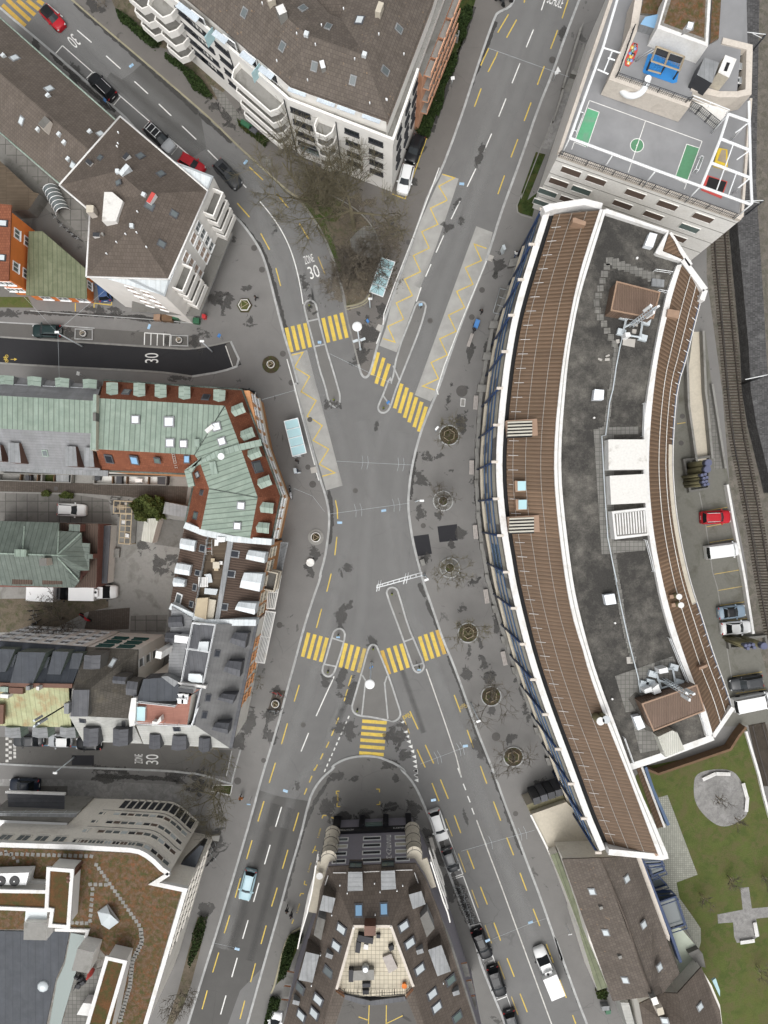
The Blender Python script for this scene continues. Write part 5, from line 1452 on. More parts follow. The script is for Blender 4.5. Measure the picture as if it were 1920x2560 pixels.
w0,w1=XY(P('a4 -120,528'),zi)[0],XY(P('a4 712,585'),zi)[0]
windows(B8,w0,w1,[10.0,7.6,5.2,2.8],[.10,.26,.42,.58,.74,.90],1.15,1.5,'plastic_white','glass_dark',mull=1)
o=thing('antenna_mast','galvanised antenna mast leaning over the yellow green copper roof','antenna',W(P('a4 540,1075')[0],13.2))
m=MB();b0=W(P('a4 540,1075')[0],13.2);b1=W(P('a4 370,1165')[0],19.5);b2=W(P('a4 320,1185')[0],20.5)
m.tube([Vector((0,0,0)),Vector((0,0,7.3))],.09,8);m.build('pole',['metal_dark'],o,Vector((0,0,0)))
for k in range(3):
 m=MB();t=k*2.1;m.box((.35*math.cos(t),.35*math.sin(t),6.4),(.26,.18,1.9),t);m.build('antenna_panel',['metal_galv'],o,Vector((0,0,0)))
B8b=house('mossy_roofed_house','house with mossy dark brown tiled hip roof beside the yellow green copper',P('a4 720,592 1138,612 1140,815 1088,1010 1085,1178 1165,1385 690,1370 580,1165 600,930'),11.2,'render_white',top='concrete_dark')
pt=pts3('a=a4 716,590 @11.4; b=a4 1145,612 @11.4; c=a4 745,938 @14.4; d=a4 598,935 @14.2; e=a4 1142,820 @11.4; f=a4 1092,1008 @12; g=a4 1086,1182 @12; h=a4 735,1166 @13.6; i=a4 575,1165 @13.4; k=a4 690,1374 @11.4; l=a4 1182,1390 @11.4')
R8b=Roof('roof',B8b,pt,['a b c d','b e f g h c','d c h i','i h g l k'],['tiles_mossy','concrete','slate_light'],.2,fmi=[0,0,1,2])
m=MB();m.ribbon(XY(P('a4 1140,620 745,940'),14),.5,11.5,12.2);
hood(B8b,'tin_dormer',P('a4 700,655 835,655 830,770 690,770'),11.6,14.6,['zinc_dark','concrete_dark'],.35)
hood(B8b,'tin_dormer',P('a4 1048,840 1040,900 935,890 940,830'),12,14.4,['zinc_dark','concrete_dark'],.3)
hood(B8b,'tin_dormer',P('a4 1145,880 1135,1000 1045,985 1055,870'),11.8,14.2,['zinc_dark','concrete_dark'],.3)
plate(B8b,'flat_strip',P('a4 605,945 742,945 730,1166 585,1166'),13.4,14.6,['zinc_dark','concrete_dark'])
for q in('a4 690,1410 810,1408 818,1262 692,1258','a4 935,1405 1060,1405 1065,1270 938,1265'):
 hood(B8b,'dark_dormer',P(q),11.2,13.4,['zinc_dark','zinc_dark'],.4)
R8b.window(P('a4 935,720')[0],.6,1.2,'zinc','glass_pale',-25)
R8b.window(P('a4 685,1200')[0],.8,.6,'zinc_dark','glass_dark');R8b.window(P('a4 978,1212')[0],.8,.6,'zinc_dark','glass_dark')
R8b.lump(P('a4 1040,1225')[0],.5,1.0,.6,'coping_white','chimney','metal_dark',0)
w0,w1=XY(P('a4 720,592'),11.2)[0],XY(P('a4 1138,612'),11.2)[0]
windows(B8b,w0,w1,[10,7.4,4.8],[.28,.70],1.9,1.3,'shutter_green','glass_pale',mull=0,bar=.5)
w0,w1=XY(P('a4 1138,612'),11.2)[0],XY(P('a4 1140,815'),11.2)[0]
windows(B8b,w0,w1,[10,7.4,4.8],[.6],1.1,1.5,'plastic_white','glass_grey')
# courtyard workshop with green copper and red brick skirts
B9=house('courtyard_workshop','courtyard workshop with dark green copper hip roof and red brown tiled skirts',P('a3 -120,1150 818,1165 798,1650 a4 795,98 -120,90'),4.6,'brick_red',top='brick_red')
pt=pts3('a=a3 -120,1132 @6.8; b=a3 490,1150 @6.8; b2=a3 492,1218 @7.2; b3=a3 675,1232 @7; b4=a3 678,1318 @6.9; c=a3 745,1322 @6.8; d=a3 738,1548 @6.8; d2=a3 662,1550 @6.9; e=a3 655,1640 @6.8; f=a4 610,98 @6.6; g=a4 -120,72 @6.6; r0=a3 -120,1402 @8.8; r1=a3 480,1420 @8.8')
R9=Roof('roof',B9,pt,['a b b2 r1 r0','b2 b3 b4 r1','r1 b4 c d d2','r1 d2 e f','r0 r1 f g'],['copper_green_dark'],.25)
for l in('a3 -120,1400 480,1420 650,1432','a3 480,1415 672,1238','a3 480,1440 655,1630','a3 205,1180 190,1400','a3 490,1220 480,1410'):
 R9.rod(P(l),.10,.05,'copper_pale','ridge_seam')
R9.lump(P('a3 188,1400')[0],1.5,.9,.6,'copper_green','ridge_vent')
R9.lump(P('a3 405,1470')[0],.9,.9,1.6,'coping_beige','chimney','concrete_dark',0)
plate(B9,'tile_skirt',P('a3 495,1150 815,1160 800,1650 a4 795,95 615,98 a3 660,1640 740,1550 748,1320 660,1235 495,1215'),4.6,5.2,['ribbed_tile','brick_red'])
for q in('a3 572,1162 665,1165 662,1225 570,1222','a3 672,1415 770,1412 770,1450 672,1450'):
 plate(B9,'copper_hood',P(q),5,6.9,['copper_green_dark','brick_red'])
for x in(190,440):
 plate(B9,'roof_cutout',P('a3 %d,1612 %d,1620 a4 %d,70 %d,70'%(x-90,x+80,x+70,x-90)),6.3,7.05,['ribbed_tile','brick_red'])
LS=house('lean_to_shed','narrow grey lean-to shed along the brick end of the courtyard workshop',P('a3 832,1172 915,1175 885,1655 800,1655'),2.6,'concrete_light',top='zinc_dark',cat='shed')
plate(LS,'sheet_roof',P('a3 845,1175 918,1177 888,1655 822,1655'),2.6,2.75,['zinc_dark','zinc_dark'])
plate(LS,'edge_wall',P('a3 820,1172 842,1172 828,1380 810,1400'),2.5,3.1,['concrete_light','concrete_light'])
SH=house('corrugated_shed','small shed with white corrugated roof beside the conifer in the courtyard',P('a3 1200,1118 1318,1112 1262,1318 1170,1300'),2.4,'concrete_light',top='ribbed_white',cat='shed')
SH2=house('lean_to_shed','grey sheet roofed lean-to against the red mansard beside the conifer',P('a3 1370,978 1562,1015 1545,1110 1350,1075'),2.8,'zinc',top='zinc',cat='shed')
o=thing('timber_store','long open timber frame store filled with crates in the courtyard','shed',W(P('a3 1040,1150')[0],0))
def frame_part(px,n,k):
 q=[Vector((*p,2.4))for p in XY(P(px),2.4)]
 m=MB()
 for i in range(4):
  a,b=q[i],q[(i+1)%4]
  m.tube([a,b],.07,4,smooth=False);m.tube([a,a-Vector((0,0,2.4))],.06,4,smooth=False)
 for i in range(1,n):m.tube([q[0].lerp(q[3],i/n),q[1].lerp(q[2],i/n)],.06,4,smooth=False)
 for i in range(1,k):m.tube([q[0].lerp(q[1],i/k),q[3].lerp(q[2],i/k)],.06,4,smooth=False)
 m.build('frame',['timber_pale'],o)
 m=MB();m.prism([(p.x,p.y)for p in q],.13,.3);m.build('floor',['concrete_dark'],o)
frame_part('a3 945,968 1098,975 1092,1075 940,1070',2,3)
frame_part('a3 1000,1078 1092,1080 1078,1328 985,1322',5,2)
for i,(q,mt,lab)in enumerate((('a3 975,1000 1035,1005 1030,1045 970,1040','timber','brown wooden crate in the upper bay of the timber store'),('a3 1010,1130 1040,1132 1038,1160 1008,1158','coping_white','white box in the lower bays of the timber store'),('a3 1040,1240 1070,1245 1068,1275 1038,1270','plastic_white','white tub at the lower end of the timber store'),('a3 1035,985 1055,985 1052,1000 1033,1000','coping_white','small white tub in the top corner of the timber store'))):
 c=block('crate',P(q),.3,.9,[mt,mt]);tag(c,lab,'crate')
GR=house('flat_garage','dark flat roofed garage in the yard at the left edge',P('a1 -60,1300 0,1335 275,1590 a2 325,15 235,150 -60,160'),2.8,'concrete_dark','garage',top='deck_wood')
def garden_terrace(label,px,cuts,mat):
 q=XY(P(px),.4);t=thing('garden_terrace',label,'terrace',(q[0][0],q[0][1],KZ),0,'rear terraces under the long eaves');m=MB();m.prism(q,KZ,.4);m.build('floor',[mat],t)
 m=MB();m.ribbon(q,.1,.4,1.3,0,True);m.build('low_wall',['concrete'],t)
 for f in cuts:
  m=MB();m.ribbon([lerp(q[0],q[1],f),lerp(q[3],q[2],f)],.1,.4,1.2);m.build('partition',['timber_brown'],t)
garden_terrace('rear terrace with stacked boxes under the slate eave','a3 20,745 370,750 365,812 10,800',(.5,.72,.9),'concrete')
garden_terrace('grassy rear terrace with a shed roof under the slate eave','a3 375,750 615,755 610,820 370,812',(.4,),'grass_dark')
garden_terrace('rear terrace with pots under the red tiled slope','a3 800,760 1395,770 1390,840 800,830',(.25,.45,.75),'deck_white')
for q,mt,lab in(('a3 465,752 570,755 568,812 465,808','zinc','grey box roof on the grassy rear terrace'),('a3 210,758 255,758 255,800 210,800','furniture_dark','dark box on the rear terrace under the slate eave'),('a3 965,755 1010,758 1008,830 962,828','furniture_dark','dark boxes on the rear terrace under the red slope'),('a3 1120,785 1180,785 1180,815 1120,815','coping_white','white table on the rear terrace under the red slope'),('a3 1305,765 1390,770 1385,835 1305,830','furniture_dark','dark covered furniture at the end of the rear terrace'),('a3 770,760 830,765 825,800 768,798','metal_dark','dark bin between the two rear terraces'),('a3 1300,1110 1530,1140 1500,1360 1280,1330','concrete_dark','walled dark patio beside the white corrugated shed')):
 tag(block('patio' if 'patio' in lab else 'box',P(q),KZ,1.2 if 'patio' not in lab else .2,[mt,mt]),lab,'patio' if 'patio' in lab else 'box')
# the long curved office building
def resample(xy,n):
 d=[0]
 for a,b in zip(xy,xy[1:]):d.append(d[-1]+math.hypot(b[0]-a[0],b[1]-a[1]))
 out,k=[],0
 for i in range(n):
  t=d[-1]*i/(n-1)
  while k<len(d)-2 and d[k+1]<t:k+=1
  f=(t-d[k])/max(1e-9,d[k+1]-d[k])
  out.append((xy[k][0]+(xy[k+1][0]-xy[k][0])*f,xy[k][1]+(xy[k+1][1]-xy[k][1])*f))
 return out
def strip_between(m,A_,zA,B_,zB,mi=0,th=.15):
 """sloped band between two lines with running texture coordinates; closed below"""
 n=len(A_);u=0.0
 for k in range(n-1):
  a0,a1,b0,b1=A_[k],A_[k+1],B_[k],B_[k+1]
  L=(math.hypot(a1[0]-a0[0],a1[1]-a0[1])+math.hypot(b1[0]-b0[0],b1[1]-b0[1]))/2
  w0=math.hypot(a0[0]-b0[0],a0[1]-b0[1]);w1=math.hypot(a1[0]-b1[0],a1[1]-b1[1])
  q=[(*a0,zA),(*a1,zA),(*b1,zB),(*b0,zB)];uv=[(u,0),(u+L,0),(u+L,w1),(u,w0)]
  ar=(a1[0]-a0[0])*(b0[1]-a0[1])-(a1[1]-a0[1])*(b0[0]-a0[0])
  if ar<0:q=q[::-1];uv=uv[::-1]
  m.face(q,mi,uv)
  m.face([(p[0],p[1],p[2]-th)for p in q[::-1]],mi)
  u+=L
 for k in range(n-1):
  for E,z in((A_,zA),(B_,zB)):
   m.face([(*E[k],z),(*E[k+1],z),(*E[k+1],z-th),(*E[k],z-th)],mi)
ZC=15.3
N_=44
Wout=resample(XY(smooth_line(P('c2 1330,150 1230,470 1130,790 1050,1100 995,1440 c3 955,200 940,400 930,600 930,780 945,1000 975,1250 1010,1450 1040,1640 c4 1110,350 1200,700 1310,1030 1420,1330 1530,1620 d5 130,380 262,690'),1),ZC),N_)
Wpar=resample(XY(smooth_line(P('d2 262,148 c2 1659,540 1590,790 1510,1200 1455,1600 c3 1415,420 1408,740 1430,1040 1465,1340 1505,1640 c4 1570,380 1659,640 d4 150,730 270,1080 370,1340 470,1580 d5 600,330 745,715'),1),17),N_)
Wpe=resample(XY(smooth_line(P('d2 315,150 200,520 90,880 40,1150 0,1370 c3 1470,420 1465,740 1490,1040 1525,1340 1565,1640 d4 100,340 210,740 330,1070 430,1330 512,1562 d5 600,200 700,420 825,715'),1),17),N_)
pl=lambda a,b,t:(a[0]+(b[0]-a[0])*t,a[1]+(b[1]-a[1])*t)
Ei=XY(P('d2 820,325 785,370 740,505 930,570 c2 1659,1 d2 900,620'),17)
Ein=resample(XY(smooth_line(P('d2 905,605 830,800 770,1060 705,1400 d3 650,150 630,350 622,700 640,1000 680,1300 740,1640 d4 790,270 870,540 950,740 1010,880 1100,1130 1150,1330'),1),17),N_)
Eot=resample(XY(smooth_line(P('d2 945,600 880,800 825,1020 780,1200 735,1450 d3 700,150 680,400 668,700 685,1000 720,1300 785,1640 d4 850,300 930,560 1040,870 1150,1120 1200,1310'),1),17),N_)
Eou=resample(XY(smooth_line(P('d2 945,592 1030,690 1125,805 1100,900 1035,1130 970,1400 d3 905,0 875,300 862,600 868,800 890,1050 930,1300 1000,1620 d4 1100,330 1200,650 1300,920 1355,1085 1200,1315'),0),15.6),N_)
EouB=resample(XY(smooth_line(P('d2 1115,800 1100,880 1035,1130 970,1400 d3 905,0 875,300 862,600 868,800 890,1050 930,1300 1000,1620 d4 1100,330 1200,650 1300,920 1352,1083'),1),15.6),N_)
EotB=resample(XY(smooth_line(P('d2 945,600 880,800 825,1020 780,1200 735,1450 d3 700,150 680,400 668,700 685,1000 720,1300 785,1640 d4 850,300 930,560 1040,870 1150,1120 1200,1310'),1),17),N_)
cc=(40.0,0.0,0)
OB=thing('curved_office_block','long curved office block with brown ribbed roof rings and blue gridded glass front','building',(36,0,0));OB['_c']=(40.0,0.0)
inn=lambda L,d:offset_line(L,d)
body=Wout+XY(P('d5 828,722 700,420 600,200'),15.3)+XY(P('d4 520,1565 780,1475 1195,1325'),15.3)+EouB[::-1]+XY(P('d2 940,575 838,330 320,150'),15.3)
body=[(x,y)for x,y in body]
sx=lambda L:[tuple(p)for p in L]
m=MB()
for i in range(len(body)):
 a,b=body[i],body[(i+1)%len(body)]
 m.face([(*a,0),(*b,0),(*b,14.6),(*a,14.6)],0)
m.build('wall',['concrete_beige'],OB)
m=MB();strip_between(m,Wout,ZC+.1,offset_line(Wout,.72),ZC+.1,0,.5);m.build('eave_coping',['coping_white'],OB)
m=MB();strip_between(m,offset_line(Wout,.70),14.6,offset_line(Wout,1.6),14.6,0,.2);m.build('gutter',['rubber'],OB)
Wbr=offset_line(Wout,1.28)
m=MB();strip_between(m,Wbr,15.0,Wpar,16.9,0,.2);m.build('ribbed_roof',['ribbed_brown'],OB)
m=MB();strip_between(m,Wpar,17.15,Wpe,17.15,0,.9);m.build('parapet',['coping_white'],OB)
m=MB();q=offset_line([pl(a,b,.5)for a,b in zip(Wpar,Wpe)],0);m.ribbon(q,.06,17.15,17.19);m.build('parapet_joint',['concrete'],OB)
for t in(.13,.40,.72):
 L=[pl(a,b,t)for a,b in zip(Wbr,Wpar)];z=15.0+1.9*t+.16
 m=MB();m.tube([(*p,z)for p in L],.03,4,smooth=False);m.build('snow_guard',['tactile_pad'],OB)
L13=[pl(a,b,.13)for a,b in zip(Wbr,Wpar)]
L05=[pl(a,b,.03)for a,b in zip(Wbr,Wpar)];L22=[pl(a,b,.24)for a,b in zip(Wbr,Wpar)]
A5,A22=resample(L05,46),resample(L22,46)
for k in range(1,45):
 m=MB();m.tube([(*A5[k],15.25),(*A22[k],15.62)],.028,4,smooth=False);m.build('roof_bracket',['coping_white'],OB)
Wn=Wpe[:next(i for i,p in enumerate(Wpe)if p[1]<W(P('d4 512,1562')[0],17)[1])]
grav=XY(P('d2 315,150 815,335 785,370 732,508 915,575'),16.5)+[tuple(p)for p in Ein[1:]]+XY(P('d4 1150,1335 800,1462 512,1560'),16.5)+Wn[::-1]
m=MB();m.prism(grav,15.6,16.4,0,0);m.build('gravel_roof',['roof_gravel'],OB)
m=MB();strip_between(m,Ein,17.0,Eot,17.0,0,.8);m.build('parapet',['coping_white'],OB)
m=MB();strip_between(m,EotB,16.9,EouB,15.5,0,.2);m.build('ribbed_roof',['ribbed_brown'],OB)
for t in(.42,.72):
 L=[pl(a,b,t)for a,b in zip(EotB,EouB)];z=16.9-1.4*t+.15
 m=MB();m.tube([(*p,z)for p in L],.04,4,smooth=False);m.build('snow_guard',['concrete_light'],OB)
Lb0,Lb1=resample([pl(a,b,.86)for a,b in zip(EotB,EouB)],40),resample([pl(a,b,1.04)for a,b in zip(EotB,EouB)],40)
for k in list(range(1,15))+list(range(29,40)):
 m=MB();m.tube([(*Lb0[k],15.9),(*Lb1[k],15.7)],.04,4,smooth=False);m.build('roof_bracket',['coping_white'],OB)
plate(OB,'parapet',P('d2 315,135 840,320 820,335 300,170'),15.5,17.05,['coping_white','coping_white'])
plate(OB,'parapet',P('d2 838,322 815,340 725,500 740,515 935,575 945,558 785,490'),15.5,17.05,['coping_white','coping_white'])
pt=pts3('a=d2 840,345 @16.6; b=d2 790,490 @16.6; c=d2 935,545 @16.6; d=d2 1020,600 @15.6')
Roof('ribbed_roof',OB,pt,['a b c d'],['ribbed_brown'],.2)
for l,w_ in(('d2 840,345 1015,610',.5),('d2 950,565 1135,815',.7),('d2 1135,815 1108,900',.6),('c2 1325,150 c2 1380,128 1659,85 d2 280,122',.75),('d4 512,1578 780,1490 1200,1330',.85),('d4 1200,1330 1365,1090',.5),('d5 335,692 775,735 825,722',.7)):
 m=MB();m.ribbon(XY(P(l),16.2),w_,14.6,16.35);m.build('coping',['coping_white'],OB)
m=MB();m.ribbon(XY(P('d4 480,1590 d5 600,330 755,715'),16.6),.9,16.3,16.75);m.build('flashing',['sheet_tan'],OB)
random.seed(5)
Fp=resample(Wout,61)
Fo=offset_line(Fp,-.06)
rows=[(4.0,6.6),(6.6,9.4),(9.4,12.2),(12.2,14.8)]
mm=[MB(),MB(),MB()]
for k in range(1,60):
 for ri,(z0,z1)in enumerate(rows):
  i=0 if random.random()<(.80 if ri else .7)else 1
  if ri in(1,2)and k in(31,32,33):i=2
  a,b=Fo[k],Fo[k+1]
  g_=.05
  a2,b2=pl(a,b,.02),pl(a,b,.98)
  mm[i].face([(*a2,z0+.06),(*b2,z0+.06),(*b2,z1-.06),(*a2,z1-.06)])
for i,(nm,mt)in enumerate((('pane_blinds','panel_beige'),('pane_open','panel_dark'),('pane','glass_green'))):
 mm[i].build('facade_glazing',[mt],OB)
FL=offset_line(Wout,-.16)
for z,r_ in((6.6,.09),(9.4,.09),(12.2,.09)):
 m=MB();m.tube([(*p,z)for p in FL],r_,5);m.build('blue_rail',['metal_blue'],OB)
m=MB();m.ribbon(offset_line(Wout,-.18),.36,3.7,4.0);m.build('sill_band',['concrete_beige'],OB)
FB=resample(offset_line(Wout,-.30),19)
for k in range(0,19):
 m=MB();m.tube([(*FB[k],.1),(*FB[k],15.3)],.15,6);m.build('blue_column',['metal_navy'],OB)
 q=FB[k];m=MB();m.box((q[0]+.1,q[1],15.35),(.75,.3,.25));m.build('bracket',['coping_beige'],OB)
m=MB();FBa=offset_line(Wout,-.02);m.ribbon(FBa,.1,.05,3.7);m.build('ground_floor_wall',['concrete_dark'],OB)
m=MB();m.ribbon(offset_line(EouB,.10),.18,12.5,15.2);m.build('blue_fascia',['metal_blue'],OB)
m=MB();m.ribbon(offset_line(EouB,.24),.09,15.1,15.3);m.build('edge_rail',['coping_white'],OB)
k0,k1=16,33
m=MB();strip_between(m,[pl(a,b,.84)for a,b in zip(EotB,EouB)][k0:k1],15.85,[pl(a,b,.99)for a,b in zip(EotB,EouB)][k0:k1],15.72,0,.1);m.build('beige_awning',['concrete_beige'],OB)
m=MB();m.ribbon(XY(P('d5 640,-10 700,170 830,470'),12),.35,9,12.2);m.build('blue_fascia',['metal_blue'],OB)
pt=pts3('a=d5 560,-20 @13; b=d5 610,0 @12.4; c=d5 790,490 @12.4; d=d5 740,500 @13');Roof('ribbed_roof',OB,pt,['a b c d'],['ribbed_brown'],.2)
m=MB();m.ribbon(XY(P('d5 610,-10 690,200 800,490'),12.5),.25,12,12.6);m.build('coping',['coping_white'],OB)
for y in(365,1165):
 x0=1015 if y<800 else 1030
 plate(OB,'louvre_frame',P('c3 %d,%d %d,%d %d,%d %d,%d'%(x0,y-62,x0+255,y-78,x0+262,y+62,x0+15,y+75)),15.2,16.45,['sheet_tan','sheet_tan'])
 for k in range(5):
  yy=y-52+k*27
  plate(OB,'louvre_blade',P('c3 %d,%d %d,%d %d,%d %d,%d'%(x0+10,yy,x0+215,yy-8,x0+215,yy+5,x0+10,yy+13)),16.0,16.62,['panel_beige','panel_beige'])
  plate(OB,'louvre_gap',P('c3 %d,%d %d,%d %d,%d %d,%d'%(x0+10,yy+13,x0+215,yy+5,x0+215,yy+17,x0+10,yy+25)),15.9,16.5,['rubber','rubber'])
for y in(845,1000):
 x0=1085+(y-845)*.05
 plate(OB,'roof_light',P('c3 %d,%d %d,%d %d,%d %d,%d'%(x0,y-42,x0+92,y-42,x0+92,y+42,x0+5,y+50)),15.5,16.5,['sheet_tan','sheet_tan'])
 plate(OB,'roof_light_pane',P('c3 %d,%d %d,%d %d,%d %d,%d'%(x0+24,y-38,x0+92,y-40,x0+92,y+38,x0+24,y+40)),16.4,16.62,['glass_cyan','coping_white'])
for q,z1 in(('d2 40,215 60,212 152,245 145,278 40,250',17.4),('d2 830,968 928,985 918,1050 820,1030',17.4),('d4 1085,760 1155,732 1160,755 1090,780',17.2),('d4 845,160 875,155 880,185 848,190',17.2),('d4 860,230 890,222 895,255 862,258',17.2)):
 plate(OB,'roof_duct',P(q),15.5,z1,['sheet_tan','sheet_tan'])
for c in('d4 270,1205','d4 318,1190','d4 922,172','d4 938,242'):
 p=W(P(c)[0],18.6 if 'd4 9' not in c else 17.8)
 m=MB();m.tube([(p.x,p.y,15.6),(p.x,p.y,p.z)],.42 if c=='d4 270,1205' else(.34 if 'd4 9' not in c else .3),12);f=m.build('flue',['pipe_olive'],OB)
 m=MB();m.lathe([(.45 if 'd4 9' not in c else .33,p.z-.1),(.46 if 'd4 9' not in c else .34,p.z+.05)],14,(p.x,p.y,0));m.build('flue_cap',['coping_white' if c!='d4 318,1190' else 'metal_grey'],f)
ZR=16.4
def slab_row(px,n,w=.75,h=.75,jit=.12,z=ZR):
 m=MB();q=XY(P(px),z);q=resample(q,n)
 for i,p in enumerate(q):
  m.box((p[0],p[1],z+.02+.004*i),(w*random.uniform(.85,1.1),h*random.uniform(.85,1.1),.06),random.uniform(-jit,jit))
 m.build('stepping_slabs',['slabs_grey'],OB)
slab_row('d2 345,575 420,605 520,640 600,670 680,700 735,720',9,.9,1.05)
slab_row('d2 320,620 290,720 260,830 235,930 250,1010 300,1100 330,1170 385,1260',12)
slab_row('d2 400,1310 385,1450 370,1600 d3 350,60 330,250 310,380',16,.62,.7)
slab_row('d3 380,1440 400,1600 d4 420,100 450,330 490,520 540,690',22,.6,.7)
for q in('d3 212,375 380,362 380,1410 280,1412','d3 250,362 585,352 585,415 300,425','d3 300,1300 650,1300 640,1380 300,1410','d4 390,830 870,665 960,870 620,1000 560,960 500,1020 560,1120 480,1130','d4 530,1200 560,1160 640,1280 780,1310 750,1440 600,1470'):
 plate(OB,'roof_paving',P(q),ZR-.2,ZR+.02+.004*(len(q)%9),['slabs_grey','slabs_grey'])
for q,z1,mt,nm in(('d3 335,460 652,460 655,708 337,712',18.0,'concrete_pale','plant_deck'),('d3 345,762 655,745 660,985 358,1000',18.0,'concrete_pale','plant_deck')):
 plate(OB,nm,P(q),ZR-.2,z1,['deck_white','coping_white'])
plate(OB,'grille_frame',P('d3 365,1058 650,1025 672,1255 390,1290'),ZR-.2,18.0,['coping_white','coping_white'])
plate(OB,'grille_pit',P('d3 385,1078 640,1048 655,1240 405,1265'),17.5,18.02,['panel_dark','panel_dark'])
for k in range(11):
 x=400+k*22.5
 plate(OB,'grille_bar',P('d3 %d,%d %d,%d %d,%d %d,%d'%(x,1078-k*2.6,x+11,1076-k*2.6,x+24,1250-k*2,x+12,1252-k*2)),17.8,18.14,['coping_white','coping_white'])
for q,h_ in(('d2 680,335 742,350 705,458 637,440',.9),('d3 222,42 300,50 295,130 210,130',.9),('d4 300,160 385,148 402,230 318,242',.9),('d4 540,1170 600,1158 642,1255 582,1280',.9)):
 plate(OB,'white_roof_light',P(q),ZR-.1,ZR+h_,['dome_white','dome_white'])
for c,s_ in(('d2 568,553',.14),('d3 213,283',.12),('d4 385,388',.12),('d4 362,1017',.12)):
 p=W(P(c)[0],ZR);m=MB();m.tube([p,p+Vector((0,0,.3))],s_,8);m.build('roof_drain',['coping_white'],OB)
def plant_room(label,px,z1,bpx=None,mat='ribbed_box'):
 t=house('plant_room',label,P(px),z1,mat,'plant room',ZR,'brown ribbed plant rooms on the curved roof')
 m=MB();q=XY(P(px),z1+.12);m.prism(q,z1,z1+.12);m.build('roof',[mat],t)
 m=MB();m.ribbon(offset_line(q,0,True),.16,z1+.02,z1+.2,0,True);m.build('roof_trim',['sheet_tan'],t)
plant_room('brown ribbed plant room beside the aerial at the north end of the curved roof','d2 405,745 760,835 705,1045 358,980',18.9)
plant_room('brown ribbed plant room crossing the inner parapet at the south end of the curved roof','d4 615,1060 1065,905 1130,1115 710,1280',18.9)
WS=house('ribbed_canopy','pale ribbed sheet canopy at the south edge of the curved gravel roof',P('d4 745,1335 865,1280 908,1300 968,1440 810,1505'),17.9,'ribbed_white','roof canopy',ZR,top='ribbed_white')
def aerial(label,base,top,feet,bars,cab):
 b=W(P(base)[0],ZR);o=thing('lattice_aerial',label,'antenna',b,group='galvanised aerials on the curved roof')
 L=lambda p,z:W(P(p)[0],z)
 m=MB()
 for a_ in bars:
  q=P(a_);m.tube([W(q[0],17),W(q[1],17)],.12,4,smooth=False)
 m.build('base_frame',['metal_galv'],o)
 for f in feet:
  p=L(f,16.7);m=MB();m.box(p,(.95,.7,.5),rad(-15));m.build('ballast_foot',['metal_galv'],o)
 t=L(top,24.0)
 foot=Vector((t.x,t.y,0))
 m=MB()
 for dx,dy in((-.2,-.2),(.2,-.2),(.2,.2),(-.2,.2)):
  m.tube([(b.x+dx,b.y+dy,16.6),(b.x+dx,b.y+dy,23.5)],.05,4,smooth=False)
 for k in range(10):
  z=16.8+k*.68
  m.tube([(b.x-.2,b.y-.2,z),(b.x+.2,b.y+.2,z+.5)],.04,4,smooth=False);m.tube([(b.x+.2,b.y-.2,z),(b.x-.2,b.y+.2,z+.5)],.04,4,smooth=False)
 m.build('lattice_mast',['metal_galv'],o)
 for k in range(3):
  t_=k*2.1+.4
  m=MB();m.box((b.x+.45*math.cos(t_),b.y+.45*math.sin(t_),22.7),(.3,.2,2.1),t_);m.build('antenna_panel',['metal_white'],o)
 for q in cab:
  m=MB();m.prism(XY(P(q),18),16.5,18);m.build('cabinet',['plastic_white'],o)
aerial('galvanised lattice aerial on a ballasted frame near the north plant room','d2 520,1110','d2 690,910',('d2 462,1035','d2 645,1078','d2 440,1165','d2 618,1210'),('d2 490,1045 640,1075','d2 485,1045 455,1175','d2 620,1070 600,1200','d2 450,1180 610,1205','d2 470,1120 600,1055'),('d2 475,1165 515,1165 520,1198 480,1200',))
aerial('galvanised lattice aerial with white cabinets near the south plant room','d4 790,860','d4 1000,1030',('d4 700,812','d4 875,755','d4 920,880','d4 628,895','d4 680,880'),('d4 710,805 880,760','d4 735,810 775,935','d4 870,775 895,900','d4 765,935 930,885','d4 740,860 890,910'),('d4 755,775 825,758 835,800 760,812','d4 700,935 750,895 775,965 715,985','d4 630,945 690,920 705,960 640,975'))
def roof_pipe(name,label,px,z,r=.07,mat='metal_galv'):
 m=MB();m.tube([(*p,z)for p in XY(P(px),z)],r,6);o=m.build(name,[mat]);tag(o,label,'cable duct');return o
roof_pipe('cable_duct','long galvanised cable duct running down the middle of the gravel roof from the north aerial','d2 450,1205 430,1290 400,1450 372,1640 d3 345,150 312,425 280,432 290,600 305,900 330,1270 370,1480 405,1640',16.75)
roof_pipe('cable_duct','galvanised cable duct along the gravel roof up to the south aerial cabinets','d4 390,0 440,250 490,480 540,680 580,830 600,965 640,960',16.75)
for q,lab in(('d3 640,155 630,430','white safety rail on the gravel roof beside the upper plant deck'),('d3 655,1295 720,1560','white safety rail on the gravel roof below the grille'),('d4 850,520 1000,890','white safety rail along the roof edge near the south aerial'),('d2 730,640 870,660','white loop handrail at the roof hatch, north one'),('d2 760,808 830,822','white loop handrail at the roof hatch, south one'),('d4 475,1350 550,1560','white safety rail at the southern tip of the gravel roof'),('d4 1100,1150 1165,1330','white safety rail beside the pale paving of the south roof corner')):
 m=MB();a,b=[Vector((*p,ZR))for p in XY(P(q),ZR+1)]
 m.tube([a,a+Vector((0,0,1)),b+Vector((0,0,1)),b],.04,4,smooth=False);m.tube([a+Vector((0,0,.5)),b+Vector((0,0,.5))],.03,4,smooth=False)
 tag(m.build('safety_rail',['metal_white']),lab,'railing')
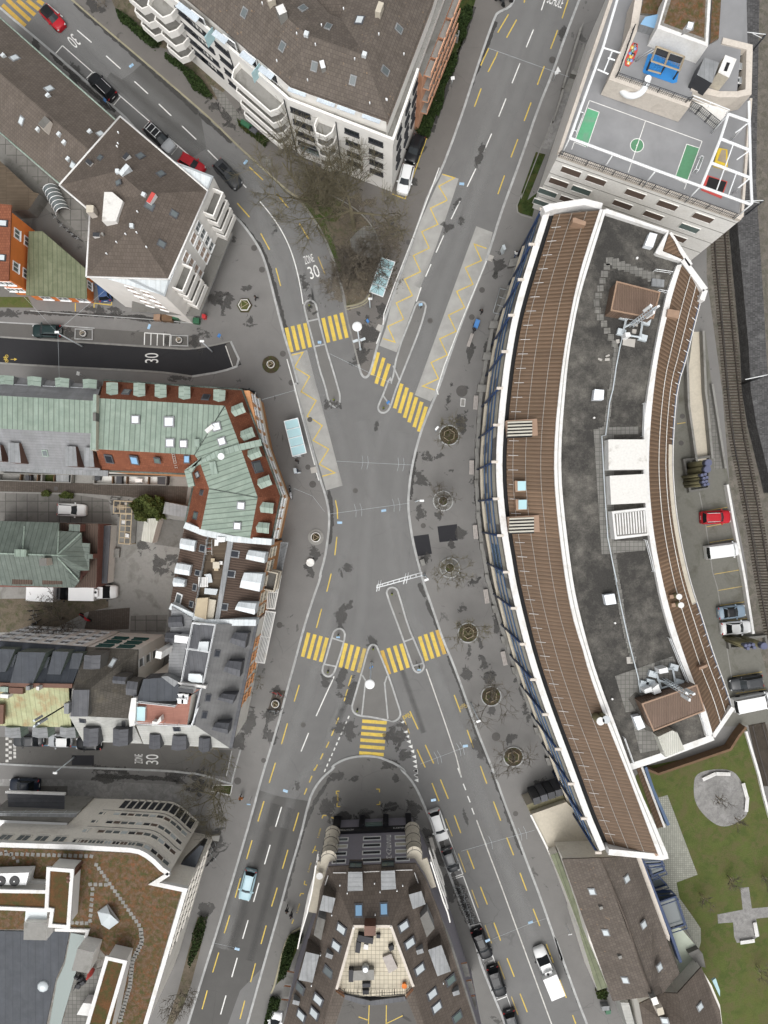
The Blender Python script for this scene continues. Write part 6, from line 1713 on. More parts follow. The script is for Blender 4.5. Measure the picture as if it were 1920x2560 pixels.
c=block('roof_hatch',P('d2 700,715 800,728 795,790 692,778'),ZR,ZR+.35,['zinc','zinc']);tag(c,'flat grey roof hatch in the north part of the gravel roof','hatch')
for i,(q,lab)in enumerate((('d2 250,1375 285,1385 278,1402 252,1390','leftmost of three loose pale slabs on the gravel roof'),('d2 312,1358 342,1345 348,1358 318,1370','upper of three loose pale slabs on the gravel roof'),('d2 308,1380 345,1378 346,1398 308,1400','lower right of three loose pale slabs on the gravel roof'),('d2 460,1210 560,1222 552,1288 452,1268','large pale slab below the north aerial frame'),('d2 510,1080 580,1092 578,1115 512,1105','upper pale slab inside the north aerial frame'),('d2 535,1135 570,1140 565,1175 530,1170','lower pale slab inside the north aerial frame'),('d2 398,1225 425,1220 430,1250 405,1258','pale slab beside the foot of the north cable duct'),('d4 485,672 530,668 538,725 490,728','pale pallet beside the cable duct near the south aerial'))):
 c=block('roof_slab',P(q),ZR,ZR+.12,['tactile_pad','tactile_pad']);tag(c,lab,'slab')
# school with the roof playground
zs=14.8
SC=house('school','pale concrete school with a caged rooftop playground beside the railway',P('c1 1442,1290 d2 1435,228 d1 1500,835 1520,400 1280,340 1180,-120 d1 440,-300'),zs,'concrete_light',group=None)
deck=P('d1 15,1140 425,-40 620,-40 380,640 1015,870 1350,900 1500,830 1510,1640 d2 1420,200 d1 0,1275')
plate(SC,'playground_deck',P('c1 1455,1275 d1 385,-60 1480,-60 1500,840 d2 1420,205'),zs-.3,zs+.04,['play_grey','play_grey'])
m=MB();m.ribbon(XY(P('c1 1450,1280 d2 1430,222'),zs),.55,zs-.2,zs+.35);m.build('parapet',['coping_beige'],SC)
m=MB();m.ribbon(XY(P('c1 1448,1280 d1 375,-60'),zs),.4,zs-.2,zs+.5);m.build('parapet',['coping_beige'],SC)
m=MB();m.ribbon(XY(P('d1 1505,830 d2 1432,215'),zs),.3,zs-.2,zs+.4);m.build('parapet',['coping_beige'],SC)
for q,mt in(('d1 165,895 260,930 160,1220 62,1165','play_green_light'),('d1 985,1195 1090,1228 985,1515 885,1480','play_green')):
 plate(SC,'goal_area',P(q),zs,zs+.055,[mt,mt])
m=MB()
for l in('d1 178,833 1112,1172','d1 178,833 30,1240','d1 1112,1172 965,1570','d1 643,1003 500,1430','d1 165,895 260,930 160,1220','d1 985,1195 1090,1228','d1 985,1195 885,1480','d1 50,1178 150,1218','d1 885,1480 980,1520'):
 q=P(l)
 for a,b in zip(q,q[1:]):quad_line(m,a,b,.09,zs+.066)
m.build('pitch_lines',['paint_white'],SC)
p=W(P('d1 572,1206')[0],zs+.05);m=MB();m.lathe([(.78,zs+.045),(.78,zs+.058)],32,(p.x,p.y,0));m.build('centre_spot',['play_green'],SC)
m=MB()
for k in range(32):
 t0,t1=k*math.pi/16,(k+1)*math.pi/16
 a=[(p.x+r_*math.cos(t),p.y+r_*math.sin(t),zs+.07)for r_,t in((.74,t0),(.83,t0),(.83,t1),(.74,t1))]
 m.face(a)
m.lathe([(.08,zs+.06),(.08,zs+.072)],10,(p.x,p.y,0));m.build('centre_circle',['paint_white'],SC)
zu=17.8
plate(SC,'upper_storey',P('d1 600,15 560,200 380,650 1010,850 1040,740 1260,815 1400,780 1480,-60 620,-60'),zs,zu,['play_grey','concrete_light'])
m=MB();m.ribbon(XY(P('d1 590,-40 545,240 375,645 1010,868'),zu),.85,zs+.1,zu+.12);m.build('parapet',['coping_beige'],SC)
m=MB();m.ribbon(XY(P('d1 1020,730 1250,790 1400,790 1490,770 1500,400 1275,345'),zu),.7,zs+.1,zu+.2);m.build('parapet',['coping_beige'],SC)
plate(SC,'safety_surface_blue',P('d1 668,440 735,462 925,560 905,680 870,690 630,605 620,590'),zu,zu+.06,['play_blue','play_blue'])
plate(SC,'safety_surface_red',blob(P('d1 525,345 598,370 520,560 455,535'),1),zu,zu+.05,['play_red','play_red'])
HOP=[('10','s 580,222','rubber'),('9','s 535,265','play_yellow'),('8','s 580,282','sign_blue'),('7','s 538,320','play_green'),('5','s 497,360','sign_blue'),('6','s 545,380','rubber'),('4','s 508,415','play_yellow'),('2','s 468,465','play_green'),('3','s 513,480','sign_blue'),('1','s 470,520','play_yellow')]
for d_,c,mt in HOP:
 p=W(P(c)[0],zu);m=MB()
 if mt in('sign_blue','play_green'):m.lathe([(.2,zu+.05),(.2,zu+.075)],14,(p.x,p.y,0))
 else:m.box((p.x,p.y,zu+.06),(.36,.36,.03),rad(-18))
 f=m.build('hopscotch_square',[mt],SC)
 o=placed_text('lettering',d_,P(c)[0],zu+.09,-18,.16 if d_!='10' else .26,.24,'paint_white');o.parent=f;o.location=o.location-ORG[SC.name]
plate(SC,'sedum_block',P('d1 830,-80 740,235 1160,385 1190,-80'),zu,zu+3.0,['coping_white','concrete_light'])
plate(SC,'sedum_bed',P('d1 850,-80 765,205 1140,345 1165,-80'),zu+2.6,zu+3.04,['gravel_edge','gravel_edge'])
plate(SC,'sedum_bed',P('d1 880,-80 795,190 1130,315 1145,-80'),zu+2.6,zu+3.06,['sedum','sedum'])
plate(SC,'sedum_bed',P('d1 640,-80 605,110 760,120 810,-80'),zu,zu+.3,['sedum','gravel_edge'])
plate(SC,'sedum_bed',P('d1 1200,-80 1180,360 1250,320 1275,-80'),zu,zu+.3,['sedum','gravel_edge'])
plate(SC,'roof_path',P('d1 1000,180 1050,180 1040,250 940,290 955,240'),zu+2.6,zu+3.08,['path_gravel','path_gravel'])
plate(SC,'roof_light',P('d1 1000,178 1042,190 1030,235 988,222'),zu+3,zu+3.4,['dome_white','dome_white'])
plate(SC,'glass_roof',P('d1 640,140 770,112 730,240 600,200'),zu,zu+1.2,['glass_sky','zinc'])
plate(SC,'lift_house',P('d1 1130,478 1255,520 1195,690 1070,620'),zu,zu+2.4,['zinc','metal_dark'])
plate(SC,'chimney',P('d1 1305,455 1400,490 1335,645 1245,600'),zu,zu+2.6,['coping_white','concrete_beige'])
plate(SC,'flue_opening',P('d1 1318,515 1345,522 1318,592 1292,585'),zu+2.4,zu+2.64,['rubber','rubber'])
for c in('d1 752,273','d1 862,313','d1 970,353','d1 1082,392'):
 p=W(P(c)[0],zu+1.5);m=MB();m.lathe([(.16,p.z-.05),(.16,p.z+.1)],12,(p.x,p.y,0));m.build('wall_lamp',['coping_white'],SC)
sw0,sw1=XY(P('c1 1442,1290'),zs)[0],XY(P('d2 1435,228'),zs)[0]
windows(SC,sw0,sw1,[12.4],[.10,.24,.46,.64,.84],2.5,1.45,'concrete_light','brown_shutter',bar=.04,sill=False)
windows(SC,sw0,sw1,[9.0],[.07,.20,.44,.62,.83],2.5,1.45,'concrete_light',['brown_shutter','glass_green','brown_shutter'],bar=.04,sill=False)
windows(SC,sw0,sw1,[5.6,2.4],[.04,.17,.30,.44,.62,.82],2.5,1.45,'concrete_light',['glass_green','brown_shutter'],bar=.04,sill=False)
for z in(3.9,7.2,10.5,13.7):
 A_,B_=Vector(sw0),Vector(sw1);d=(B_-A_).normalized();n=Vector((d.y,-d.x));n=n if n.dot((A_+B_)/2-Vector(SC['_c']))>0 else-n
 m=MB();m.ribbon([tuple(A_+n*.012),tuple(B_+n*.012)],.03,z-.06,z+.06);m.build('floor_joint',['concrete'],SC)
rail(SC,P('c1 1470,1250 d2 1410,180'),zs+.35,1.3,'metal_dark',1.6,.05,bars=.22)
rail(SC,P('d1 415,600 1005,810 1040,800'),zu,1.1,'metal_dark',1.6,.045,bars=.22)
rail(SC,P('d1 560,200 425,590'),zu,1.1,'metal_dark',1.6,.05,bars=.3)
rail(SC,P('d1 1010,830 1110,880 1270,1010'),zs,1.8,'metal_dark',1.2,.05,bars=.2)
plate(SC,'stair_wall',P('d1 1030,830 1050,805 1340,920 1255,1015'),zs,zs+1.4,['concrete_light','concrete_light'])
rail(SC,P('d1 1040,790 1340,910'),zu,1.0,'metal_white',1.6,.06)
rail(SC,P('d1 1395,120 1370,330 1420,360'),zs,1.0,'metal_dark',1.2,.04,bars=.25)
cg=thing('steel_cage','white tubular steel ball cage over the playground edge of the school roof','ball cage',W(P('d1 1120,1560')[0],zs))
def cage_line(l,z0,z1,r=.13):
 q=P(l);m=MB();m.tube([W(p,z)for p,z in zip(q,[z0]*len(q))],r,6,smooth=False);m.build('tube',['metal_white'],cg)
zc_=zs+4.2
for l in('d1 15,1145 375,1278 730,1412 1100,1545 1400,1655 d2 1520,105','d1 1330,945 1265,1150 1185,1350 1105,1545','d1 1330,945 1500,1005','d1 1265,1150 1505,1245','d1 1190,1352 1512,1475','d1 1500,840 1515,1460 d2 1525,100','d1 15,1145 290,395 425,-60'):
 cage_line(l,zc_,zc_,.16)
for l in('d1 1505,1015 1390,1100','d1 1505,1250 1400,1325','d1 1505,1480 1410,1560','d1 1370,1200 1230,1585','d1 1395,1440 1330,1620'):
 cage_line(l,zc_,zc_,.07)
for p_ in P('d1 15,1145 375,1278 730,1412 1100,1545 1330,945 1500,1005 1512,1475 d2 1525,100 d1 290,395 190,680'):
 a=W(p_,zc_);m=MB();m.tube([(a.x,a.y,zs),(a.x,a.y,zc_)],.08,6);m.build('post',['metal_white'],cg)
for l in('d1 290,395 435,440','d1 245,575 335,615','d1 365,430 300,590','d1 330,480 390,500'):
 cage_line(l,zc_,zc_,.09)
pf=thing('climbing_frame','timber climbing frame with dark nets on a blue safety mat, school roof','climbing frame',W(P('d1 800,540')[0],zu))
def beam(l,z0,z1,mat,r=.11,nm='beam'):
 q=P(l);m=MB();m.tube([W(q[0],z0),W(q[1],z1)],r,4,smooth=False);m.build(nm,[mat],pf)
T_=zu+2.2
for l in('d1 735,385 965,470','d1 690,505 925,585','d1 735,385 690,505','d1 845,430 800,545','d1 965,470 925,585','d1 665,580 770,610'):
 beam(l,T_,T_,'timber')
for l in('d1 690,490 655,580','d1 805,550 765,615','d1 915,590 875,655'):
 beam(l,T_-.3,zu+.1,'metal_dark',.12,'post')
for q in('d1 735,395 835,432 820,475 720,440','d1 850,445 955,478 935,520 830,490'):
 m=MB();m.prism(XY(P(q),T_-.6),T_-.75,T_-.6);m.build('net',['metal_dark'],pf)
for q in('d1 715,450 810,485 800,530 705,495','d1 690,520 790,550 770,600 670,575','d1 830,500 930,530 915,570 815,545'):
 a=XY(P(q),T_-.4);m=MB()
 for i in range(6):
  t=i/5
  m.tube([(*pl(a[0],a[1],t),T_-.4),(*pl(a[3],a[2],t),T_-.5)],.03,3,cap=False);m.tube([(*pl(a[0],a[3],t),T_-.4),(*pl(a[1],a[2],t),T_-.5)],.03,3,cap=False)
 m.build('net',['play_blue'],pf)
for l in('d1 700,405 545,500','d1 712,420 560,510'):
 q=P(l);m=MB();m.tube([W(q[0],T_),W(q[1],zu+.1)],.05,5);m.build('slide_pole',['metal_grey'],pf)
sl=thing('tube_slide','curved silver tube slide dropping from the upper school playground','slide',W(P('d1 520,780')[0],zs))
q=smooth_line(P('d1 665,650 655,690 620,760 560,795 500,795 455,765 440,725 455,700'),2)
m=MB();m.tube([W(p,zu+.9-i/(len(q)-1)*3.0)for i,p in enumerate(q)],.36,14);m.build('tube',['metal_white'],sl)
p=W(P('d1 505,740')[0],zs);m=MB();m.tube([p,p+Vector((0,0,2))],.06,6);m.build('support',['play_yellow'],sl)
for c,mt,lab in(('d1 725,840','play_red','red slanted support pole under the upper school playground'),('d1 935,925','play_blue','blue slanted support pole under the upper school playground')):
 p=W(P(c)[0],zs);m=MB();m.tube([p+Vector((-.5,-.9,0)),p+Vector((.3,.7,1.6))],.12,8);tag(m.build('pole',[mt]),lab,'pole')
def trough(nm,lab,cat,outer,inner,z,h,m1,m2):
 t=thing(nm,lab,cat,W(P(outer)[0],z))
 xy=XY(P(outer),z);m=MB();m.prism(xy,z+.05,z+h);m.build('rim',[m1],t)
 m=MB();m.prism(XY(P(inner),z),z+h-.1,z+h+.03);m.build('filling',[m2],t)
trough('sandpit','yellow rimmed sandpit on the school roof terrace','sandpit','d1 1240,1240 1310,1255 1312,1415 1200,1385 1225,1270','d1 1262,1255 1295,1262 1298,1370 1225,1345',zs,.4,'play_yellow','timber')
trough('trampoline','dark trampoline in a red safety mat on the school roof','trampoline','d1 1150,1455 1320,1510 1270,1650 1100,1580','d1 1165,1470 1310,1515 1270,1620 1130,1575',zs,.12,'play_red','rubber')
def goal(lab,px):
 q=XY(P(px),zs+.9);t=thing('football_goal',lab,'goal',(*q[0],zs));m=MB()
 for p in q:m.tube([(*p,zs),(*p,zs+.9)],.05,5)
 for i in range(4):m.tube([(*q[i],zs+(.9 if i<2 else .9)),(*q[(i+1)%4],zs+.9)],.05,5)
 m.build('frame',['metal_white'],t)
 m=MB()
 for i in range(1,8):
  t_=i/8
  m.tube([(*pl(q[0],q[1],t_),zs+.9),(*pl(q[3],q[2],t_),zs+.9)],.015,3,cap=False)
 m.build('net',['play_green'],t)
goal('small football goal at the right side of the roof pitch','d1 1105,1290 1060,1400 1085,1410 1128,1300')
goal('small football goal at the left side of the roof pitch','d1 100,925 50,1080 75,1090 130,935')
for i,(x,y)in enumerate(((1412,430),(1412,550),(1412,668))):
 o=thing('air_conditioner','white twin-fan air conditioner on the school roof, %s'%['nearest the corner gangway','middle of the three','nearest the pitch'][i],'air conditioner',W(P('d1 %d,%d'%(x,y+25))[0],zs+.1),group='school roof air conditioners')
 m=MB();m.prism(XY(P('d1 %d,%d %d,%d %d,%d %d,%d'%(x-42,y-32,x+42,y-30,x+42,y+28,x-42,y+26)),zs+2.2),zs+.1,zs+2.2,0,1);m.build('housing',['coping_white','metal_dark'],o)
 for dx in(-18,20):
  p=W(P('d1 %d,%d'%(x+dx,y-2))[0],zs+2.2);m=MB();m.lathe([(.34,zs+2.2),(.34,zs+2.26)],14,(p.x,p.y,0));m.build('fan',['metal_grey'],o)
# school forecourt walls
for q,h_,lab in(('c1 1659,180 1490,730 1475,725 1620,240',.9,'low concrete wall of the school forecourt along the road'),('c1 1560,580 1659,610 1659,640 1550,610',1.0,'concrete cross wall beside the school entrance ramp'),('c1 1480,735 1400,1000 1410,1005 1500,740',.6,'low wall of the gravel bed beside the school')):
 c=block('garden_wall',P(q),KZ,KZ+h_,['concrete','concrete_dark']);tag(c,lab,'wall')
# round-cornered modern block, bottom left
zr=14.4
crn='a5 1080,682 1150,695 1210,725 1275,775 1340,840 1400,880'
RB=house('round_cornered_block','sandstone coloured block with curved windowed corner and rust red sedum roof',P('a5 600,655 '+crn[3:]+' 1275,960 1535,1015 1345,1659 y1 1005,830 960,950 p -60,2620')+P('a5 -180,630'),zr,'render_sandstone',top='gravel_edge')
plate(RB,'sedum_bed',P('a5 -150,655 1080,705 1150,718 1200,745 1260,795 1320,850 1370,885 1240,965 1505,1025 1320,1659 y1 990,830 940,940 600,940 700,830 740,370 590,200 610,180 380,170 a5 440,1340 -150,1340'),zr-.1,zr+.06,['sedum','gravel_edge'])
coping(RB,P('a5 -180,632 600,655 '+crn[3:]),zr,.55,.3,'coping_white',False,'parapet',zr-.3)
coping(RB,P('a5 1400,880 1275,960 1535,1015 1345,1659 y1 1005,830 960,950'),zr,.5,.3,'coping_white',False,'parapet',zr-.3)
plate(RB,'notch_roof',P('a5 1410,885 1659,640 1690,650 1545,1005 1290,958'),7,9,['slate_blue','render_black'])
path=resample(XY(smooth_line(P('a5 -150,632 600,657 '+crn[3:]),2),zr),200)
cum=[0]
for a,b in zip(path,path[1:]):cum.append(cum[-1]+math.hypot(b[0]-a[0],b[1]-a[1]))
def on_path(s_):
 for k in range(len(cum)-1):
  if cum[k+1]>=s_:
   f=(s_-cum[k])/(cum[k+1]-cum[k]);d=(Vector(path[k+1])-Vector(path[k])).normalized()
   return Vector(path[k])+(Vector(path[k+1])-Vector(path[k]))*f,d
 return Vector(path[-1]),d
def s_of(px):
 q=XY(P(px),zr)[0];i=min(range(200),key=lambda k:(path[k][0]-q[0])**2+(path[k][1]-q[1])**2);return cum[i]
def path_window(s_,z,w,h,frame,glass,mull=0,bar=.07):
 p,d=on_path(s_);n=Vector((d.y,-d.x))
 if n.y<0:n=-n
 f,g=win_mesh(w,h,frame,glass,bar,mull,True)
 o=link_mesh('window',f,RB,Vector((p.x,p.y,z))-ORG[RB.name],(0,0,math.atan2(n.y,n.x)-math.pi/2))
 link_mesh('pane',g,o)
sA,sB=s_of('a5 560,655'),s_of('a5 1385,870')
for k in range(13):
 s_=sA+(sB-sA)*(k+.35)/13.2
 for i,z in enumerate((12.9,10.1,7.4,4.9)):
  if i and k==1:continue
  path_window(s_,z,.95,.95,'render_sandstone',('glass_dark','glass_grey','glass_pale','brown_shutter','glass_grey')[(k*3+i*2)%5],1 if i==0 and k<8 else 0)
for k in range(13):
 s_=sA+(sB-sA)*(k+.35)/13.2
 if k>1:path_window(s_,1.8,1.15,2.9,'render_sandstone','glass_dark',0,.12)
for k in range(6):
 path_window(sA-1.8-2.2*k,12.6,1.5,1.5,'render_sandstone','glass_grey',1)
for z in(3.7,8.7):
 m=MB();m.ribbon(offset_line([tuple(on_path(sA+(sB-sA)*k/40)[0])for k in range(41)],.02),.06,z,z+.14);m.build('cornice_line',['concrete'],RB)
plate(RB,'front_terrace',P('a5 -150,425 560,455 540,565 -150,545'),0,8.6,['plastic_white','concrete'])
plate(RB,'terrace_edge',P('a5 -150,370 640,380 625,410 -150,395'),8.3,9.2,['zinc','concrete'])
rail(RB,P('a5 -150,372 640,378'),9.2,.9,'metal_grey',1.5,.04)
sh=thing('canopy_roof','dark blue panelled canopy roof in front of the round cornered block','canopy',W(P('a5 300,280')[0],0))
m=MB();m.prism(XY(P('a5 60,205 535,222 530,365 70,350'),4.6),4.4,4.6,0,1,(0,1));m.build('roof',['zinc_dark','zinc'],sh)
m=MB();m.ribbon(XY(P('a5 45,200 540,217'),4.7),.3,4.4,4.75);m.build('gutter',['coping_white'],sh)
for l in('a5 80,330','a5 520,345'):
 p=W(P(l)[0],4.4);m=MB();m.tube([(p.x,p.y,0),p],.1,6);m.build('post',['metal_dark'],sh)
plate(RB,'penthouse',P('a5 405,845 590,860 562,1312 422,1302 436,1180 390,1170'),zr,17.2,['sedum_dark','render_white'])
coping(RB,P('a5 400,838 597,853 565,1320 415,1308 432,1180 385,1170'),17.2,.42,.2,'coping_white')
plate(RB,'penthouse',P('a5 -150,1030 388,1038 385,1165 -150,1150'),zr,16.9,['sedum_dark','render_white'])
coping(RB,P('a5 -150,1020 388,1028'),16.9,.4,.2,'coping_white',False);coping(RB,P('a5 -150,1158 436,1182'),16.9,.4,.2,'coping_white',False)
plate(RB,'terrace_floor',P('a5 -150,850 240,850 270,930 390,940 388,1005 -150,990'),zr,zr+.4,['concrete_light','concrete_light'])
plate(RB,'penthouse',P('y1 738,378 862,405 775,830 740,950 570,950 605,830'),zr,17.2,['sedum_dark','render_white'])
coping(RB,P('y1 738,375 865,403 735,850 700,980 y1 570,980 605,830'),17.2,.42,.2,'coping_white')
q=XY(P('a5 818,1180 895,1125 995,1265 915,1325 850,1285'),zr);c=W(P('a5 915,1215')[0],zr+1.6)
rl=thing('pyramid_roof_light','white glazed pyramid roof light on the red sedum roof','roof light',(c.x,c.y,zr))
m=MB();m.prism(q,zr,zr+.35);m.build('kerb',['coping_white'],rl)
m=MB();e=[Vector((*p,zr+.36))for p in q]
for i in range(5):
 f=[e[i],e[(i+1)%5],c];a=sum(f[j].x*f[(j+1)%3].y-f[(j+1)%3].x*f[j].y for j in range(3));m.face(f if a>0 else f[::-1])
m.build('glazing',['glass_pale'],rl)
hv=thing('rooftop_chiller','long white rooftop chiller with two black fans','chiller',W(P('a5 100,925')[0],zr+.4))
m=MB();m.prism(XY(P('a5 -150,880 240,868 215,972 -150,968'),zr+2),zr+.4,zr+2);m.build('housing',['plastic_white'],hv)
for x in(8,122,-110):
 p=W(P('a5 %d,937'%x)[0],zr+2);m=MB();m.lathe([(.58,zr+2),(.58,zr+2.12)],18,(p.x,p.y,0));f=m.build('fan',['metal_black'],hv)
 m=MB();m.lathe([(.08,zr+2.1),(.08,zr+2.16)],8,(p.x,p.y,0));m.build('hub',['plastic_white'],f)
for l in('a5 560,915 680,780','a5 560,945 670,820'):
 a,b=P(l);m=MB();m.tube([W(a,17.6),W(b,15)],.17,8);m.build('exhaust_pipe',['sheet_brown'],RB)
def steps(l,n,s_=.42):
 q=resample(XY(P(l),zr),n);m=MB()
 for i,p in enumerate(q):m.box((p[0],p[1],zr+.06),(s_,s_,.06),random.uniform(-.3,.3))
 m.build('stepping_slabs',['concrete'],RB)
steps('a5 800,800 1155,1300',17);steps('a5 750,962 880,965',4);steps('a5 770,1000 750,1265',7);steps('a5 720,1285 600,1280',4)
steps('a5 10,708 760,730',18);steps('a5 50,690 150,770',4,.35);steps('a5 1170,1340 1180,1440 1100,1600 y1 900,560 830,800',28,.5)
plate(RB,'lower_roof',P('y1 -60,185 480,195 440,400 385,520 320,830 300,950 -60,950'),zr-.3,zr+.12,['slate_blue','slate_blue'])
plate(RB,'glass_gutter',P('y1 490,200 595,220 540,420 430,800 400,950 320,950 395,530 450,410'),zr-.3,zr+.18,['glass_green','zinc'])
coping(RB,P('y1 378,180 605,187 590,235'),zr,.35,.35,'coping_white',False)
plate(RB,'paved_terrace',P('y1 500,470 600,480 720,430 610,830 580,950 400,950 440,830'),zr-.2,zr+.1,['slabs_grey','concrete'])
plate(RB,'stair_house',P('y1 535,310 648,335 610,480 495,460'),zr,17.0,['concrete','concrete_light'])
plate(RB,'stair_house',P('a5 198,1285 388,1290 385,1430 195,1425'),zr,16.4,['concrete','concrete_light'])
plate(RB,'glass_porch',P('a5 213,1185 390,1190 388,1280 205,1278'),zr,15.6,['glass_pale','coping_white'])
plate(RB,'white_canopy',P('y1 575,685 640,690 620,775 530,765'),zr,16,['coping_white','coping_white'])
for i,(px,lab)in enumerate((('y1 540,490','dark garden chair at the top of the paved roof terrace, left one'),('y1 568,505','dark garden chair second from the stair house on the paved roof terrace'),('y1 580,530','dark garden chair on the right of the paved roof terrace group'),('y1 548,555','dark garden chair lowest of the paved roof terrace group'))):
 o=thing('terrace_chair',lab,'chair',W(P(px)[0],zr+.1),rad(-20+30*i),'dark chairs on the paved terrace')
 m=MB();m.box((0,0,.45),(.5,.5,.05));m.build('seat',['furniture_dark'],o,Vector((0,0,0)))
 m=MB();m.box((0,.25,.7),(.5,.05,.45));m.build('backrest',['furniture_dark'],o,Vector((0,0,0)))
 for a in(-1,1):
  m=MB();m.box((a*.23,0,.22),(.04,.5,.44));m.build('leg',['furniture_dark'],o,Vector((0,0,0)))
for l,lab,mt in(('y1 650,440','closed magenta parasol on the paved roof terrace','play_red'),):
 p=W(P(l)[0],zr);m=MB();m.lathe([(.28,.4),(.3,1.2),(.06,2.2)],10,p);tag(m.build('closed_parasol',[mt]),lab,'parasol')
m=MB();p=W(P('y1 300,565')[0],zr+.1);m.lathe([(.75,0),(.6,.25),(.2,.4)],9,p);tag(m.build('plastic_sheet_heap',['glass_pale']),'crumpled white plastic sheet on the dark blue roof','sheet')
ew0,ew1=XY(P('a5 1535,1015'),zr)[0],XY(P('a5 1345,1659'),zr)[0]
windows(RB,ew0,ew1,[12.6,9.8,7.0,4.2],[.1,.22,.34,.46,.58,.7,.82,.94],1.1,1.5,'render_sandstone','glass_dark')
# the violet-grey corner house with dormered brown roof (bottom centre)
zm=13.2
VH=house('violet_grey_corner_house','violet grey house with vertical MANESSE lettering and brown dormered roof',P('b5 1132,818 c5 258,790 345,920 560,1440 y2 1530,480 1640,830 1690,950 1262,950 1222,830 1150,645 720,650 672,830 640,950 280,950 310,830 500,300 560,0 b5 1040,1240 1110,880'),zm,'render_violet_grey',top='concrete_dark')
pt=pts3('a=b5 1132,820 @13.3; b=c5 266,792 @13.3; c=c5 62,1295 @17; d=b5 1340,1308 @17; e=b5 1060,1020 @13.3; w1=y2 530,60 @13.3; w2=y2 300,830 @13.3; w3=y2 262,960 @13.3; x1=y2 668,585 @17; x2=y2 575,830 @17; x3=y2 530,960 @17; f=c5 350,930 @13.3; g=y2 1380,60 @13.3; h=y2 1625,830 @13.3; h2=y2 1665,960 @13.3; y1=y2 1192,572 @17; yy=y2 1270,830 @17; y3=y2 1310,960 @17')
RV=Roof('roof',VH,pt,['a b c d','a d x1 x2 x3 w3 w2 w1 e','b f g h h2 y3 yy y1 c'],['tiles_dark_brown'],.22)
plate(VH,'inner_terrace',P('y2 790,150 1045,150 1200,570 1180,640 690,640 665,585'),zm,14.6,['slabs_cream','concrete_beige'])
coping(VH,P('y2 668,590 790,155 1043,155 1198,572'),16.95,.3,.1,'coping_beige',False)
plate(VH,'side_wing_roof',P('y2 640,590 722,650 660,830 640,950 540,950 580,830'),13,15.4,['tiles_grey_brown','render_peach'])
plate(VH,'side_wing_roof',P('y2 1225,570 1150,650 1225,830 1250,950 1320,950 1290,830'),13,15.4,['tiles_grey_brown','render_peach'])
m=MB()
plate(VH,'rear_band',P('y2 720,625 900,670 1140,640 1150,670 940,700 840,695 715,655'),11.5,14.9,['zinc_dark','zinc_dark'])
plate(VH,'car_court',P('y2 680,640 1190,640 1250,830 1290,1000 600,1000 640,830'),0,.16,['side_asphalt','concrete_dark'])
m=MB()
for l in('y2 893,700 888,830','y2 1012,700 1010,830','y2 820,780 882,802','y2 1015,825 1125,772'):
 a,b=P(l);quad_line(m,a,b,.12,.17)
m.build('court_lines',['paint_yellow'],VH)
for q,z1 in(('b5 1295,862 1412,862 1418,1018 1290,1022',16.4),('b5 1567,855 c5 90,850 100,1005 b5 1570,1012',16.4)):
 plate(VH,'dormer',P(q),13.4,z1,['zinc','tiles_dark_brown'],(0,1))
 q2=P(q);f0,f1=XY(q2[:2],z1);windows(VH,f0,f1,[14.9],[.5],1.5,1.2,'metal_dark','glass_green','dormer_window',mull=1,out=(0,1),off=.01)
for q in('b5 1085,1055 1190,1080 1160,1202 1055,1180','y2 455,330 548,352 500,545 405,525','c5 205,1050 310,1020 345,1130 240,1172','y2 1300,318 1392,283 1458,465 1365,500'):
 plate(VH,'dormer',P(q),13.4,16.0,['zinc','tiles_dark_brown'])
for q in('y2 540,90 590,110 560,250 510,215','c5 300,1245 360,1185 420,1330 355,1405'):
 plate(VH,'roof_loggia',P(q),13.4,15.6,['concrete_dark','zinc'])
for a,g_,an in(('b5 1383,1183','glass_sky',0),('b5 1592,1172','glass_sky',0),('y2 703,172','glass_pale',-62+90),('y2 668,290','glass_pale',28),('y2 613,468','glass_grey',25),('y2 542,660','glass_pale',25),('y2 515,755','glass_pale',25),('y2 425,770','glass_pale',25),('y2 418,580','glass_grey',25),('y2 1130,152','glass_pale',-28),('y2 1172,270','glass_pale',-28),('y2 1240,450','glass_pale',-25),('y2 1327,620','glass_pale',-25),('y2 1358,712','glass_pale',-25),('y2 1455,525','glass_green',-25),('y2 1500,778','glass_green',-25)):
 RV.window(P(a)[0],1.0,1.5,'zinc_dark',g_)
RV.lump(P('y2 900,145')[0],1.3,1.1,1.2,'sheet_brown','roof_hatch',None,0)
for a in('y2 620,335','y2 1242,305','y2 392,655','y2 1490,590'):RV.lump(P(a)[0],.5,.8,.7,'zinc','chimney')
for l in('b5 1170,862 1280,862','b5 1425,855 1555,850','c5 95,842 235,838','b5 1130,885 1100,980','c5 252,860 290,965'):
 RV.rod(P(l),.05,.2,'coping_white')
for a in('b5 1228,965','b5 1288,1030','b5 1515,950','b5 1560,1020','b5 1520,1210','c5 155,968','c5 108,1010','y2 635,70','y2 557,345','y2 495,555','y2 785,155','y2 1043,150','y2 1405,540','y2 1258,110'):RV.pipe(P(a)[0],.06,.35,'metal_white')
f0,f1=XY(P('b5 1132,818'),zm)[0],XY(P('c5 258,790'),zm)[0]
for ts,w_ in((.115,1.75),(.492,2.35),(.858,1.75)):
 windows(VH,f0,f1,[12.1,10.15,8.2,6.25],[ts],w_,1.02,'plastic_white',['glass_dark','glass_dark','panel_beige','glass_grey']if ts<.2 else('glass_dark' if ts<.6 else['glass_dark','panel_beige','panel_beige','panel_beige']),bar=.12,sill=False)
dF=(Vector(f1)-Vector(f0)).normalized();nF=Vector((-dF.y,dF.x));nF=nF if nF.y>0 else-nF
oV=ORG[VH.name]
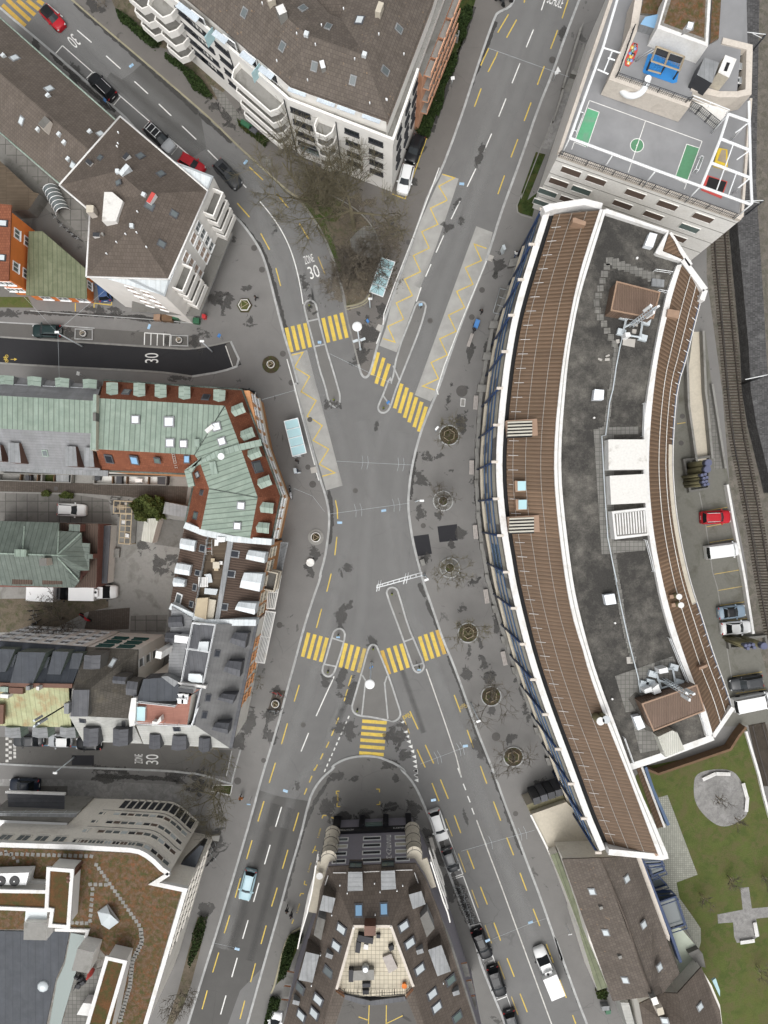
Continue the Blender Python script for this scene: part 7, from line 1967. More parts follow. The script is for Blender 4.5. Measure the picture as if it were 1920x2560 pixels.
def wall_text(s_,t,z,w,h,mat='plastic_white',off=.02):
 """letters upright on the north front: reading direction runs from east to west seen from outside"""
 me=text_mesh(s_).copy();xs=[v.co.x for v in me.vertices];ys=[v.co.y for v in me.vertices]
 cx,cy,kx,ky=(min(xs)+max(xs))/2,(min(ys)+max(ys))/2,w/(max(xs)-min(xs)),h/(max(ys)-min(ys))
 p=Vector(f0)+dF*((Vector(f1)-Vector(f0)).length*t)+nF*off
 for v in me.vertices:
  x,y=(v.co.x-cx)*kx,(v.co.y-cy)*ky
  v.co=Vector((p.x-dF.x*x,p.y-dF.y*x,z+y))+Vector((nF.x,nF.y,0))*(v.co.z+.02)-oV
 me.materials.clear();me.materials.append(MAT[mat])
 for pl_ in me.polygons:pl_.flip()
 link_mesh('lettering',me,VH)
for i,ch in enumerate('MANESSE'):
 wall_text(ch,.70,11.5-i*.95,.62,.74)
m=MB();a=Vector(f0)+nF*.15;b=Vector(f1)+nF*.15;m.ribbon([tuple(a),tuple(b)],.3,3.2,4.6);m.build('shop_fascia',['render_black'],VH)
wall_text('ACTATTOO',.165,4.05,1.9,.38,off=.31);wall_text("SHELBY'S",.85,4.05,1.9,.38,off=.31)
for t0,t1 in((-.02,.075),(.32,.39),(.63,.70),(.925,1.0)):
 m=MB();L_=(Vector(f1)-Vector(f0));a=Vector(f0)+L_*t0+nF*.3;b=Vector(f0)+L_*t1+nF*.3;m.ribbon([tuple(a),tuple(b)],.6,.1,3.3);m.build('shop_pier',['render_black'],VH)
m=MB();L_=(Vector(f1)-Vector(f0));a=Vector(f0)+L_*.4+nF*.25;b=Vector(f0)+L_*.62+nF*.25;m.ribbon([tuple(a),tuple(b)],.4,2.2,3.1);m.build('shop_window',['glass_green'],VH)
for cpx,rot in(('m 232,640',200),('m 1415,585',-20)):
 c0=W(P(cpx)[0],12.0)
 for i,z in enumerate((12.0,9.7,7.4,5.1)):
  R_=.98
  pts_=[(c0.x+R_*math.cos(rad(a+rot*0)),c0.y+R_*math.sin(rad(a)))for a in range(-15,196,15)]
  m=MB();m.prism(pts_+[(c0.x-R_,c0.y-2.0),(c0.x+R_,c0.y-2.0)][::1],z-.1,z,0,0);b_=m.build('corner_balcony',['concrete_beige'],VH)
  m=MB();m.ribbon(pts_,.05,z+.86,z+.92)
  for p_ in pts_[::4]:m.tube([(*p_,z),(*p_,z+.9)],.018,4,cap=False,smooth=False)
  m.build('balcony_rail',['metal_black'],b_)
for l in('b5 1030,790 1000,1000 960,1180 905,1360 880,1480','c5 385,760 440,930 490,1090 525,1180 545,1260'):
 for z in(12.9,10,7.1,4.3):
  f=(100-12.9)/(100-z);q=[((p[0]-960)*f+960,(p[1]-1280)*f+1280)for p in P(l)][1 if z<8 else 0:]
  m=MB();m.ribbon(XY(q,z),.16,z-.2,z+.55);m.build('side_balcony_band',['render_white'],VH)
for l,w_ in(('b5 1085,780 1050,1000 1010,1200',1.3),('c5 310,760 385,1000',1.5)):
 m=MB();m.ribbon(XY(P(l),11.9),w_,11.7,11.95);m.build('side_balcony_floor',['concrete_beige'],VH)
for q in('y2 325,470 375,478 358,560 310,550','y2 305,570 350,575 335,640 295,640','y2 285,665 335,670 315,740 270,735'):
 plate(VH,'rear_balcony',P(q),9.5,9.8,['concrete_dark','render_peach'])
for q in('y2 1515,420 1570,410 1590,500 1535,505','y2 1540,540 1600,530 1625,620 1560,630','y2 1590,640 1625,640 1640,730 1600,730'):
 plate(VH,'rear_balcony',P(q),9.5,9.8,['concrete','render_peach'])
zt=14.6
def box_thing(name,label,cat,px,z,h,mats,group=None):
 c=block(name,P(px),z,z+h,mats if isinstance(mats,list)else[mats,mats]);return tag(c,label,cat,group)
sf=thing('corner_sofa','black corner sofa with white coffee table inside the courtyard roof terrace','sofa',W(P('y2 860,270')[0],zt))
for q,h_,nm in(('y2 815,225 922,245 918,278 808,258',.45,'seat'),('y2 805,262 838,270 828,342 795,335',.45,'seat'),('y2 818,215 922,236 921,245 815,225',.8,'backrest')):
 m=MB();m.prism(XY(P(q),zt+h_),zt,zt+h_);m.build(nm,['furniture_dark'],sf)
box_thing('coffee_table','small white coffee table by the black corner sofa','table','y2 858,278 888,285 885,318 852,312',zt,.4,'coping_white')
box_thing('covered_table','large dining table under an olive grey cover on the cream terrace','table','y2 785,462 925,455 928,525 780,530',zt,.8,'concrete')
box_thing('storage_chest','dark storage chest beside the covered dining table','chest','y2 752,458 782,456 784,540 750,540',zt,.7,'furniture_dark')
box_thing('dark_bench','dark bench below the covered dining table','bench','y2 845,552 902,550 903,575 846,578',zt,.5,'furniture_dark')
box_thing('dark_crate','dark crate by the terrace railing below the covered table','crate','y2 845,600 890,598 890,625 848,627',zt,.5,'furniture_dark')
box_thing('timber_bench','weathered plank bench on the right of the cream terrace','bench','y2 985,370 1045,345 1090,445 1030,480',zt,.45,'plank_grey')
box_thing('dark_planter','dark square planter at the right wall of the cream terrace','planter','y2 1025,300 1055,285 1065,315 1035,328',zt,.6,'furniture_dark')
box_thing('dark_stool','small dark stool near the stair of the cream terrace','stool','y2 942,212 970,212 970,238 942,236',zt,.45,'furniture_dark')
p=W(P('y2 868,425')[0],zt);m=MB();m.lathe([(.42,.1),(.46,.5),(.3,.9)],14,p);tag(m.build('kettle_grill',['metal_grey']),'grey covered kettle grill in the middle of the cream terrace','grill')
p=W(P('y2 1135,550')[0],zt);m=MB();m.lathe([(.22,0),(.32,.5)],12,p);tag(m.build('flower_pot',['render_orange']),'terracotta pot at the lower right of the cream terrace','pot')
rail(VH,P('y2 665,590 720,625 900,640 1150,622 1190,580'),zt,1.0,'metal_dark',1.2,.035,bars=.3)
p=W(P('b5 1062,872')[0],12);m=MB();m.lathe([(.42,.7),(.42,.75)],16,p);m.tube([p,p+Vector((0,0,.7))],.04,5);tag(m.build('round_table',['coping_white']),'round white table on the west balcony of the violet grey house','table')
# flat annex, long brown-roofed house and its neighbour (bottom right)
FA=house('flat_roofed_annex','low annex with plain beige flat roof between the office block and the road',P('c5 1222,385 1510,283 1659,420 d5 180,560 300,690 270,745 -30,755 c5 1480,755 1440,700 1385,718'),4.6,'concrete_beige',top='concrete_beige')
plate(FA,'lower_ledge',P('c5 1180,308 1470,200 1515,280 1222,392'),0,3.6,['pipe_olive','concrete_beige'])
plate(FA,'roof_edge',P('c5 1210,390 1225,388 1390,715 1375,722'),4.5,4.8,['concrete_light','concrete_light'])
LH=house('long_tiled_house','long house with mottled red brown tiled gable roof beside the park',P('c5 1490,765 d5 270,752 550,740 700,1120 y3 1370,480 1262,608 925,662 760,270 c5 1659,1260'),9.6,'render_cream')
pt=pts3('a=c5 1478,757 @9.8; b=d5 268,746 @12.6; c=d5 562,732 @9.8; d=d5 705,1115 @9.8; e=y3 1380,480 @9.8; f=y3 1265,616 @10.6; g=y3 1190,640 @12.6; h=y3 918,672 @9.8; i=c5 1659,1270 @9.8')
RL=Roof('roof',LH,pt,['a b g h i','b c d e f g'],['tiles_rust_spotted'],.22)
RL.rod(P('d5 268,746 370,1000 480,1260 600,1640 y3 1190,640'),.12,.05,'tiles_dark_brown','ridge')
for a in('d5 485,918','d5 202,1022','d5 625,1298','d5 315,1362','y3 1238,435','y3 1005,523'):RL.window(P(a)[0],.9,.9,'zinc','glass_pale')
for a in('d5 268,1148','d5 425,1555'):RL.lump(P(a)[0],.35,.4,.4,'concrete','roof_vent')
RL.lump(P('y3 1190,637')[0],.9,.7,.9,'concrete','chimney','concrete_light');RL.lump(P('y3 1218,690')[0],.8,.9,1.4,'coping_beige','chimney','concrete_beige',15)
plate(LH,'lower_copper_roof',P('c5 1380,720 1440,702 1659,1295 y3 740,220 800,380 885,575 812,600 690,205 c5 1620,1330 1500,1010'),0,6.3,['copper_moss','render_cream'],(1,.35))
plate(LH,'side_terrace',P('d5 560,735 605,740 740,1105 845,1400 y3 1310,258 1290,240 d5 700,1110'),8,9.2,['coping_beige','render_cream'])
m=MB();m.ribbon(XY(P('d5 600,740 745,1100 870,1420 935,1610'),9),.35,7.6,9.1);m.build('blue_fascia',['metal_navy'],LH)
def steel_balcony(px,z):
 b_=plate(LH,'steel_balcony',P(px),z-.2,z,['glass_grey','metal_navy'])
 m=MB();q=XY(P(px),z);m.ribbon(q,.18,z-.2,z+.15,0,True);m.ribbon(q,.08,z+.85,z+.95,0,True);m.build('balcony_frame',['metal_navy'],b_)
for l,z in(('d5 660,800 765,780 800,850 690,890',6.5),('d5 680,905 740,885 815,965 705,1000',4),('d5 720,1030 855,1020 890,1055 750,1108',5),('d5 752,1110 890,1062 965,1295 842,1335',6.5),('d5 610,745 760,740 780,790 640,800',8)):
 steel_balcony(l,z)
NB=house('brown_neighbour_house','brown tiled house with L shaped roof at the bottom right corner',P('y3 1105,695 1262,618 1362,625 1525,440 1600,560 1659,700 1690,960 1150,960'),8.6,'render_cream')
pt=pts3('a=y3 1102,690 @8.8; b=y3 1265,614 @8.8; c=y3 1365,620 @11.5; d=y3 1530,437 @8.8; e=y3 1659,735 @8.8; f=y3 1690,960 @8.8; g=y3 1470,960 @11.5; h=y3 1150,960 @8.8')
RN=Roof('roof',NB,pt,['a b c g h','c d e f g'],['tiles_dark_brown'],.2)
for a in('y3 1518,708','y3 1278,803'):RN.window(P(a)[0],.85,1.0,'zinc','glass_pale')
TD=house('terrace_deck','pale green flat roof terrace wedged between the two brown tiled roofs',P('y3 1312,172 1345,158 1385,165 1512,310 1515,430 1365,618 1268,613 1380,480'),6.6,'render_cream',top='render_pale_green' if 'render_pale_green' in MAT else 'concrete_beige',cat='roof terrace')
plate(TD,'pergola_box',P('y3 1440,342 1510,310 1540,345 1560,440 1515,432'),6.6,7.4,['concrete_dark','concrete_dark'])
plate(NB,'turquoise_awning',P('y3 1605,530 1630,515 1659,600 1659,640'),7,7.3,['glass_cyan','glass_cyan'])
plate(NB,'moss_roof',P('y3 1040,685 1085,690 1145,830 1165,950 1110,950 1100,830'),0,3.0,['grass','concrete'])
m=MB();m.prism(XY(P('y3 970,680 1030,685 1100,950 1050,950'),5.5),0,5.5);m.build('side_wing',['slate_light'],NB)
# vehicles
for nm_,c_ in(('red',(.42,.012,.022)),('black',(.010,.011,.013)),('navy',(.012,.018,.032)),('dark_grey',(.045,.048,.052)),('grey',(.16,.165,.17)),('silver',(.42,.44,.46)),('white',(.78,.79,.79)),('blue',(.035,.075,.18)),('sky',(.36,.52,.58)),('steel_blue',(.22,.29,.36)),('teal',(.012,.028,.028))):
 n=NT('car_'+nm_);n.b.inputs['Coat Weight'].default_value=.18;n.b.inputs['Coat Roughness'].default_value=.1;n.done(c_,.35,.0,.28)
O0=Vector((0,0,0))
def car(rear,front,kind,col,label,name='parked_car',group=None,roof=None,hood=None,rails=False,z0=0.0,w=None,cat='car',sun=False):
 a,b=W(P(rear)[0],z0+.8),W(P(front)[0],z0+.8)
 c=(a+b)/2;d=b-a;L=d.length;rz=math.atan2(d.y,d.x)
 o=thing(name,label,cat,(c.x,c.y,z0),rz,group)
 H,Wd={'hatch':(1.48,1.76),'suv':(1.66,1.86),'wagon':(1.5,1.8),'sedan':(1.44,1.8),'van':(1.95,1.95),'cabrio':(1.35,1.78)}[kind]
 Wd=w or Wd;h=Wd/2;B='car_'+col
 belt={'suv':1.02,'van':1.12}.get(kind,.92)
 g0,g1,g2,g3={'hatch':(-.455,-.37,.06,.215),'suv':(-.465,-.40,.07,.225),'wagon':(-.465,-.40,.06,.215),'sedan':(-.36,-.21,.06,.215),'van':(-.49,-.47,.24,.36),'cabrio':(-.33,-.22,.04,.19)}[kind]
 st=[(-.5,.80,.62,.74),(-.49,.88,.80,.90),(-.45,.95,.94,1),(-.30,.99,1,1),(0,1,1,1),(.22,.99,.99,1),(.34,.97,.93,.98),(.43,.92,.86,.94),(.48,.80,.78,.86),(.5,.66,.62,.74)]
 if kind=='van':st=[(-.5,.92,.9,.95),(-.48,.97,1,1),(0,1,1,1),(.36,.98,.98,1),(.44,.93,.88,.95),(.485,.80,.78,.85),(.5,.68,.62,.72)]
 def rows(sel,m):
  base=len(m.v)
  for x,wf,zf,zs_ in sel:
   ht=belt*zf;ww=h*wf
   for y,z in((-ww*.96,.13),(-ww,.30+.22*zf),(-ww*.985,ht*.86),(-ww*.90,ht-.02),(-ww*.5,ht+.035),(0,ht+.05),(ww*.5,ht+.035),(ww*.90,ht-.02),(ww*.985,ht*.86),(ww,.30+.22*zf),(ww*.96,.13)):
    m.v.append(Vector((x*L,y,z)))
  n_=11
  for i in range(len(sel)-1):
   for j in range(n_-1):
    m.f.append([base+i*n_+j,base+(i+1)*n_+j,base+(i+1)*n_+j+1,base+i*n_+j+1]);m.mi.append(0);m.ud.append(None);m.sm.append(True)
  for i,r in((0,False),(len(sel)-1,True)):
   q=[base+i*n_+j for j in range(n_)];m.f.append(q if not r else q[::-1]);m.mi.append(0);m.ud.append(None);m.sm.append(False)
 m=MB()
 if hood:
  rows([s for s in st if s[0]<=.23],m);m.build('body',[B],o,O0);m=MB();rows([s for s in st if s[0]>=.21],m);m.build('bonnet',['car_'+hood],o,O0)
 else:rows(st,m);m.build('body',[B],o,O0)
 wb,wt=h*.90,h*(.90 if kind=='van' else .70)
 zb=belt-.03
 lo=[(g0*L,-wb*.93,zb),(g3*L,-wb*.86,zb),(g3*L+.10,0,zb+.02),(g3*L,wb*.86,zb),(g0*L,wb*.93,zb),(g0*L-.06,0,zb)]
 hi=[(g1*L,-wt*.95,H-.05),(g2*L,-wt*.92,H-.05),(g2*L+.07,0,H-.02),(g2*L,wt*.92,H-.05),(g1*L,wt*.95,H-.05),(g1*L-.05,0,H-.03)]
 lo,hi=[Vector(p)for p in lo],[Vector(p)for p in hi]
 if kind=='van':
  m=MB();e=[lo[0],Vector((g2*L-.2,-wb*.95,zb)),Vector((g2*L-.2,wb*.95,zb)),lo[4]];t_=[hi[0],Vector((g2*L-.2,-wt*.95,H-.05)),Vector((g2*L-.2,wt*.95,H-.05)),hi[4]]
  for i in range(4):m.face([e[i],e[(i+1)%4],t_[(i+1)%4],t_[i]])
  m.build('cargo_side',[B],o,O0)
 for nm,ids,gl in(('windscreen',(1,2,3),'car_screen'),('side_window',(0,1),'car_glass'),('side_window',(3,4),'car_glass'),('rear_window',(4,5,0),'car_glass')):
  m=MB()
  for i,j in zip(ids,ids[1:]):m.face([lo[i],lo[j],hi[j],hi[i]],0,None,len(ids)>2)
  m.build(nm,[gl],o,O0)
 m=MB();cz=Vector((0,0,.035));ctr=(hi[0]+hi[3])/2+cz
 inner=[p.lerp(ctr,.35)+cz for p in hi]
 for i in range(6):
  m.face([hi[i],hi[(i+1)%6],inner[(i+1)%6],inner[i]],0,None,True)
 m.face(inner,0,None,True);m.build('roof',[('car_'+roof)if roof else B],o,O0)
 if sun:m=MB();m.box(((g1+g2)/2*L+.1,0,H+.03),((g2-g1)*L*.5,wt*1.3,.012));m.build('sun_roof',['car_glass'],o,O0)
 for i in(0,1,3,4):
  m=MB();m.tube([lo[i],hi[i]],.055,5);m.build('pillar',[B],o,O0)
 for s in(-1,1):
  for x in(-.31,.31):
   m=MB();m.tube([(x*L,s*(h-.22),.33),(x*L,s*(h-.01),.33)],.33,14);m.build('wheel',['rubber'],o,O0)
  m=MB();m.box((.462*L,s*h*.62,belt*.70),(.22,.34,.13),-s*.5);m.build('headlight',['lamp_clear'],o,O0)
  m=MB();m.box((-.478*L,s*h*.76,belt*.84),(.12,.26,.14),s*.25);m.build('tail_light',['lamp_red'],o,O0)
  m=MB();m.box((g3*L-.25,s*(h+.07),belt+.05),(.16,.20,.13),s*.2);m.build('mirror',[B],o,O0)
  if rails:m=MB();m.tube([(g1*L+.1,s*wt*.9,H+.03),(g2*L-.1,s*wt*.88,H+.03)],.03,5);m.build('roof_rail',['metal_white'],o,O0)
 if rails==2:
  for x in(.15,.5,.85):m=MB();m.box(((g1+(g2-g1)*x)*L,0,H+.06),(.08,wt*1.8,.04));m.build('roof_bar',['metal_white'],o,O0)
 m=MB();m.box((-.5*L,0,.62),(.02,.5,.12));m.build('number_plate',['plastic_white'],o,O0)
 return o
def truck(rear,front,col,label,z0=0.0,cabf=.70,boxh=3.0,cabh=2.2,w=2.1,reefer=True):
 a,b=W(P(rear)[0],z0+2.2),W(P(front)[0],z0+.8);c=(a+b)/2;d=b-a;d.z=0;L=d.length;rz=math.atan2(d.y,d.x)
 o=thing('box_truck',label,'truck',(c.x,c.y,z0),rz);xs=(-.5+cabf)*L;B='car_'+col
 m=MB();m.box(((-.5*L+xs)/2,0,(boxh+.7)/2),(xs+.5*L-.1,w,boxh-.7));m.build('box_body',['plastic_white'],o,O0)
 e=L*.5-xs;x0=xs
 pr=[(x0+.05,.95,.5,1.35),(x0+e*.45,.95,.5,1.3),(x0+e*.72,.92,.5,1.12),(x0+e*.92,.82,.5,.95),(x0+e,.66,.5,.7)]
 m=MB()
 for i,(x,wf,zl,zh)in enumerate(pr):
  for y,z in((-w*.47*wf,.35),(-w*.48*wf,zh*.8),(-w*.40*wf,zh),(0,zh+.05),(w*.40*wf,zh),(w*.48*wf,zh*.8),(w*.47*wf,.35)):m.v.append(Vector((x,y,z)))
 for i in range(4):
  for j in range(6):m.f.append([i*7+j,(i+1)*7+j,(i+1)*7+j+1,i*7+j+1]);m.mi.append(0);m.ud.append(None);m.sm.append(True)
 m.f.append(list(range(34,27,-1)));m.mi.append(0);m.ud.append(None);m.sm.append(False)
 m.build('cab',[B],o,O0)
 lo=[Vector(p)for p in((x0+.1,-w*.43,1.25),(x0+e*.66,-w*.40,1.1),(x0+e*.66,w*.40,1.1),(x0+.1,w*.43,1.25))]
 hi=[Vector(p)for p in((x0+.1,-w*.38,cabh),(x0+e*.38,-w*.36,cabh),(x0+e*.38,w*.36,cabh),(x0+.1,w*.38,cabh))]
 for nm,i,j in(('windscreen',1,2),('side_window',0,1),('side_window',2,3)):
  m=MB();m.face([lo[i],lo[j],hi[j],hi[i]]);m.build(nm,['car_glass'],o,O0)
 m=MB();m.prism([tuple(p[:2])for p in hi],cabh-.04,cabh+.03);m.build('roof',[B],o,O0)
 if reefer:
  m=MB();m.box((x0+.12,0,cabh+.25),(.55,1.0,.5));f=m.build('cooling_unit',['plastic_white'],o,O0)
  m=MB();m.lathe([(.18,0),(.18,.03)],12,(x0+.12,.1,cabh+.5));m.build('fan',['metal_black'],f,O0)
 for s in(-1,1):
  for x in(-.30*L,xs+e*.5):
   m=MB();m.tube([(x,s*(w/2-.28),.36),(x,s*(w/2-.02),.36)],.36,14);m.build('wheel',['rubber'],o,O0)
  m=MB();m.box((xs+e*.52,s*w*.54,1.35),(.14,.22,.26));m.build('mirror',['metal_black'],o,O0)
  m=MB();m.box((xs+e*.9,s*w*.32,.72),(.2,.3,.16));m.build('headlight',['lamp_clear'],o,O0)
 return o
G1='cars parked along the kerbs'
car('a1 355,62','a1 510,222','hatch','red','red hatchback with a dark roof driving beside the zebra crossing','driving_car',roof='black')
car('a1 938,803','a1 752,625','suv','black','black car with silver roof rails in the white bay next to the blue parking sign',group=G1,rails=True)
car('a1 1212,1036','a1 1428,1236','wagon','black','black car with silver bonnet and roof bars parked in the white bay',group=G1,hood='silver',rails=2)  # silver on the bonnet is sky reflection put into the colour of a black car
car('a1 1492,1296','b1 92,1418','hatch','red','red car half hidden behind the white eave of the hip-roofed corner house',group=G1)
car('b1 203,1342','b1 388,1542','suv','dark_grey','dark grey car driving on the curve of the northwest road','driving_car',sun=True)
car('c1 298,1125','c1 212,1342','suv','black','black car in the yellow bay beside the white apartment block',z0=KZ,group=G1)
car('c1 205,1368','c1 150,1602','suv','white','white car in the yellow bay at the corner of the apartment block',z0=KZ,group=G1)
car('a2 502,1152','a2 266,1148','wagon','teal','black estate car parked between the tree pit and the black side street',z0=KZ,group=G1)
car('a2 872,906','a2 846,690','hatch','blue','dark blue car in a yellow bay behind the green roofed annex',z0=KZ,group=G1)
car('a3 470,1040','a3 710,1050','hatch','white','white car standing alone on the courtyard slabs',z0=KZ)
truck('a4 240,135','a4 585,140','black','white box truck with a dark cab parked behind the green workshop',KZ,.74,3.1,reefer=False)
truck('a4 582,135','a4 972,132','white','white box van with white cab parked at the courtyard workshop',KZ,.60,2.9)
car('a4 358,1364','a4 105,1364','sedan','dark_grey','dark grey car under the copper hoods beside the checkered marking',z0=KZ,group=G1)
car('a4 592,1372','a4 396,1368','hatch','silver','silver hatchback parked in the blue zone between two dark cars',z0=KZ,group=G1,roof='white')
car('a4 838,1396','a4 630,1392','hatch','black','black car half hidden below the dark dormers of the zone 30 street',z0=KZ,group=G1)
car('a5 322,150','a5 75,140','sedan','navy','dark navy car parked beside the blue canopy roof',z0=KZ)
car('b5 490,853','b5 428,1100','wagon','sky','pale blue car driving down the dark southwest road','driving_car')
car('c5 412,355','c5 492,604','suv','white','white car first in the white bays by the violet grey house',group=G1)
car('c5 518,676','c5 588,864','hatch','grey','small grey car in the white bay just before the bicycle rack',group=G1,hood='dark_grey')
car('c5 763,1343','c5 864,1580','suv','black','black car in the white bay just after the bicycle rack',group=G1,sun=True)
car('y3 84,438','y3 150,640','suv','black','black car second after the bicycle rack opposite the white pickup truck',group=G1,sun=True)
car('y3 198,742','y3 255,935','suv','dark_grey','dark car at the bottom edge in the white parking bays',group=G1)
truck('y3 536,632','y3 402,300','white','white refrigerated box truck driving up the southeast road',0,.52,2.9,1.95,2.0)
G2='cars in the railway side car park'
car('d3 1105,1110','d3 1350,1100','suv','red','bright red car in the car park beside the railway',z0=KZ,group=G2,rails=True)
car('d3 1143,1400','d3 1415,1365','van','white','white van with dark windscreen in the car park below the red car',z0=KZ,group=G2,cat='van')
car('d4 1250,312','d4 1475,286','cabrio','steel_blue','steel blue car with black soft top in the car park',z0=KZ,group=G2,roof='black')
car('d4 1275,440','d4 1520,420','sedan','white','white car in the car park between the blue car and the vent pipes',z0=KZ,group=G2)
car('d4 1622,868','d4 1348,912','wagon','dark_grey','dark grey car nosing into the bay beside the large white van',z0=KZ,group=G2)
car('d4 1372,1078','d4 1690,1015','van','white','large white panel van at the southern end of the car park',z0=KZ,group=G2,w=2.1,cat='van')
car('b3 380,78','b3 518,110','hatch','black','black car peeking out under the green mansard gutter',z0=KZ)
car('y2 222,905','y2 255,752','hatch','white','white car between the hedge and the rear balconies',z0=KZ)
def mbike(px,ang,label,col='black'):
 o=thing('motorbike',label,'motorbike',W(P(px)[0],KZ),rad(ang))
 for x in(-.68,.68):m=MB();m.tube([(x,-.07,.3),(x,.07,.3)],.3,14);m.build('wheel',['rubber'],o,O0)
 m=MB();m.tube([(-.85,0,.75),(-.4,0,.8),(.1,0,.78),(.35,0,.95),(.6,0,.85),(.9,0,.5)],[.05,.16,.14,.2,.15,.05],8);m.build('body',['car_'+col],o,O0)
 m=MB();m.tube([(-.6,0,.86),(0,0,.9)],[.12,.13],8);m.build('saddle',['rubber'],o,O0)
 m=MB();m.tube([(.42,-.36,1.0),(.5,0,1.05),(.42,.36,1.0)],.03,5);m.build('handlebar',['metal_dark'],o,O0)
mbike('c1 955,30',-40,'black motorbike in the kerbed bay at the top of the north road');mbike('c1 1012,12',-10,'grey motorbike at the top edge beside the black one','grey')
mbike('a4 718,338',-35,'red motorbike parked beside the bare courtyard tree','red');mbike('b3 822,900',-80,'pale scooter at the corner of the orange mansard house','silver')
def bicycle(label,loc,rz,col,group):
 o=thing('bicycle',label,'bicycle',loc,rz,group)
 for x in(-.5,.5):
  m=MB();m.tube([(x+.33*math.cos(k*.5236),0,.34+.33*math.sin(k*.5236))for k in range(13)],.025,4,cap=False,smooth=False);m.build('wheel',['rubber'],o,O0)
 m=MB()
 for a,b in(((-.5,0,.34),(-.12,0,.75)),((-.12,0,.75),(.38,0,.8)),((.38,0,.8),(-.05,0,.3)),((-.05,0,.3),(-.5,0,.34)),((-.05,0,.3),(-.18,0,.9)),((.5,0,.34),(.36,0,.98))):m.tube([a,b],.025,4,smooth=False)
 m.build('frame',[col],o,O0)
 m=MB();m.tube([(.28,-.28,1.0),(.36,0,1.0),(.28,.28,1.0)],.022,4,smooth=False);m.build('handlebar',['metal_grey'],o,O0)
 m=MB();m.box((-.2,0,.93),(.26,.15,.06));m.build('saddle',['rubber'],o,O0)
 return o
protos={c:None for c in('metal_dark','metal_grey','plastic_green','plastic_red')}
def put_bike(px,ang,col,label,group,z=KZ):
 p=W(P(px)[0],z)
 if protos[col]is None:protos[col]=bicycle(label,p,rad(ang),col,group)
 else:
  o=copy_tree(protos[col]);o.location=p;o.rotation_euler=(0,0,rad(ang));tag(o,label,'bicycle',group)
for k in range(15):
 f=k/14;x,y=612+110*f+random.uniform(-6,6),968+300*f
 put_bike('c5 %d,%d'%(x,y),18+random.uniform(-22,22),'metal_dark' if k%3 else 'metal_grey','dark bicycle in the crowded rack between the parked cars' if k%3 else 'grey bicycle in the crowded rack between the parked cars','bicycles in the kerbside rack',0)
for px,ang,col,lab,grp in(('b4 695,966',-10,'plastic_red','red bicycle leaning at the brown planter on the west pavement','bicycles at the brown planter'),('b4 735,975',-30,'plastic_red','dark red bicycle on the kerb side of the brown planter','bicycles at the brown planter'),('b4 672,1112',5,'metal_grey','silver bicycle on the house side of the brown planter','bicycles at the brown planter'),('b4 712,1120',30,'metal_grey','silver bicycle on the kerb side below the brown planter ring','bicycles at the brown planter')):
 put_bike(px,ang,col,lab,grp)
for k,(x,y)in enumerate(((190,610),(165,650),(155,700),(190,735),(150,770))):
 put_bike('b5 %d,%d'%(x,y),15+k*9,'metal_dark','dark bicycle in the row beside the round-cornered sandstone block','bicycles beside the round-cornered block')
for k,(x,y)in enumerate(((470,220),(520,285),(570,325),(610,360),(650,395))):
 put_bike('a2 %d,%d'%(x,y),-48+k*6,'metal_grey','grey bicycle leaning in the yard below the curved glass shelter','bicycles in the rear yard')
for k in range(5):put_bike('a4 %d,%d'%(285+(k%2)*25,285+k*32),10*k,'metal_dark','dark bicycle among the bare courtyard shrubs','bicycles in the courtyard garden')
# people
def person(px,ang,label,coat='cloth_black',legs='cloth_navy',z=KZ):
 p=W(P(px)[0],z);o=thing('person',label,'person',p,rad(ang))
 v=[(0,0,.95),(0,0,1.2),(0,0,1.42),(.02,0,1.52),(.04,0,1.64),(.04,0,1.72),(0,.19,1.38),(.08,.24,1.12),(.22,.22,.92),(.27,.21,.86),(0,-.19,1.38),(-.08,-.24,1.12),(.05,-.25,.90),(.1,-.25,.83),(.02,.10,.88),(.2,.10,.48),(.14,.10,.09),(.30,.11,.05),(-.02,-.10,.88),(-.12,-.10,.5),(-.32,-.10,.14),(-.2,-.11,.05)]
 e=[(0,1),(1,2),(2,3),(3,4),(4,5),(2,6),(6,7),(7,8),(8,9),(2,10),(10,11),(11,12),(12,13),(0,14),(14,15),(15,16),(16,17),(0,18),(18,19),(19,20),(20,21)]
 r=[.15,.155,.15,.06,.10,.07,.085,.06,.045,.035,.085,.06,.045,.035,.10,.075,.05,.04,.10,.075,.05,.04]
 me=bpy.data.meshes.new('person');me.from_pydata(v,e,[])
 b=bpy.data.objects.new('body',me);COL.objects.link(b);b.modifiers.new('s','SKIN')
 for i,s_ in enumerate(me.skin_vertices[0].data):s_.radius=(r[i],r[i]);s_.use_root=i==0
 b.modifiers.new('u','SUBSURF').levels=2
 m2=bpy.data.meshes.new_from_object(b.evaluated_get(bpy.context.evaluated_depsgraph_get()));b.modifiers.clear();b.data=m2
 m2.materials.clear()
 for k in(coat,legs,'skin','rubber'):m2.materials.append(MAT[k])
 for f in m2.polygons:
  c=f.center;f.use_smooth=True
  f.material_index=2 if c.z>1.5 or(.78<c.z<.9 and abs(c.y)>.19)else(3 if c.z<.1 else(1 if c.z<.86 else 0))
 b.parent=o
 m=MB();m.lathe([(.105,1.63),(.125,1.69),(.10,1.77),(.03,1.80)],10,(.02,0,0));m.build('hair',['hair_dark'],o,O0)
 return o
person('b2 538,893',200,'person in dark clothes walking near the hexagonal planter',legs='cloth_black')
person('c2 1082,530',60,'person in a white top standing at the planter by the office block corner','plastic_white')
person('c2 800,1003',250,'person in black walking above the blue delivery cart',legs='cloth_black')
person('c2 738,1158',70,'person in black pushing the blue delivery cart',legs='cloth_black')
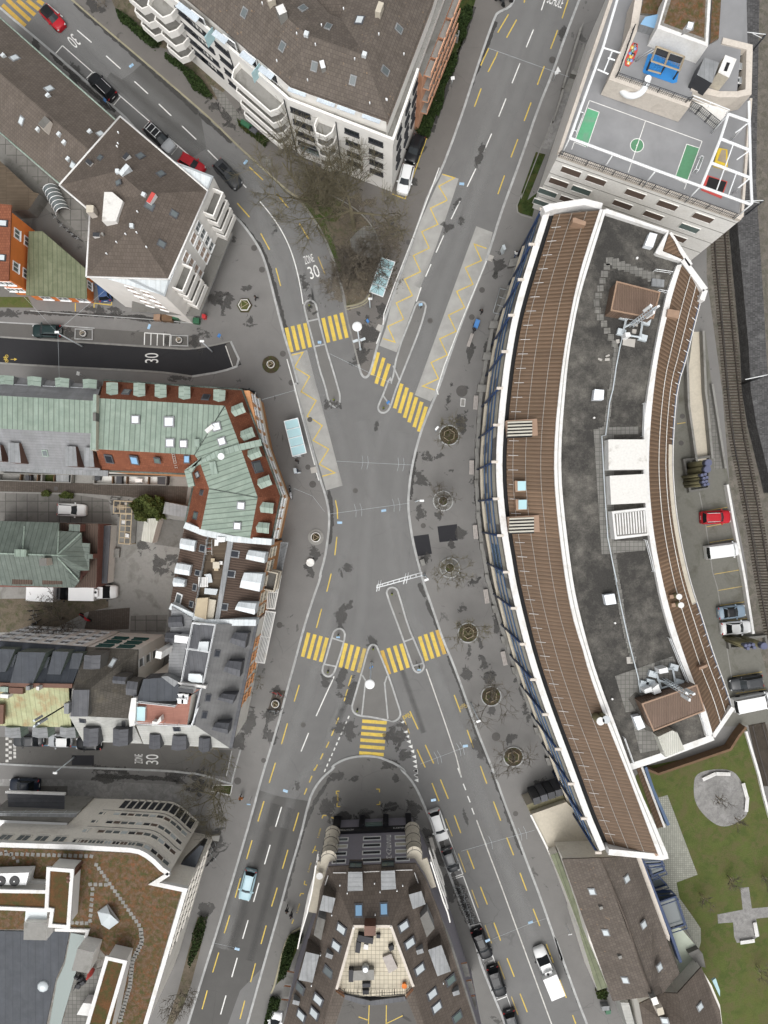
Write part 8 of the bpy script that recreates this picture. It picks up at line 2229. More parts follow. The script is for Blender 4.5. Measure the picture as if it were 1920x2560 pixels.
person('b5 418,228',100,'person with an orange jacket on the pavement by the bare tree','cloth_orange','cloth_black')
person('b5 797,1147',260,'person in black walking beside another below the private bays',legs='cloth_black')
person('b5 832,1187',250,'person with a dark coat following close to the private bays','furniture_dark','cloth_black')
person('b2 1278,550',180,'person in blue clothes under the bare trees of the planted triangle','cloth_navy')
person('b3 878,643',90,'person in dark clothes standing below the glass bus shelter',legs='cloth_black')
ct=thing('delivery_cart','blue delivery cart on the pavement before the office block','cart',W(P('c2 762,1108')[0],KZ),rad(72))
m=MB();m.box((0,0,.75),(1.15,.62,.7),0);m.build('box_body',['sign_blue'],ct,O0)
for s in(-1,1):m=MB();m.tube([(0,s*.33,.3),(0,s*.38,.3)],.3,12);m.build('wheel',['rubber'],ct,O0)
# trees
def branch_mesh(seed,h,spread,trunk_h,r0,depth=4,kids=(3,4),up=.5,twig=1.0,tmin=.024):
 """trunk and bare crown as two meshes"""
 rr=random.Random(seed);tm,cm=MB(),MB()
 top=Vector((rr.uniform(-.1,.1)*trunk_h,rr.uniform(-.1,.1)*trunk_h,trunk_h))
 tm.tube([(0,0,-.15),(0,0,.1),top*.5,top],[r0*1.5,r0*1.1,r0*.9,r0*.75],8)
 def grow(p,d,L,r,lv):
  pts,q,dd=[p],p,d.copy()
  for k in range(3):
   dd=(dd+Vector((rr.uniform(-.28,.28),rr.uniform(-.28,.28),rr.uniform(-.1,.2)))).normalized()
   q=q+dd*L/3;pts.append(q)
  cm.tube(pts,[r,r*.85,r*.7,r*.5],5 if lv<2 else 3,cap=False)
  if lv>=depth:return
  n_=rr.randint(*kids)if lv<depth-1 else int(rr.randint(4,7)*twig)
  for k in range(n_):
   t=rr.uniform(.35,1.0);i=min(2,int(t*3));s_=pts[i].lerp(pts[i+1],t*3-i)
   ax=Vector((rr.uniform(-1,1),rr.uniform(-1,1),rr.uniform(-.4,.7)))
   nd=(dd*.75+ax.normalized()*.8).normalized()
   grow(s_,nd,L*rr.uniform(.55,.85),max(tmin,r*.58),lv+1)
 for k in range(rr.randint(4,6)):
  a=k*1.25+rr.uniform(-.4,.4)
  grow(top*rr.uniform(.8,1),Vector((math.cos(a)*spread,math.sin(a)*spread,up+rr.uniform(0,.5))).normalized(),(h-trunk_h)*rr.uniform(.42,.6),r0*.55,1)
 return tm,cm
def tree(px,label,seed,h,spread,trunk_h,r0,depth=4,bark='bark',group=None,z=KZ,twig=1.0,name='bare_tree',cat='tree',up=.5):
 p=W(P(px)[0],z);o=thing(name,label,cat,p,0,group);tm,cm=branch_mesh(seed,h,spread,trunk_h,r0,depth,twig=twig,up=up)
 tm.build('trunk',[bark],o,O0);cm.build('crown',[bark],o,O0)
 return o
tree('t 470,955','tall bare tree nearest the road curve in the planted triangle',3,14.5,.85,4.0,.32,5,'bark_mossy','bare trees of the planted triangle',twig=1.9)
tree('t 930,1130','tall bare tree in the middle of the planted triangle before the white block',8,15,.8,4.5,.30,5,'bark_mossy','bare trees of the planted triangle',twig=1.9)
tree('t 1010,1690','dark bare tree next to the glass bus shelter in the planted triangle',21,10,1.0,3,.26,5,'bark','bare trees of the planted triangle',twig=1.9)
GP='young trees in round planters on the east pavement'
for i,(c,nm)in enumerate((('c3 540,425','first round kerbed planter, nearest the east zebra crossing'),('c3 490,970','round planter with radial setts beside the lamp posts'),('c3 545,1525','round planter with radial setts beside the overhead gantry'),('c4 697,470','green round planter just below the gantry crossing'),('c4 888,995','round planter beside the leaning street lamp'),('c4 1072,1497','last round planter, nearest the flat beige annex'))):
 p=W(P(c)[0],KZ);t=thing('round_planter',nm,'planter',p,0,'round planters on the east pavement')
 grn=i in(0,3,4,5)
 m=MB();m.ribbon([(1.36*math.cos(k*.2618),1.36*math.sin(k*.2618))for k in range(24)],.14,0,.16,0,True);m.build('kerb_ring',['kerb_granite'],t,O0)
 m=MB();m.lathe([(1.28,0),(1.28,.06)],24);m.build('bed',['planter_soil' if grn else 'slabs_grey'],t,O0)
 if not grn:m=MB();m.ribbon([(.65*math.cos(k*.2618),.65*math.sin(k*.2618))for k in range(24)],.12,0,.2,0,True);m.build('inner_ring',['kerb_granite'],t,O0);m=MB();m.lathe([(.58,0),(.58,.1)],20);m.build('soil',['planter_soil'],t,O0)
 else:m=MB();m.ribbon([(.8*math.cos(k*1.0472+.4),.8*math.sin(k*1.0472+.4))for k in range(6)],.08,0,.3,0,True);m.build('wooden_edge',['timber'],t,O0)
 tree(c,'small bare tree growing from the '+nm.split(',')[0],40+i,(5.6,4.6,5.4,6.2,6.8,7.0)[i],1.1,1.7,.12,4,'bark_mossy' if i in(0,2,3)else 'bark',GP,KZ+.1,1.0,'young_tree')
tree('b5 215,180','bare tree in the square bed at the side street corner',61,9,1.0,2.6,.17,5,'bark_mossy',twig=.7)
tree('b4 245,1490','bare shrub tree at the corner of the grey roofed house',62,6,1.1,1.0,.12,4,'bark_mossy')
tree('a4 520,350','wide bare brown tree in the courtyard garden',63,7,1.3,1.2,.16,5,'bark',twig=.7)
tree('y1 1250,610','bare dark shrub in the bed along the southwest pavement',64,4.5,1.2,.7,.08,4,'bark')
tree('b4 490,850','yellowish bare climber shrub against the cream corner house',65,3.5,1.0,.5,.06,4,'bark_mossy')
tree('a1 880,55','bare bush at the front garden of the white block',66,4,1.1,.6,.07,4,'bark_grey')
for i,(c,lab)in enumerate((('d5 1225,235','sapling on the gravel circle, upper one'),('d5 1385,415','sapling on the gravel circle, lower one'),('d5 1322,892','sapling on the lawn above the gravel cross'),('d5 1610,890','sapling with triangular stakes on the lawn by the right edge'),('d5 1095,1050','sapling on the lawn beside the paved strip'),('d5 1560,1640','sapling with stakes at the bottom of the lawn'))):
 o=tree(c,lab,70+i,3.4,.7,1.2,.05,3,'bark','young saplings in the park',.02,1,'sapling')
 for a in(0,2.1,4.2):m=MB();m.tube([(.3*math.cos(a),.3*math.sin(a),0),(.26*math.cos(a),.26*math.sin(a),1.5)],.035,4);m.build('stake',['timber_pale'],o,O0)
def leafy(name,label,cat,px,h,mat,n=900,seed=1,leaf=.17,group=None,z=KZ,round_=True):
 """leaf faces through the whole volume over a footprint polygon"""
 rr=random.Random(seed);poly=XY(P(px),h*.8);xs=[p[0]for p in poly];ys=[p[1]for p in poly]
 c=Vector(((min(xs)+max(xs))/2,(min(ys)+max(ys))/2,z));o=thing(name,label,cat,c,0,group);m=MB()
 def inside(x,y):
  r=False
  for i in range(len(poly)):
   a,b=poly[i],poly[i-1]
   if(a[1]>y)!=(b[1]>y)and x<(b[0]-a[0])*(y-a[1])/(b[1]-a[1])+a[0]:r=not r
  return r
 k=0
 while k<n:
  x,y=rr.uniform(min(xs),max(xs)),rr.uniform(min(ys),max(ys))
  if not inside(x,y):continue
  k+=1
  ed=min(math.hypot(x-p[0],y-p[1])for p in offset_line(poly,0,True))
  top=h*(.72+.28*math.sin(x*2.1+seed)*math.sin(y*1.8))
  zz2=z+top*(1-rr.random()**2.2*.9)
  q=Vector((x,y,zz2));a=Vector((rr.gauss(0,1),rr.gauss(0,1),rr.gauss(0,.6))).normalized()*leaf*rr.uniform(.6,1.3);b=a.cross(Vector((rr.gauss(0,1),rr.gauss(0,1),rr.gauss(0,1)))).normalized()*leaf*.6
  m.face([q-a,q+b,q+a,q-b])
 m.build('foliage',[mat],o)
 m=MB();m.tube([c+Vector((0,0,-.1)),c+Vector((0,0,h*.5))],.07,5);m.build('stem',['bark'],o)
 return o
GH='dark green hedges beside the north road'
leafy('hedge','dark green hedge at the parking bays of the north road, nearest the black car','hedge','c1 275,965 330,870 400,900 415,980 380,1110 290,1100 265,1040',2.0,'hedge_leaf',2200,1,.15,GH)
leafy('hedge','dark green hedge second from the parked black car','hedge','c1 370,790 420,700 490,710 500,800 465,930 390,910',2.0,'hedge_leaf',2000,2,.15,GH)
leafy('hedge','long dark green hedge beside the loggias of the peach house','hedge','c1 430,600 470,490 530,430 600,420 610,500 560,600 500,680 430,670',2.0,'hedge_leaf',2600,3,.15,GH)
leafy('hedge','rounded dark hedge next to the concrete garden wall of the peach house','hedge','c1 555,195 600,160 685,190 690,260 640,300 560,260',2.0,'hedge_leaf',1500,4,.15,GH)
leafy('hedge','dark hedge at the top edge beside the north road','hedge','c1 585,110 600,60 690,40 740,100 700,170 610,165',2.0,'hedge_leaf',1500,5,.15,GH)
GW='hedges in front of the white block'
leafy('hedge','long dark hedge below the first balcony stack of the white block','hedge','a1 960,80 1040,110 1170,220 1330,330 1270,390 1200,340 980,150',1.3,'hedge_leaf',2600,6,.14,GW)
leafy('hedge','dark hedge below the second balcony stack of the white block','hedge','a1 1370,430 1450,480 1659,640 b1 170,790 120,800 0,720 a1 1500,570 1360,470',1.3,'hedge_leaf',2600,7,.14,GW)
leafy('hedge','low hedge at the bins of the white block','hedge','b1 375,985 560,1110 640,1150 600,1210 540,1160 380,1030',1.0,'grass_dark',1500,8,.13,GW)
leafy('hedge','olive hedge in the curved bed behind the violet grey house','hedge','y2 340,220 420,195 425,270 370,330 330,500 260,540 290,350',1.2,'hedge_leaf',2000,9,.14)
leafy('hedge','narrow hedge below the rear balconies at the bottom edge','hedge','y2 205,660 285,650 230,830 170,900 165,830',1.2,'hedge_leaf',1300,10,.14)
leafy('conifer','feathery green conifer in the courtyard beside the timber store','conifer','a3 1085,1000 1130,950 1210,920 1250,960 1310,930 1330,990 1390,1010 1330,1060 1320,1120 1220,1140 1130,1120',3.5,'conifer_leaf',2600,11,.34)
leafy('shrub','mixed shrubs in the bed along the southwest pavement below the bicycles','shrub','y1 1370,100 1430,95 1410,200 1370,330 1310,440 1290,420 1320,300 1330,200',1.2,'hedge_leaf',900,12,.15)
leafy('shrub','bright green shrub on the slabs of the courtyard, left of two','shrub','a3 335,900 380,880 420,900 400,930 340,930',.8,'grass',500,13,.13)
leafy('shrub','bright green shrub on the slabs of the courtyard, right of two','shrub','a3 480,920 540,890 610,910 600,950 500,945',.8,'grass',600,14,.13)
leafy('shrub','green bush at the bin corner of the long tiled house','shrub','y3 805,610 860,590 890,620 870,660 820,670',1.2,'grass_dark',600,15,.14)
# street furniture
def thing_mesh(name,label,cat,px,z,build,mat,rz=0,group=None):
 o=thing(name,label,cat,W(P(px)[0],z),rad(rz),group);return o
def disc_lamp(px,label):
 o=thing('disc_lamp',label,'street lamp',W(P(px)[0],KZ),0,'tall white disc lamps')
 m=MB();m.lathe([(.2,0),(.16,.3),(.09,.4),(.07,12.2)],10);m.build('pole',['metal_galv'],o,O0)
 m=MB();m.lathe([(.10,11.7),(.3,12.05),(.58,12.2),(.60,12.28),(.5,12.36),(.1,12.42)],28);m.build('lamp_head',['plastic_white'],o,O0)
 return o
o=disc_lamp('b2 1397,1305','tall white disc lamp at the pointed tip of the north pavement')
for z_,a in((5.0,20),(5.6,200)):m=MB();m.box((.5*math.cos(rad(a)),.5*math.sin(rad(a)),z_),(.7,.3,.25),rad(a));m.build('spotlight',['metal_galv'],o,O0)
disc_lamp('b4 1490,722','tall white disc lamp on the triangular island')
def mast_lamp(px,label,h=7,ang=0,arm=.9):
 q=W(P(px)[0],h if ang==0 and arm==.1 else KZ);o=thing('street_lamp',label,'street lamp',(q.x,q.y,KZ));c,s=math.cos(rad(ang)),math.sin(rad(ang))
 m=MB();m.tube([(0,0,0),(0,0,.4),(0,0,h)],[.13,.09,.06],8);m.build('pole',['metal_galv'],o,O0)
 m=MB();m.tube([(0,0,h-.1),(arm*c,arm*s,h)],.04,5);m.build('arm',['metal_galv'],o,O0)
 m=MB();m.box((arm*c,arm*s,h+.02),(.55,.26,.14),rad(ang));m.build('lamp_head',['plastic_white'],o,O0)
mast_lamp('c4 722,1055','leaning looking street lamp pole with small white head on the southeast kerb',8.5,200,.1)
mast_lamp('c3 428,388','grey street lamp by the first round planter',5,230,.3)
mast_lamp('c3 262,975','street lamp with floodlights at the east kerb',7,0,.5)
mast_lamp('c3 335,1575','grey mast carrying the overhead gantry',8,200,.2)
mast_lamp('a5 455,38','white lamp head over the forecourt of the round cornered block',6,0,.1)
mast_lamp('a2 470,1165','white lamp head hanging over the black estate car',8,0,.1)
mast_lamp('b2 78,1240','white round lamp at the end of the black side street',6,0,.1)
mast_lamp('b2 1472,888','white round lamp post below the north glass shelter',4,0,.1)
gy=thing('overhead_gantry','white lattice gantry arm reaching over the southeast road','gantry',W(P('c3 335,1590')[0],KZ))
m=MB();zA=7.6;a=W(P('c3 310,1590')[0],zA);b=W(P('b4 1530,98')[0],zA);m.tube([a,b],.07,5);m.tube([a+Vector((.1,.45,0)),b+Vector((.05,.3,0))],.06,5)
for k in range(9):q=a.lerp(b,k/8);m.tube([q,q+Vector((.08,.4,0))],.04,4)
for f in(.32,.38,.93,.98):q=a.lerp(b,f);m.tube([q+Vector((-.1,-.5,0)),q+Vector((.2,.9,0))],.05,4)
m.build('lattice_arm',['metal_white'],gy)
m=MB();m.tube([Vector((0,0,0))+W(P('c3 335,1590')[0],KZ),a],.1,6);m.build('mast',['metal_galv'],gy)
def hung_lamp(px,ang,label,z=8.0):
 o=thing('hanging_street_lamp',label,'street lamp',W(P(px)[0],z),rad(ang),'street lamps hung on span wires')
 m=MB();m.box((0,0,0),(.62,.30,.10));m.build('housing',['lamp_blue'],o,O0)
 m=MB();m.box((0,0,-.07),(.5,.22,.05));m.build('diffuser',['lamp_clear'],o,O0)
 m=MB();m.tube([(0,0,.05),(0,0,.35)],.02,4);m.build('hanger',['metal_grey'],o,O0)
for px,ang,lab in(('a1 1090,545',40,'hanging blue-grey street lamp over the top of the northwest road'),('b1 445,1345',50,'hanging blue-grey street lamp ahead of the dark grey driving car'),('c1 645,1525',-5,'hanging blue-grey street lamp at the top of the left bus pad'),('b3 1225,1150',0,'hanging blue-grey street lamp beside the yellow curve dash in the junction'),('b3 1590,1050',10,'hanging blue-grey street lamp in the middle of the junction'),('b5 775,190',-20,'hanging blue-grey street lamp where the dark road surface begins'),('b5 375,1500',-15,'hanging blue-grey street lamp below the pale blue driving car'),('c5 410,265',10,'hanging blue-grey street lamp above the first white parked car'),('c5 1215,1280',20,'hanging blue-grey street lamp above the white refrigerated truck'),('c4 675,1410',5,'hanging blue-grey street lamp below the leaning lamp pole'),('c5 860,1430',25,'hanging blue-grey street lamp beside the black car after the bicycle rack'),('a2 1237,1117',70,'hanging blue-grey street lamp over the motorcycle bays')):hung_lamp(px,ang,lab)
def wire(l,label,z=8.2,r=.012):
 q=[W(p,z)for p in P(l)];m=MB();m.tube(q,r,4,smooth=False);o=tag(m.build('span_wire',['metal_galv']),label,'wire','span wires above the junction')
def trolley(a_,b_,label):
 m=MB();A_,B_=W(P(a_)[0],7.6),W(P(b_)[0],7.6);m.tube([A_,B_],.013,4,smooth=False)
 d=(B_-A_).normalized();n_=Vector((-d.y,d.x,0))
 for f in(.33,.40,.80,.87):
  q=A_.lerp(B_,f);m.tube([q-n_*.85,q-n_*.2+d*.12,q+n_*.2+d*.12,q+n_*.85],.014,4,smooth=False)
 tag(m.build('span_wire',['metal_galv']),label,'wire','span wires above the junction')
trolley('b3 1200,640','c3 240,672','upper span wire with four spreaders across the junction')
trolley('b3 1130,1080','c3 210,988','lower span wire with four spreaders across the junction')
trolley('c4 300,1560','c4 700,1410','span wire with spreaders crossing the southeast road above the give way teeth')
trolley('c5 640,690','c5 1250,515','span wire with spreaders crossing the southeast road by the flat annex')
for l,lab in(('b3 845,865 1000,930 1100,1060','thin wire from the orange mansard corner to the lower kerb'),('a2 200,870 470,1160 900,790','V shaped thin wire above the black estate car'),('a2 480,1180 492,1560','thin wire across the black side street'),('b2 1140,1340 1659,1590','thin wire across the junction tip from the west pads'),('c1 870,400 1540,640','thin wire across the north road near the triangular warning sign'),('b5 170,1450 350,1490 ','thin wire to the lamp below the pale blue car'),('c5 900,1420 1215,1290 1340,1250','thin wire above the white refrigerated truck'),('b3 580,130 860,50','thin wire between the shelter and the mansard house')):wire(l,lab)
def shelter(px,label,n):
 q=XY(P(px),2.6);o=thing('bus_shelter',label,'bus shelter',(sum(p[0]for p in q)/4,sum(p[1]for p in q)/4,KZ),0,'glass roofed bus shelters')
 v=[Vector((*p,2.6))for p in q]
 m=MB();m.ribbon(q,.10,2.5,2.66,0,True)
 for i in range(1,n):m.tube([v[0].lerp(v[3],i/n)+Vector((0,0,.02)),v[1].lerp(v[2],i/n)+Vector((0,0,.02))],.06,4,smooth=False)
 m.build('roof_frame',['metal_white'],o)
 for i in range(n):
  m=MB();e=[v[0].lerp(v[3],i/n),v[1].lerp(v[2],i/n),v[1].lerp(v[2],(i+1)/n),v[0].lerp(v[3],(i+1)/n)];m.prism([tuple(p[:2])for p in e],2.54,2.58);m.build('roof_pane',['glass_cyan'],o)
 for i in(0,3):m=MB();p=v[i].lerp(v[1 if i==0 else 2],.2);m.tube([(p.x,p.y,KZ),p],.06,6);m.build('post',['metal_grey'],o)
 m=MB();m.ribbon([tuple(v[0].lerp(v[1],.1)[:2]),tuple(v[3].lerp(v[2],.1)[:2])],.05,.4,2.3);m.build('back_wall',['glass_grey'],o)
 m=MB();m.ribbon([tuple(v[0].lerp(v[1],.3).lerp(v[3].lerp(v[2],.3),.1)[:2]),tuple(v[0].lerp(v[1],.3).lerp(v[3].lerp(v[2],.3),.9)[:2])],.4,.55,.6);m.build('bench',['plank_grey'],o)
shelter('b2 1572,543 c2 90,582 b2 1583,868 b2 1473,828','pale blue glass bus shelter under the bare trees of the planted triangle',4)
shelter('b3 765,310 877,283 948,570 835,600','pale blue glass bus shelter beside the west zigzag pad',4)
def bench(px,ang,label,L=1.95,w=.55,group='plank benches on the east pavement',mat='plank_grey',z=KZ):
 o=thing('bench',label,'bench',W(P(px)[0],z),rad(ang),group)
 m=MB()
 for k in range(3):m.box((0,(k-1)*w/3,.46),(L,w/3-.03,.06))
 m.box((-L*.4,0,.41),(.06,w,.05));m.box((L*.4,0,.41),(.06,w,.05));m.build('seat',[mat],o,O0)
 for s in(-1,1):m=MB();m.box((s*L*.4,0,.19),(.08,w*.9,.40));m.build('leg',['concrete'],o,O0)
for px,ang,lab in(('c3 757,158',86,'plank bench nearest the white grid cover'),('c3 723,694',89,'plank bench standing forward between two stone blocks opposite the junction'),('c3 755,1227',95,'plank bench beside the black asphalt square'),('c4 845,166',98,'plank bench below the overhead gantry level'),('c4 992,678',102,'southernmost plank bench by the blue facade'),('c2 712,1235',71,'narrow plank bench behind the blue delivery cart')):bench(px,ang,lab,1.95 if 'narrow' not in lab else 1.9,.62 if 'narrow' not in lab else .45)
for px,ang,lab in(('d5 1160,62',25,'left pale bench at the top of the gravel circle'),('d5 1275,40',-2,'right pale bench at the top of the gravel circle'),('d5 1455,175',105,'upper pale bench at the right of the gravel circle'),('d5 1470,292',85,'lower pale bench at the right of the gravel circle'),('d5 1475,1425',8,'pale bench at the foot of the gravel cross'),('d5 1545,1325',100,'pale bench at the side of the gravel cross')):bench(px,ang,lab,2.0,.5,'pale park benches','coping_white',.02)
for i,q in enumerate(('c2 1045,560 1135,535 1120,610 1030,620','c2 885,1065 950,1070 940,1130 870,1130','c2 830,1330 890,1330 885,1395 815,1390','c2 780,1595 848,1600 848,1659 772,1659','c3 775,270 803,270 800,330 768,328','c3 752,533 782,535 785,595 755,595','c3 750,797 780,797 782,857 752,857','c3 765,1060 795,1060 797,1118 767,1120','c3 793,1320 820,1320 828,1380 800,1380','c3 835,1580 865,1580 875,1640 845,1640','c4 893,245 920,245 933,305 905,308','c4 967,502 993,500 1010,560 982,563','c4 1053,757 1080,755 1098,815 1072,820','c4 1243,1258 1270,1256 1287,1315 1260,1320','c4 1338,1512 1368,1508 1388,1568 1358,1573')):
 b=block('stone_block',P(q),KZ,KZ+.75,['concrete','concrete_dark']);tag(b,'square concrete block in the row along the foot of the curved glass front','stone block','concrete blocks along the curved front')
m=MB();m.ribbon([tuple(W(p,.6)[:2])for p in P('c2 1110,580 1050,760 c2 900,1120 850,1390 808,1620 c3 790,270 775,560 770,830 785,1090 815,1350 860,1610 c4 930,275 1010,530 1095,785 1285,1285 1385,1540')],.5,KZ,.6);tag(m.build('planter_wall',['concrete']),'long low concrete wall along the foot of the curved glass front','wall')
ps=thing('stair_shelter','glass sided stair entrance beside the curved front','stair entrance',W(P('c2 990,880')[0],KZ))
m=MB();m.prism(XY(P('c2 965,790 1050,800 975,1010 905,995'),.2),KZ,.2);m.build('floor',['concrete_dark'],ps)
for l in('c2 965,790 905,1000','c2 955,870 1020,890','c2 940,935 1000,955','c2 905,1000 970,1015','c2 960,800 1040,815'):m=MB();a,b=P(l);m.tube([W(a,1.1),W(b,1.1)],.05,5);m.build('rail',['metal_grey'],ps)
def planter(px,r,label,mat='brick_dark',core='planter_soil',sides=20,inner=.35,z=KZ):
 o=thing('tree_planter',label,'planter',W(P(px)[0],z));m=MB();m.lathe([(r,0),(r,.12)],sides);m.build('surround',[mat],o,O0)
 m=MB();m.ribbon([(inner*math.cos(k*6.2832/sides),inner*math.sin(k*6.2832/sides))for k in range(sides)],.08,.1,.42,0,True);m.build('ring',['concrete_light'],o,O0)
 m=MB();m.lathe([(inner-.04,.12),(inner-.04,.2)],sides);m.build('soil',[core],o,O0)
 m=MB()
 for k in range(3):a,b=k*2.094,(k+1)*2.094;m.tube([(inner*.75*math.cos(a),inner*.75*math.sin(a),.9),(inner*.75*math.cos(b),inner*.75*math.sin(b),.9)],.035,4)
 for k in range(3):a=k*2.094;m.tube([(inner*.75*math.cos(a),inner*.75*math.sin(a),.2),(inner*.75*math.cos(a),inner*.75*math.sin(a),.95)],.035,4)
 m.build('stakes',['timber_pale'],o,O0)
planter('b2 655,1432',1.2,'round brown earth planter with a white ring on the west plaza','planter_soil',inner=.5)
planter('b3 1028,1270',1.1,'double ringed concrete planter on the west kerb','concrete',inner=.62)
planter('b2 437,942',1.1,'hexagonal mossy planter beside the white corner house','planter_soil','grass',6,.82)
planter('a2 695,1177',.5,'tree stakes in the left kerbed tree pit by the black street','rubber','side_asphalt',16,.38);planter('a2 1490,1232',.5,'tree stakes in the right kerbed tree pit by the motorcycle bays','rubber','side_asphalt',16,.38)
for l in('a2 625,1135 765,1140 765,1222 622,1218','a2 1422,1187 1558,1192 1558,1277 1420,1272'):m=MB();m.ribbon(XY(P(l),.3),.12,KZ,KZ+.2,0,True);struct('kerb',m,['kerb_granite'])
planter('b4 693,1057',.72,'white ringed tree stake planter between bicycles on a brown bed','rubber','planter_soil',18,.5)
sheet('brown_bed',P('b4 680,945 775,950 735,1135 625,1120'),KZ+.006,'pavers_brown')
p=W(P('b3 983,1478')[0],KZ);m=MB();m.lathe([(.55,0),(.58,.35),(.42,.4),(.40,.3)],18,p);tag(m.build('concrete_pot',['concrete_light']),'round pale concrete pot on the west pavement below the planter','pot')
o=thing('square_tree_bed','square grassy tree bed with white rail at the side street corner','planter',W(P('b5 250,185')[0],KZ));m=MB();q=XY(P('b5 180,140 335,140 320,225 165,190'),.2);m.prism(q,KZ,.2);m.build('bed',['grass_dark'],o);m=MB();m.ribbon(q,.1,KZ,.35,0,True);m.build('edge',['coping_white'],o)
def post(px,label,h,mat,top=None,name='marker_post',cat='post',r=.09,z=KZ):
 o=thing(name,label,cat,W(P(px)[0],z));m=MB();m.lathe([(r*1.6,0),(r*1.5,.06),(r,.1),(r*.9,h)],10);m.build('pole',[mat],o,O0)
 if top:m=MB();m.lathe([(r*1.5,h-.12),(r*1.6,h),(r*.8,h+.12)],10);m.build('cap',[top],o,O0)
 return o
for px,lab in(('b2 978,955','yellow topped marker post at the head of the west long island'),('b3 1178,138','dark marker post at the foot of the west long island'),('c2 303,955','yellow marker post at the head of the narrow north island'),('b3 1588,205','dark marker post at the foot of the narrow north island'),('b4 1215,488','marker post at the head of the short capsule island'),('b4 1130,787','marker post at the foot of the short capsule island'),('b4 1372,1107','marker post in the left corner of the triangular island'),('c4 66,147','marker post at the head of the southeast capsule island'),('c4 290,755','marker post at the foot of the southeast capsule island'),('b4 1503,597','marker post at the tip of the triangular island')):post(px,lab,.95,'metal_dark','plant_pale')
def sign(px,ang,label,w=.6,h=2.3,mat='sign_blue',panel=.42,tilt=40):
 q=W(P(px)[0],h);o=thing('traffic_sign',label,'traffic sign',(q.x,q.y,KZ),rad(ang));m=MB();m.tube([(0,0,0),(0,0,h)],.035,6);m.build('pole',['metal_galv'],o,O0)
 m=MB();m.box((0,-.05,h-.1),(w,.05,panel),M=Matrix.Rotation(rad(-tilt),3,'X'));m.build('sign_plate',[mat],o,O0)
 return o
for px,ang,lab,mt in(('b2 1058,1243',0,'blue arrow sign at the middle of the west long island','lamp_blue'),('b2 222,1190',60,'small blue sign at the end of the black side street','sign_blue'),('b2 1460,1068',-60,'tall blue sign beside the disc lamp on the north pavement tip','sign_blue'),('c2 303,930',10,'pale blue sign at the head of the narrow north island','lamp_blue'),('b4 1485,755',40,'blue signs on the triangular island below the zebra','sign_blue'),('b4 1212,505',0,'small blue sign on the short capsule island','lamp_blue'),('b5 470,298',-5,'blue sign at the kerb by the orange jacketed person','lamp_blue'),('c4 290,775',0,'blue sign at the foot of the southeast capsule island','lamp_blue'),('c1 570,645',10,'white no parking sign beside the dark hedges','plastic_white'),('c1 1430,600',15,'white no parking sign under the triangular warning sign','plastic_white'),('a1 872,828',-45,'blue parking sign at the rear of the black car','sign_blue'),('a2 645,1505',80,'white sign on a dark post by the copper hoods','plastic_white'),('b3 1625,150',45,'crossed blue signs at the foot of the narrow north island','sign_blue'),('y3 623,208',10,'small white sign on the southeast pavement','plastic_white')):sign(px,ang,lab,.5,2.3,mt)
o=sign('c1 1440,575',15,'triangular warning sign on the east pavement of the north road',.1,2.8,'plastic_white',.1);m=MB();c=Vector((0,-.1,2.75));R3=Matrix.Rotation(rad(-40),3,'X')
m.face([c+R3@Vector(v)for v in((-.42,.03,-.36),(.42,.03,-.36),(0,.03,.42))][::-1]);m.face([c+R3@Vector(v)for v in((-.42,.0,-.36),(.42,.0,-.36),(0,.0,.42))]);m.build('warning_plate',['plastic_white'],o,O0)
for px,sz,ang,mt,nm,lab in(('b3 867,725',(.35,.6,1.6),10,'metal_blue','ticket_machine','blue ticket machine below the west glass shelter'),('c2 978,500',(.6,.3,1.9),-70,'metal_galv','ticket_machine','grey framed ticket machine beside the east tactile slab'),('b3 890,738',(.5,.12,.9),10,'coping_white','notice_board','small white board beside the blue ticket machine'),('b3 880,600',(.9,.25,.9),10,'coping_white','notice_board','white timetable board at the lower end of the west glass shelter')):
 o=thing(nm,lab,nm.replace('_',' '),W(P(px)[0],KZ),rad(ang));m=MB();m.box((0,0,sz[2]/2),sz);m.build('cabinet',[mt],o,O0);m=MB();m.box((0,0,sz[2]+.02),(sz[0]*1.12,sz[1]*1.2,.05));m.build('lid',['metal_galv'],o,O0)
box_thing('white_grid_cover','white framed dark grid cover lying near the plank bench','grid cover','c3 637,118 676,122 672,188 633,185',KZ,.03,['coping_white','coping_white']);box_thing('grid_panel','dark panel inside the white framed grid cover','panel','c3 642,124 670,127 667,182 638,180',KZ,.036,'concrete')
box_thing('street_cabinet','weathered street cabinet at the edge of the black asphalt square','cabinet','c3 298,1462 330,1450 345,1500 312,1512',KZ,1.1,'concrete');box_thing('manhole_slab','square grating slab on the pavement of the northwest curve','grating','b1 567,1327 603,1288 675,1355 632,1395',KZ,.014,'slabs_grey')
box_thing('white_bench','pale bench on the pavement beside the first white parked car','bench','c5 370,580 400,575 428,680 398,692',KZ,.5,'tactile_pad')
GB='recycling bins at the office block'
for k in range(4):box_thing('waste_container','grey wheeled waste container in the row on the flat annex ledge','waste container','c5 %d,%d %d,%d %d,%d %d,%d'%(1235+k*62,255-k*22,1290+k*62,238-k*22,1302+k*62,290-k*22,1245+k*62,308-k*22),KZ,3.95,'zinc_dark' if k%2 else 'metal_dark',GB)
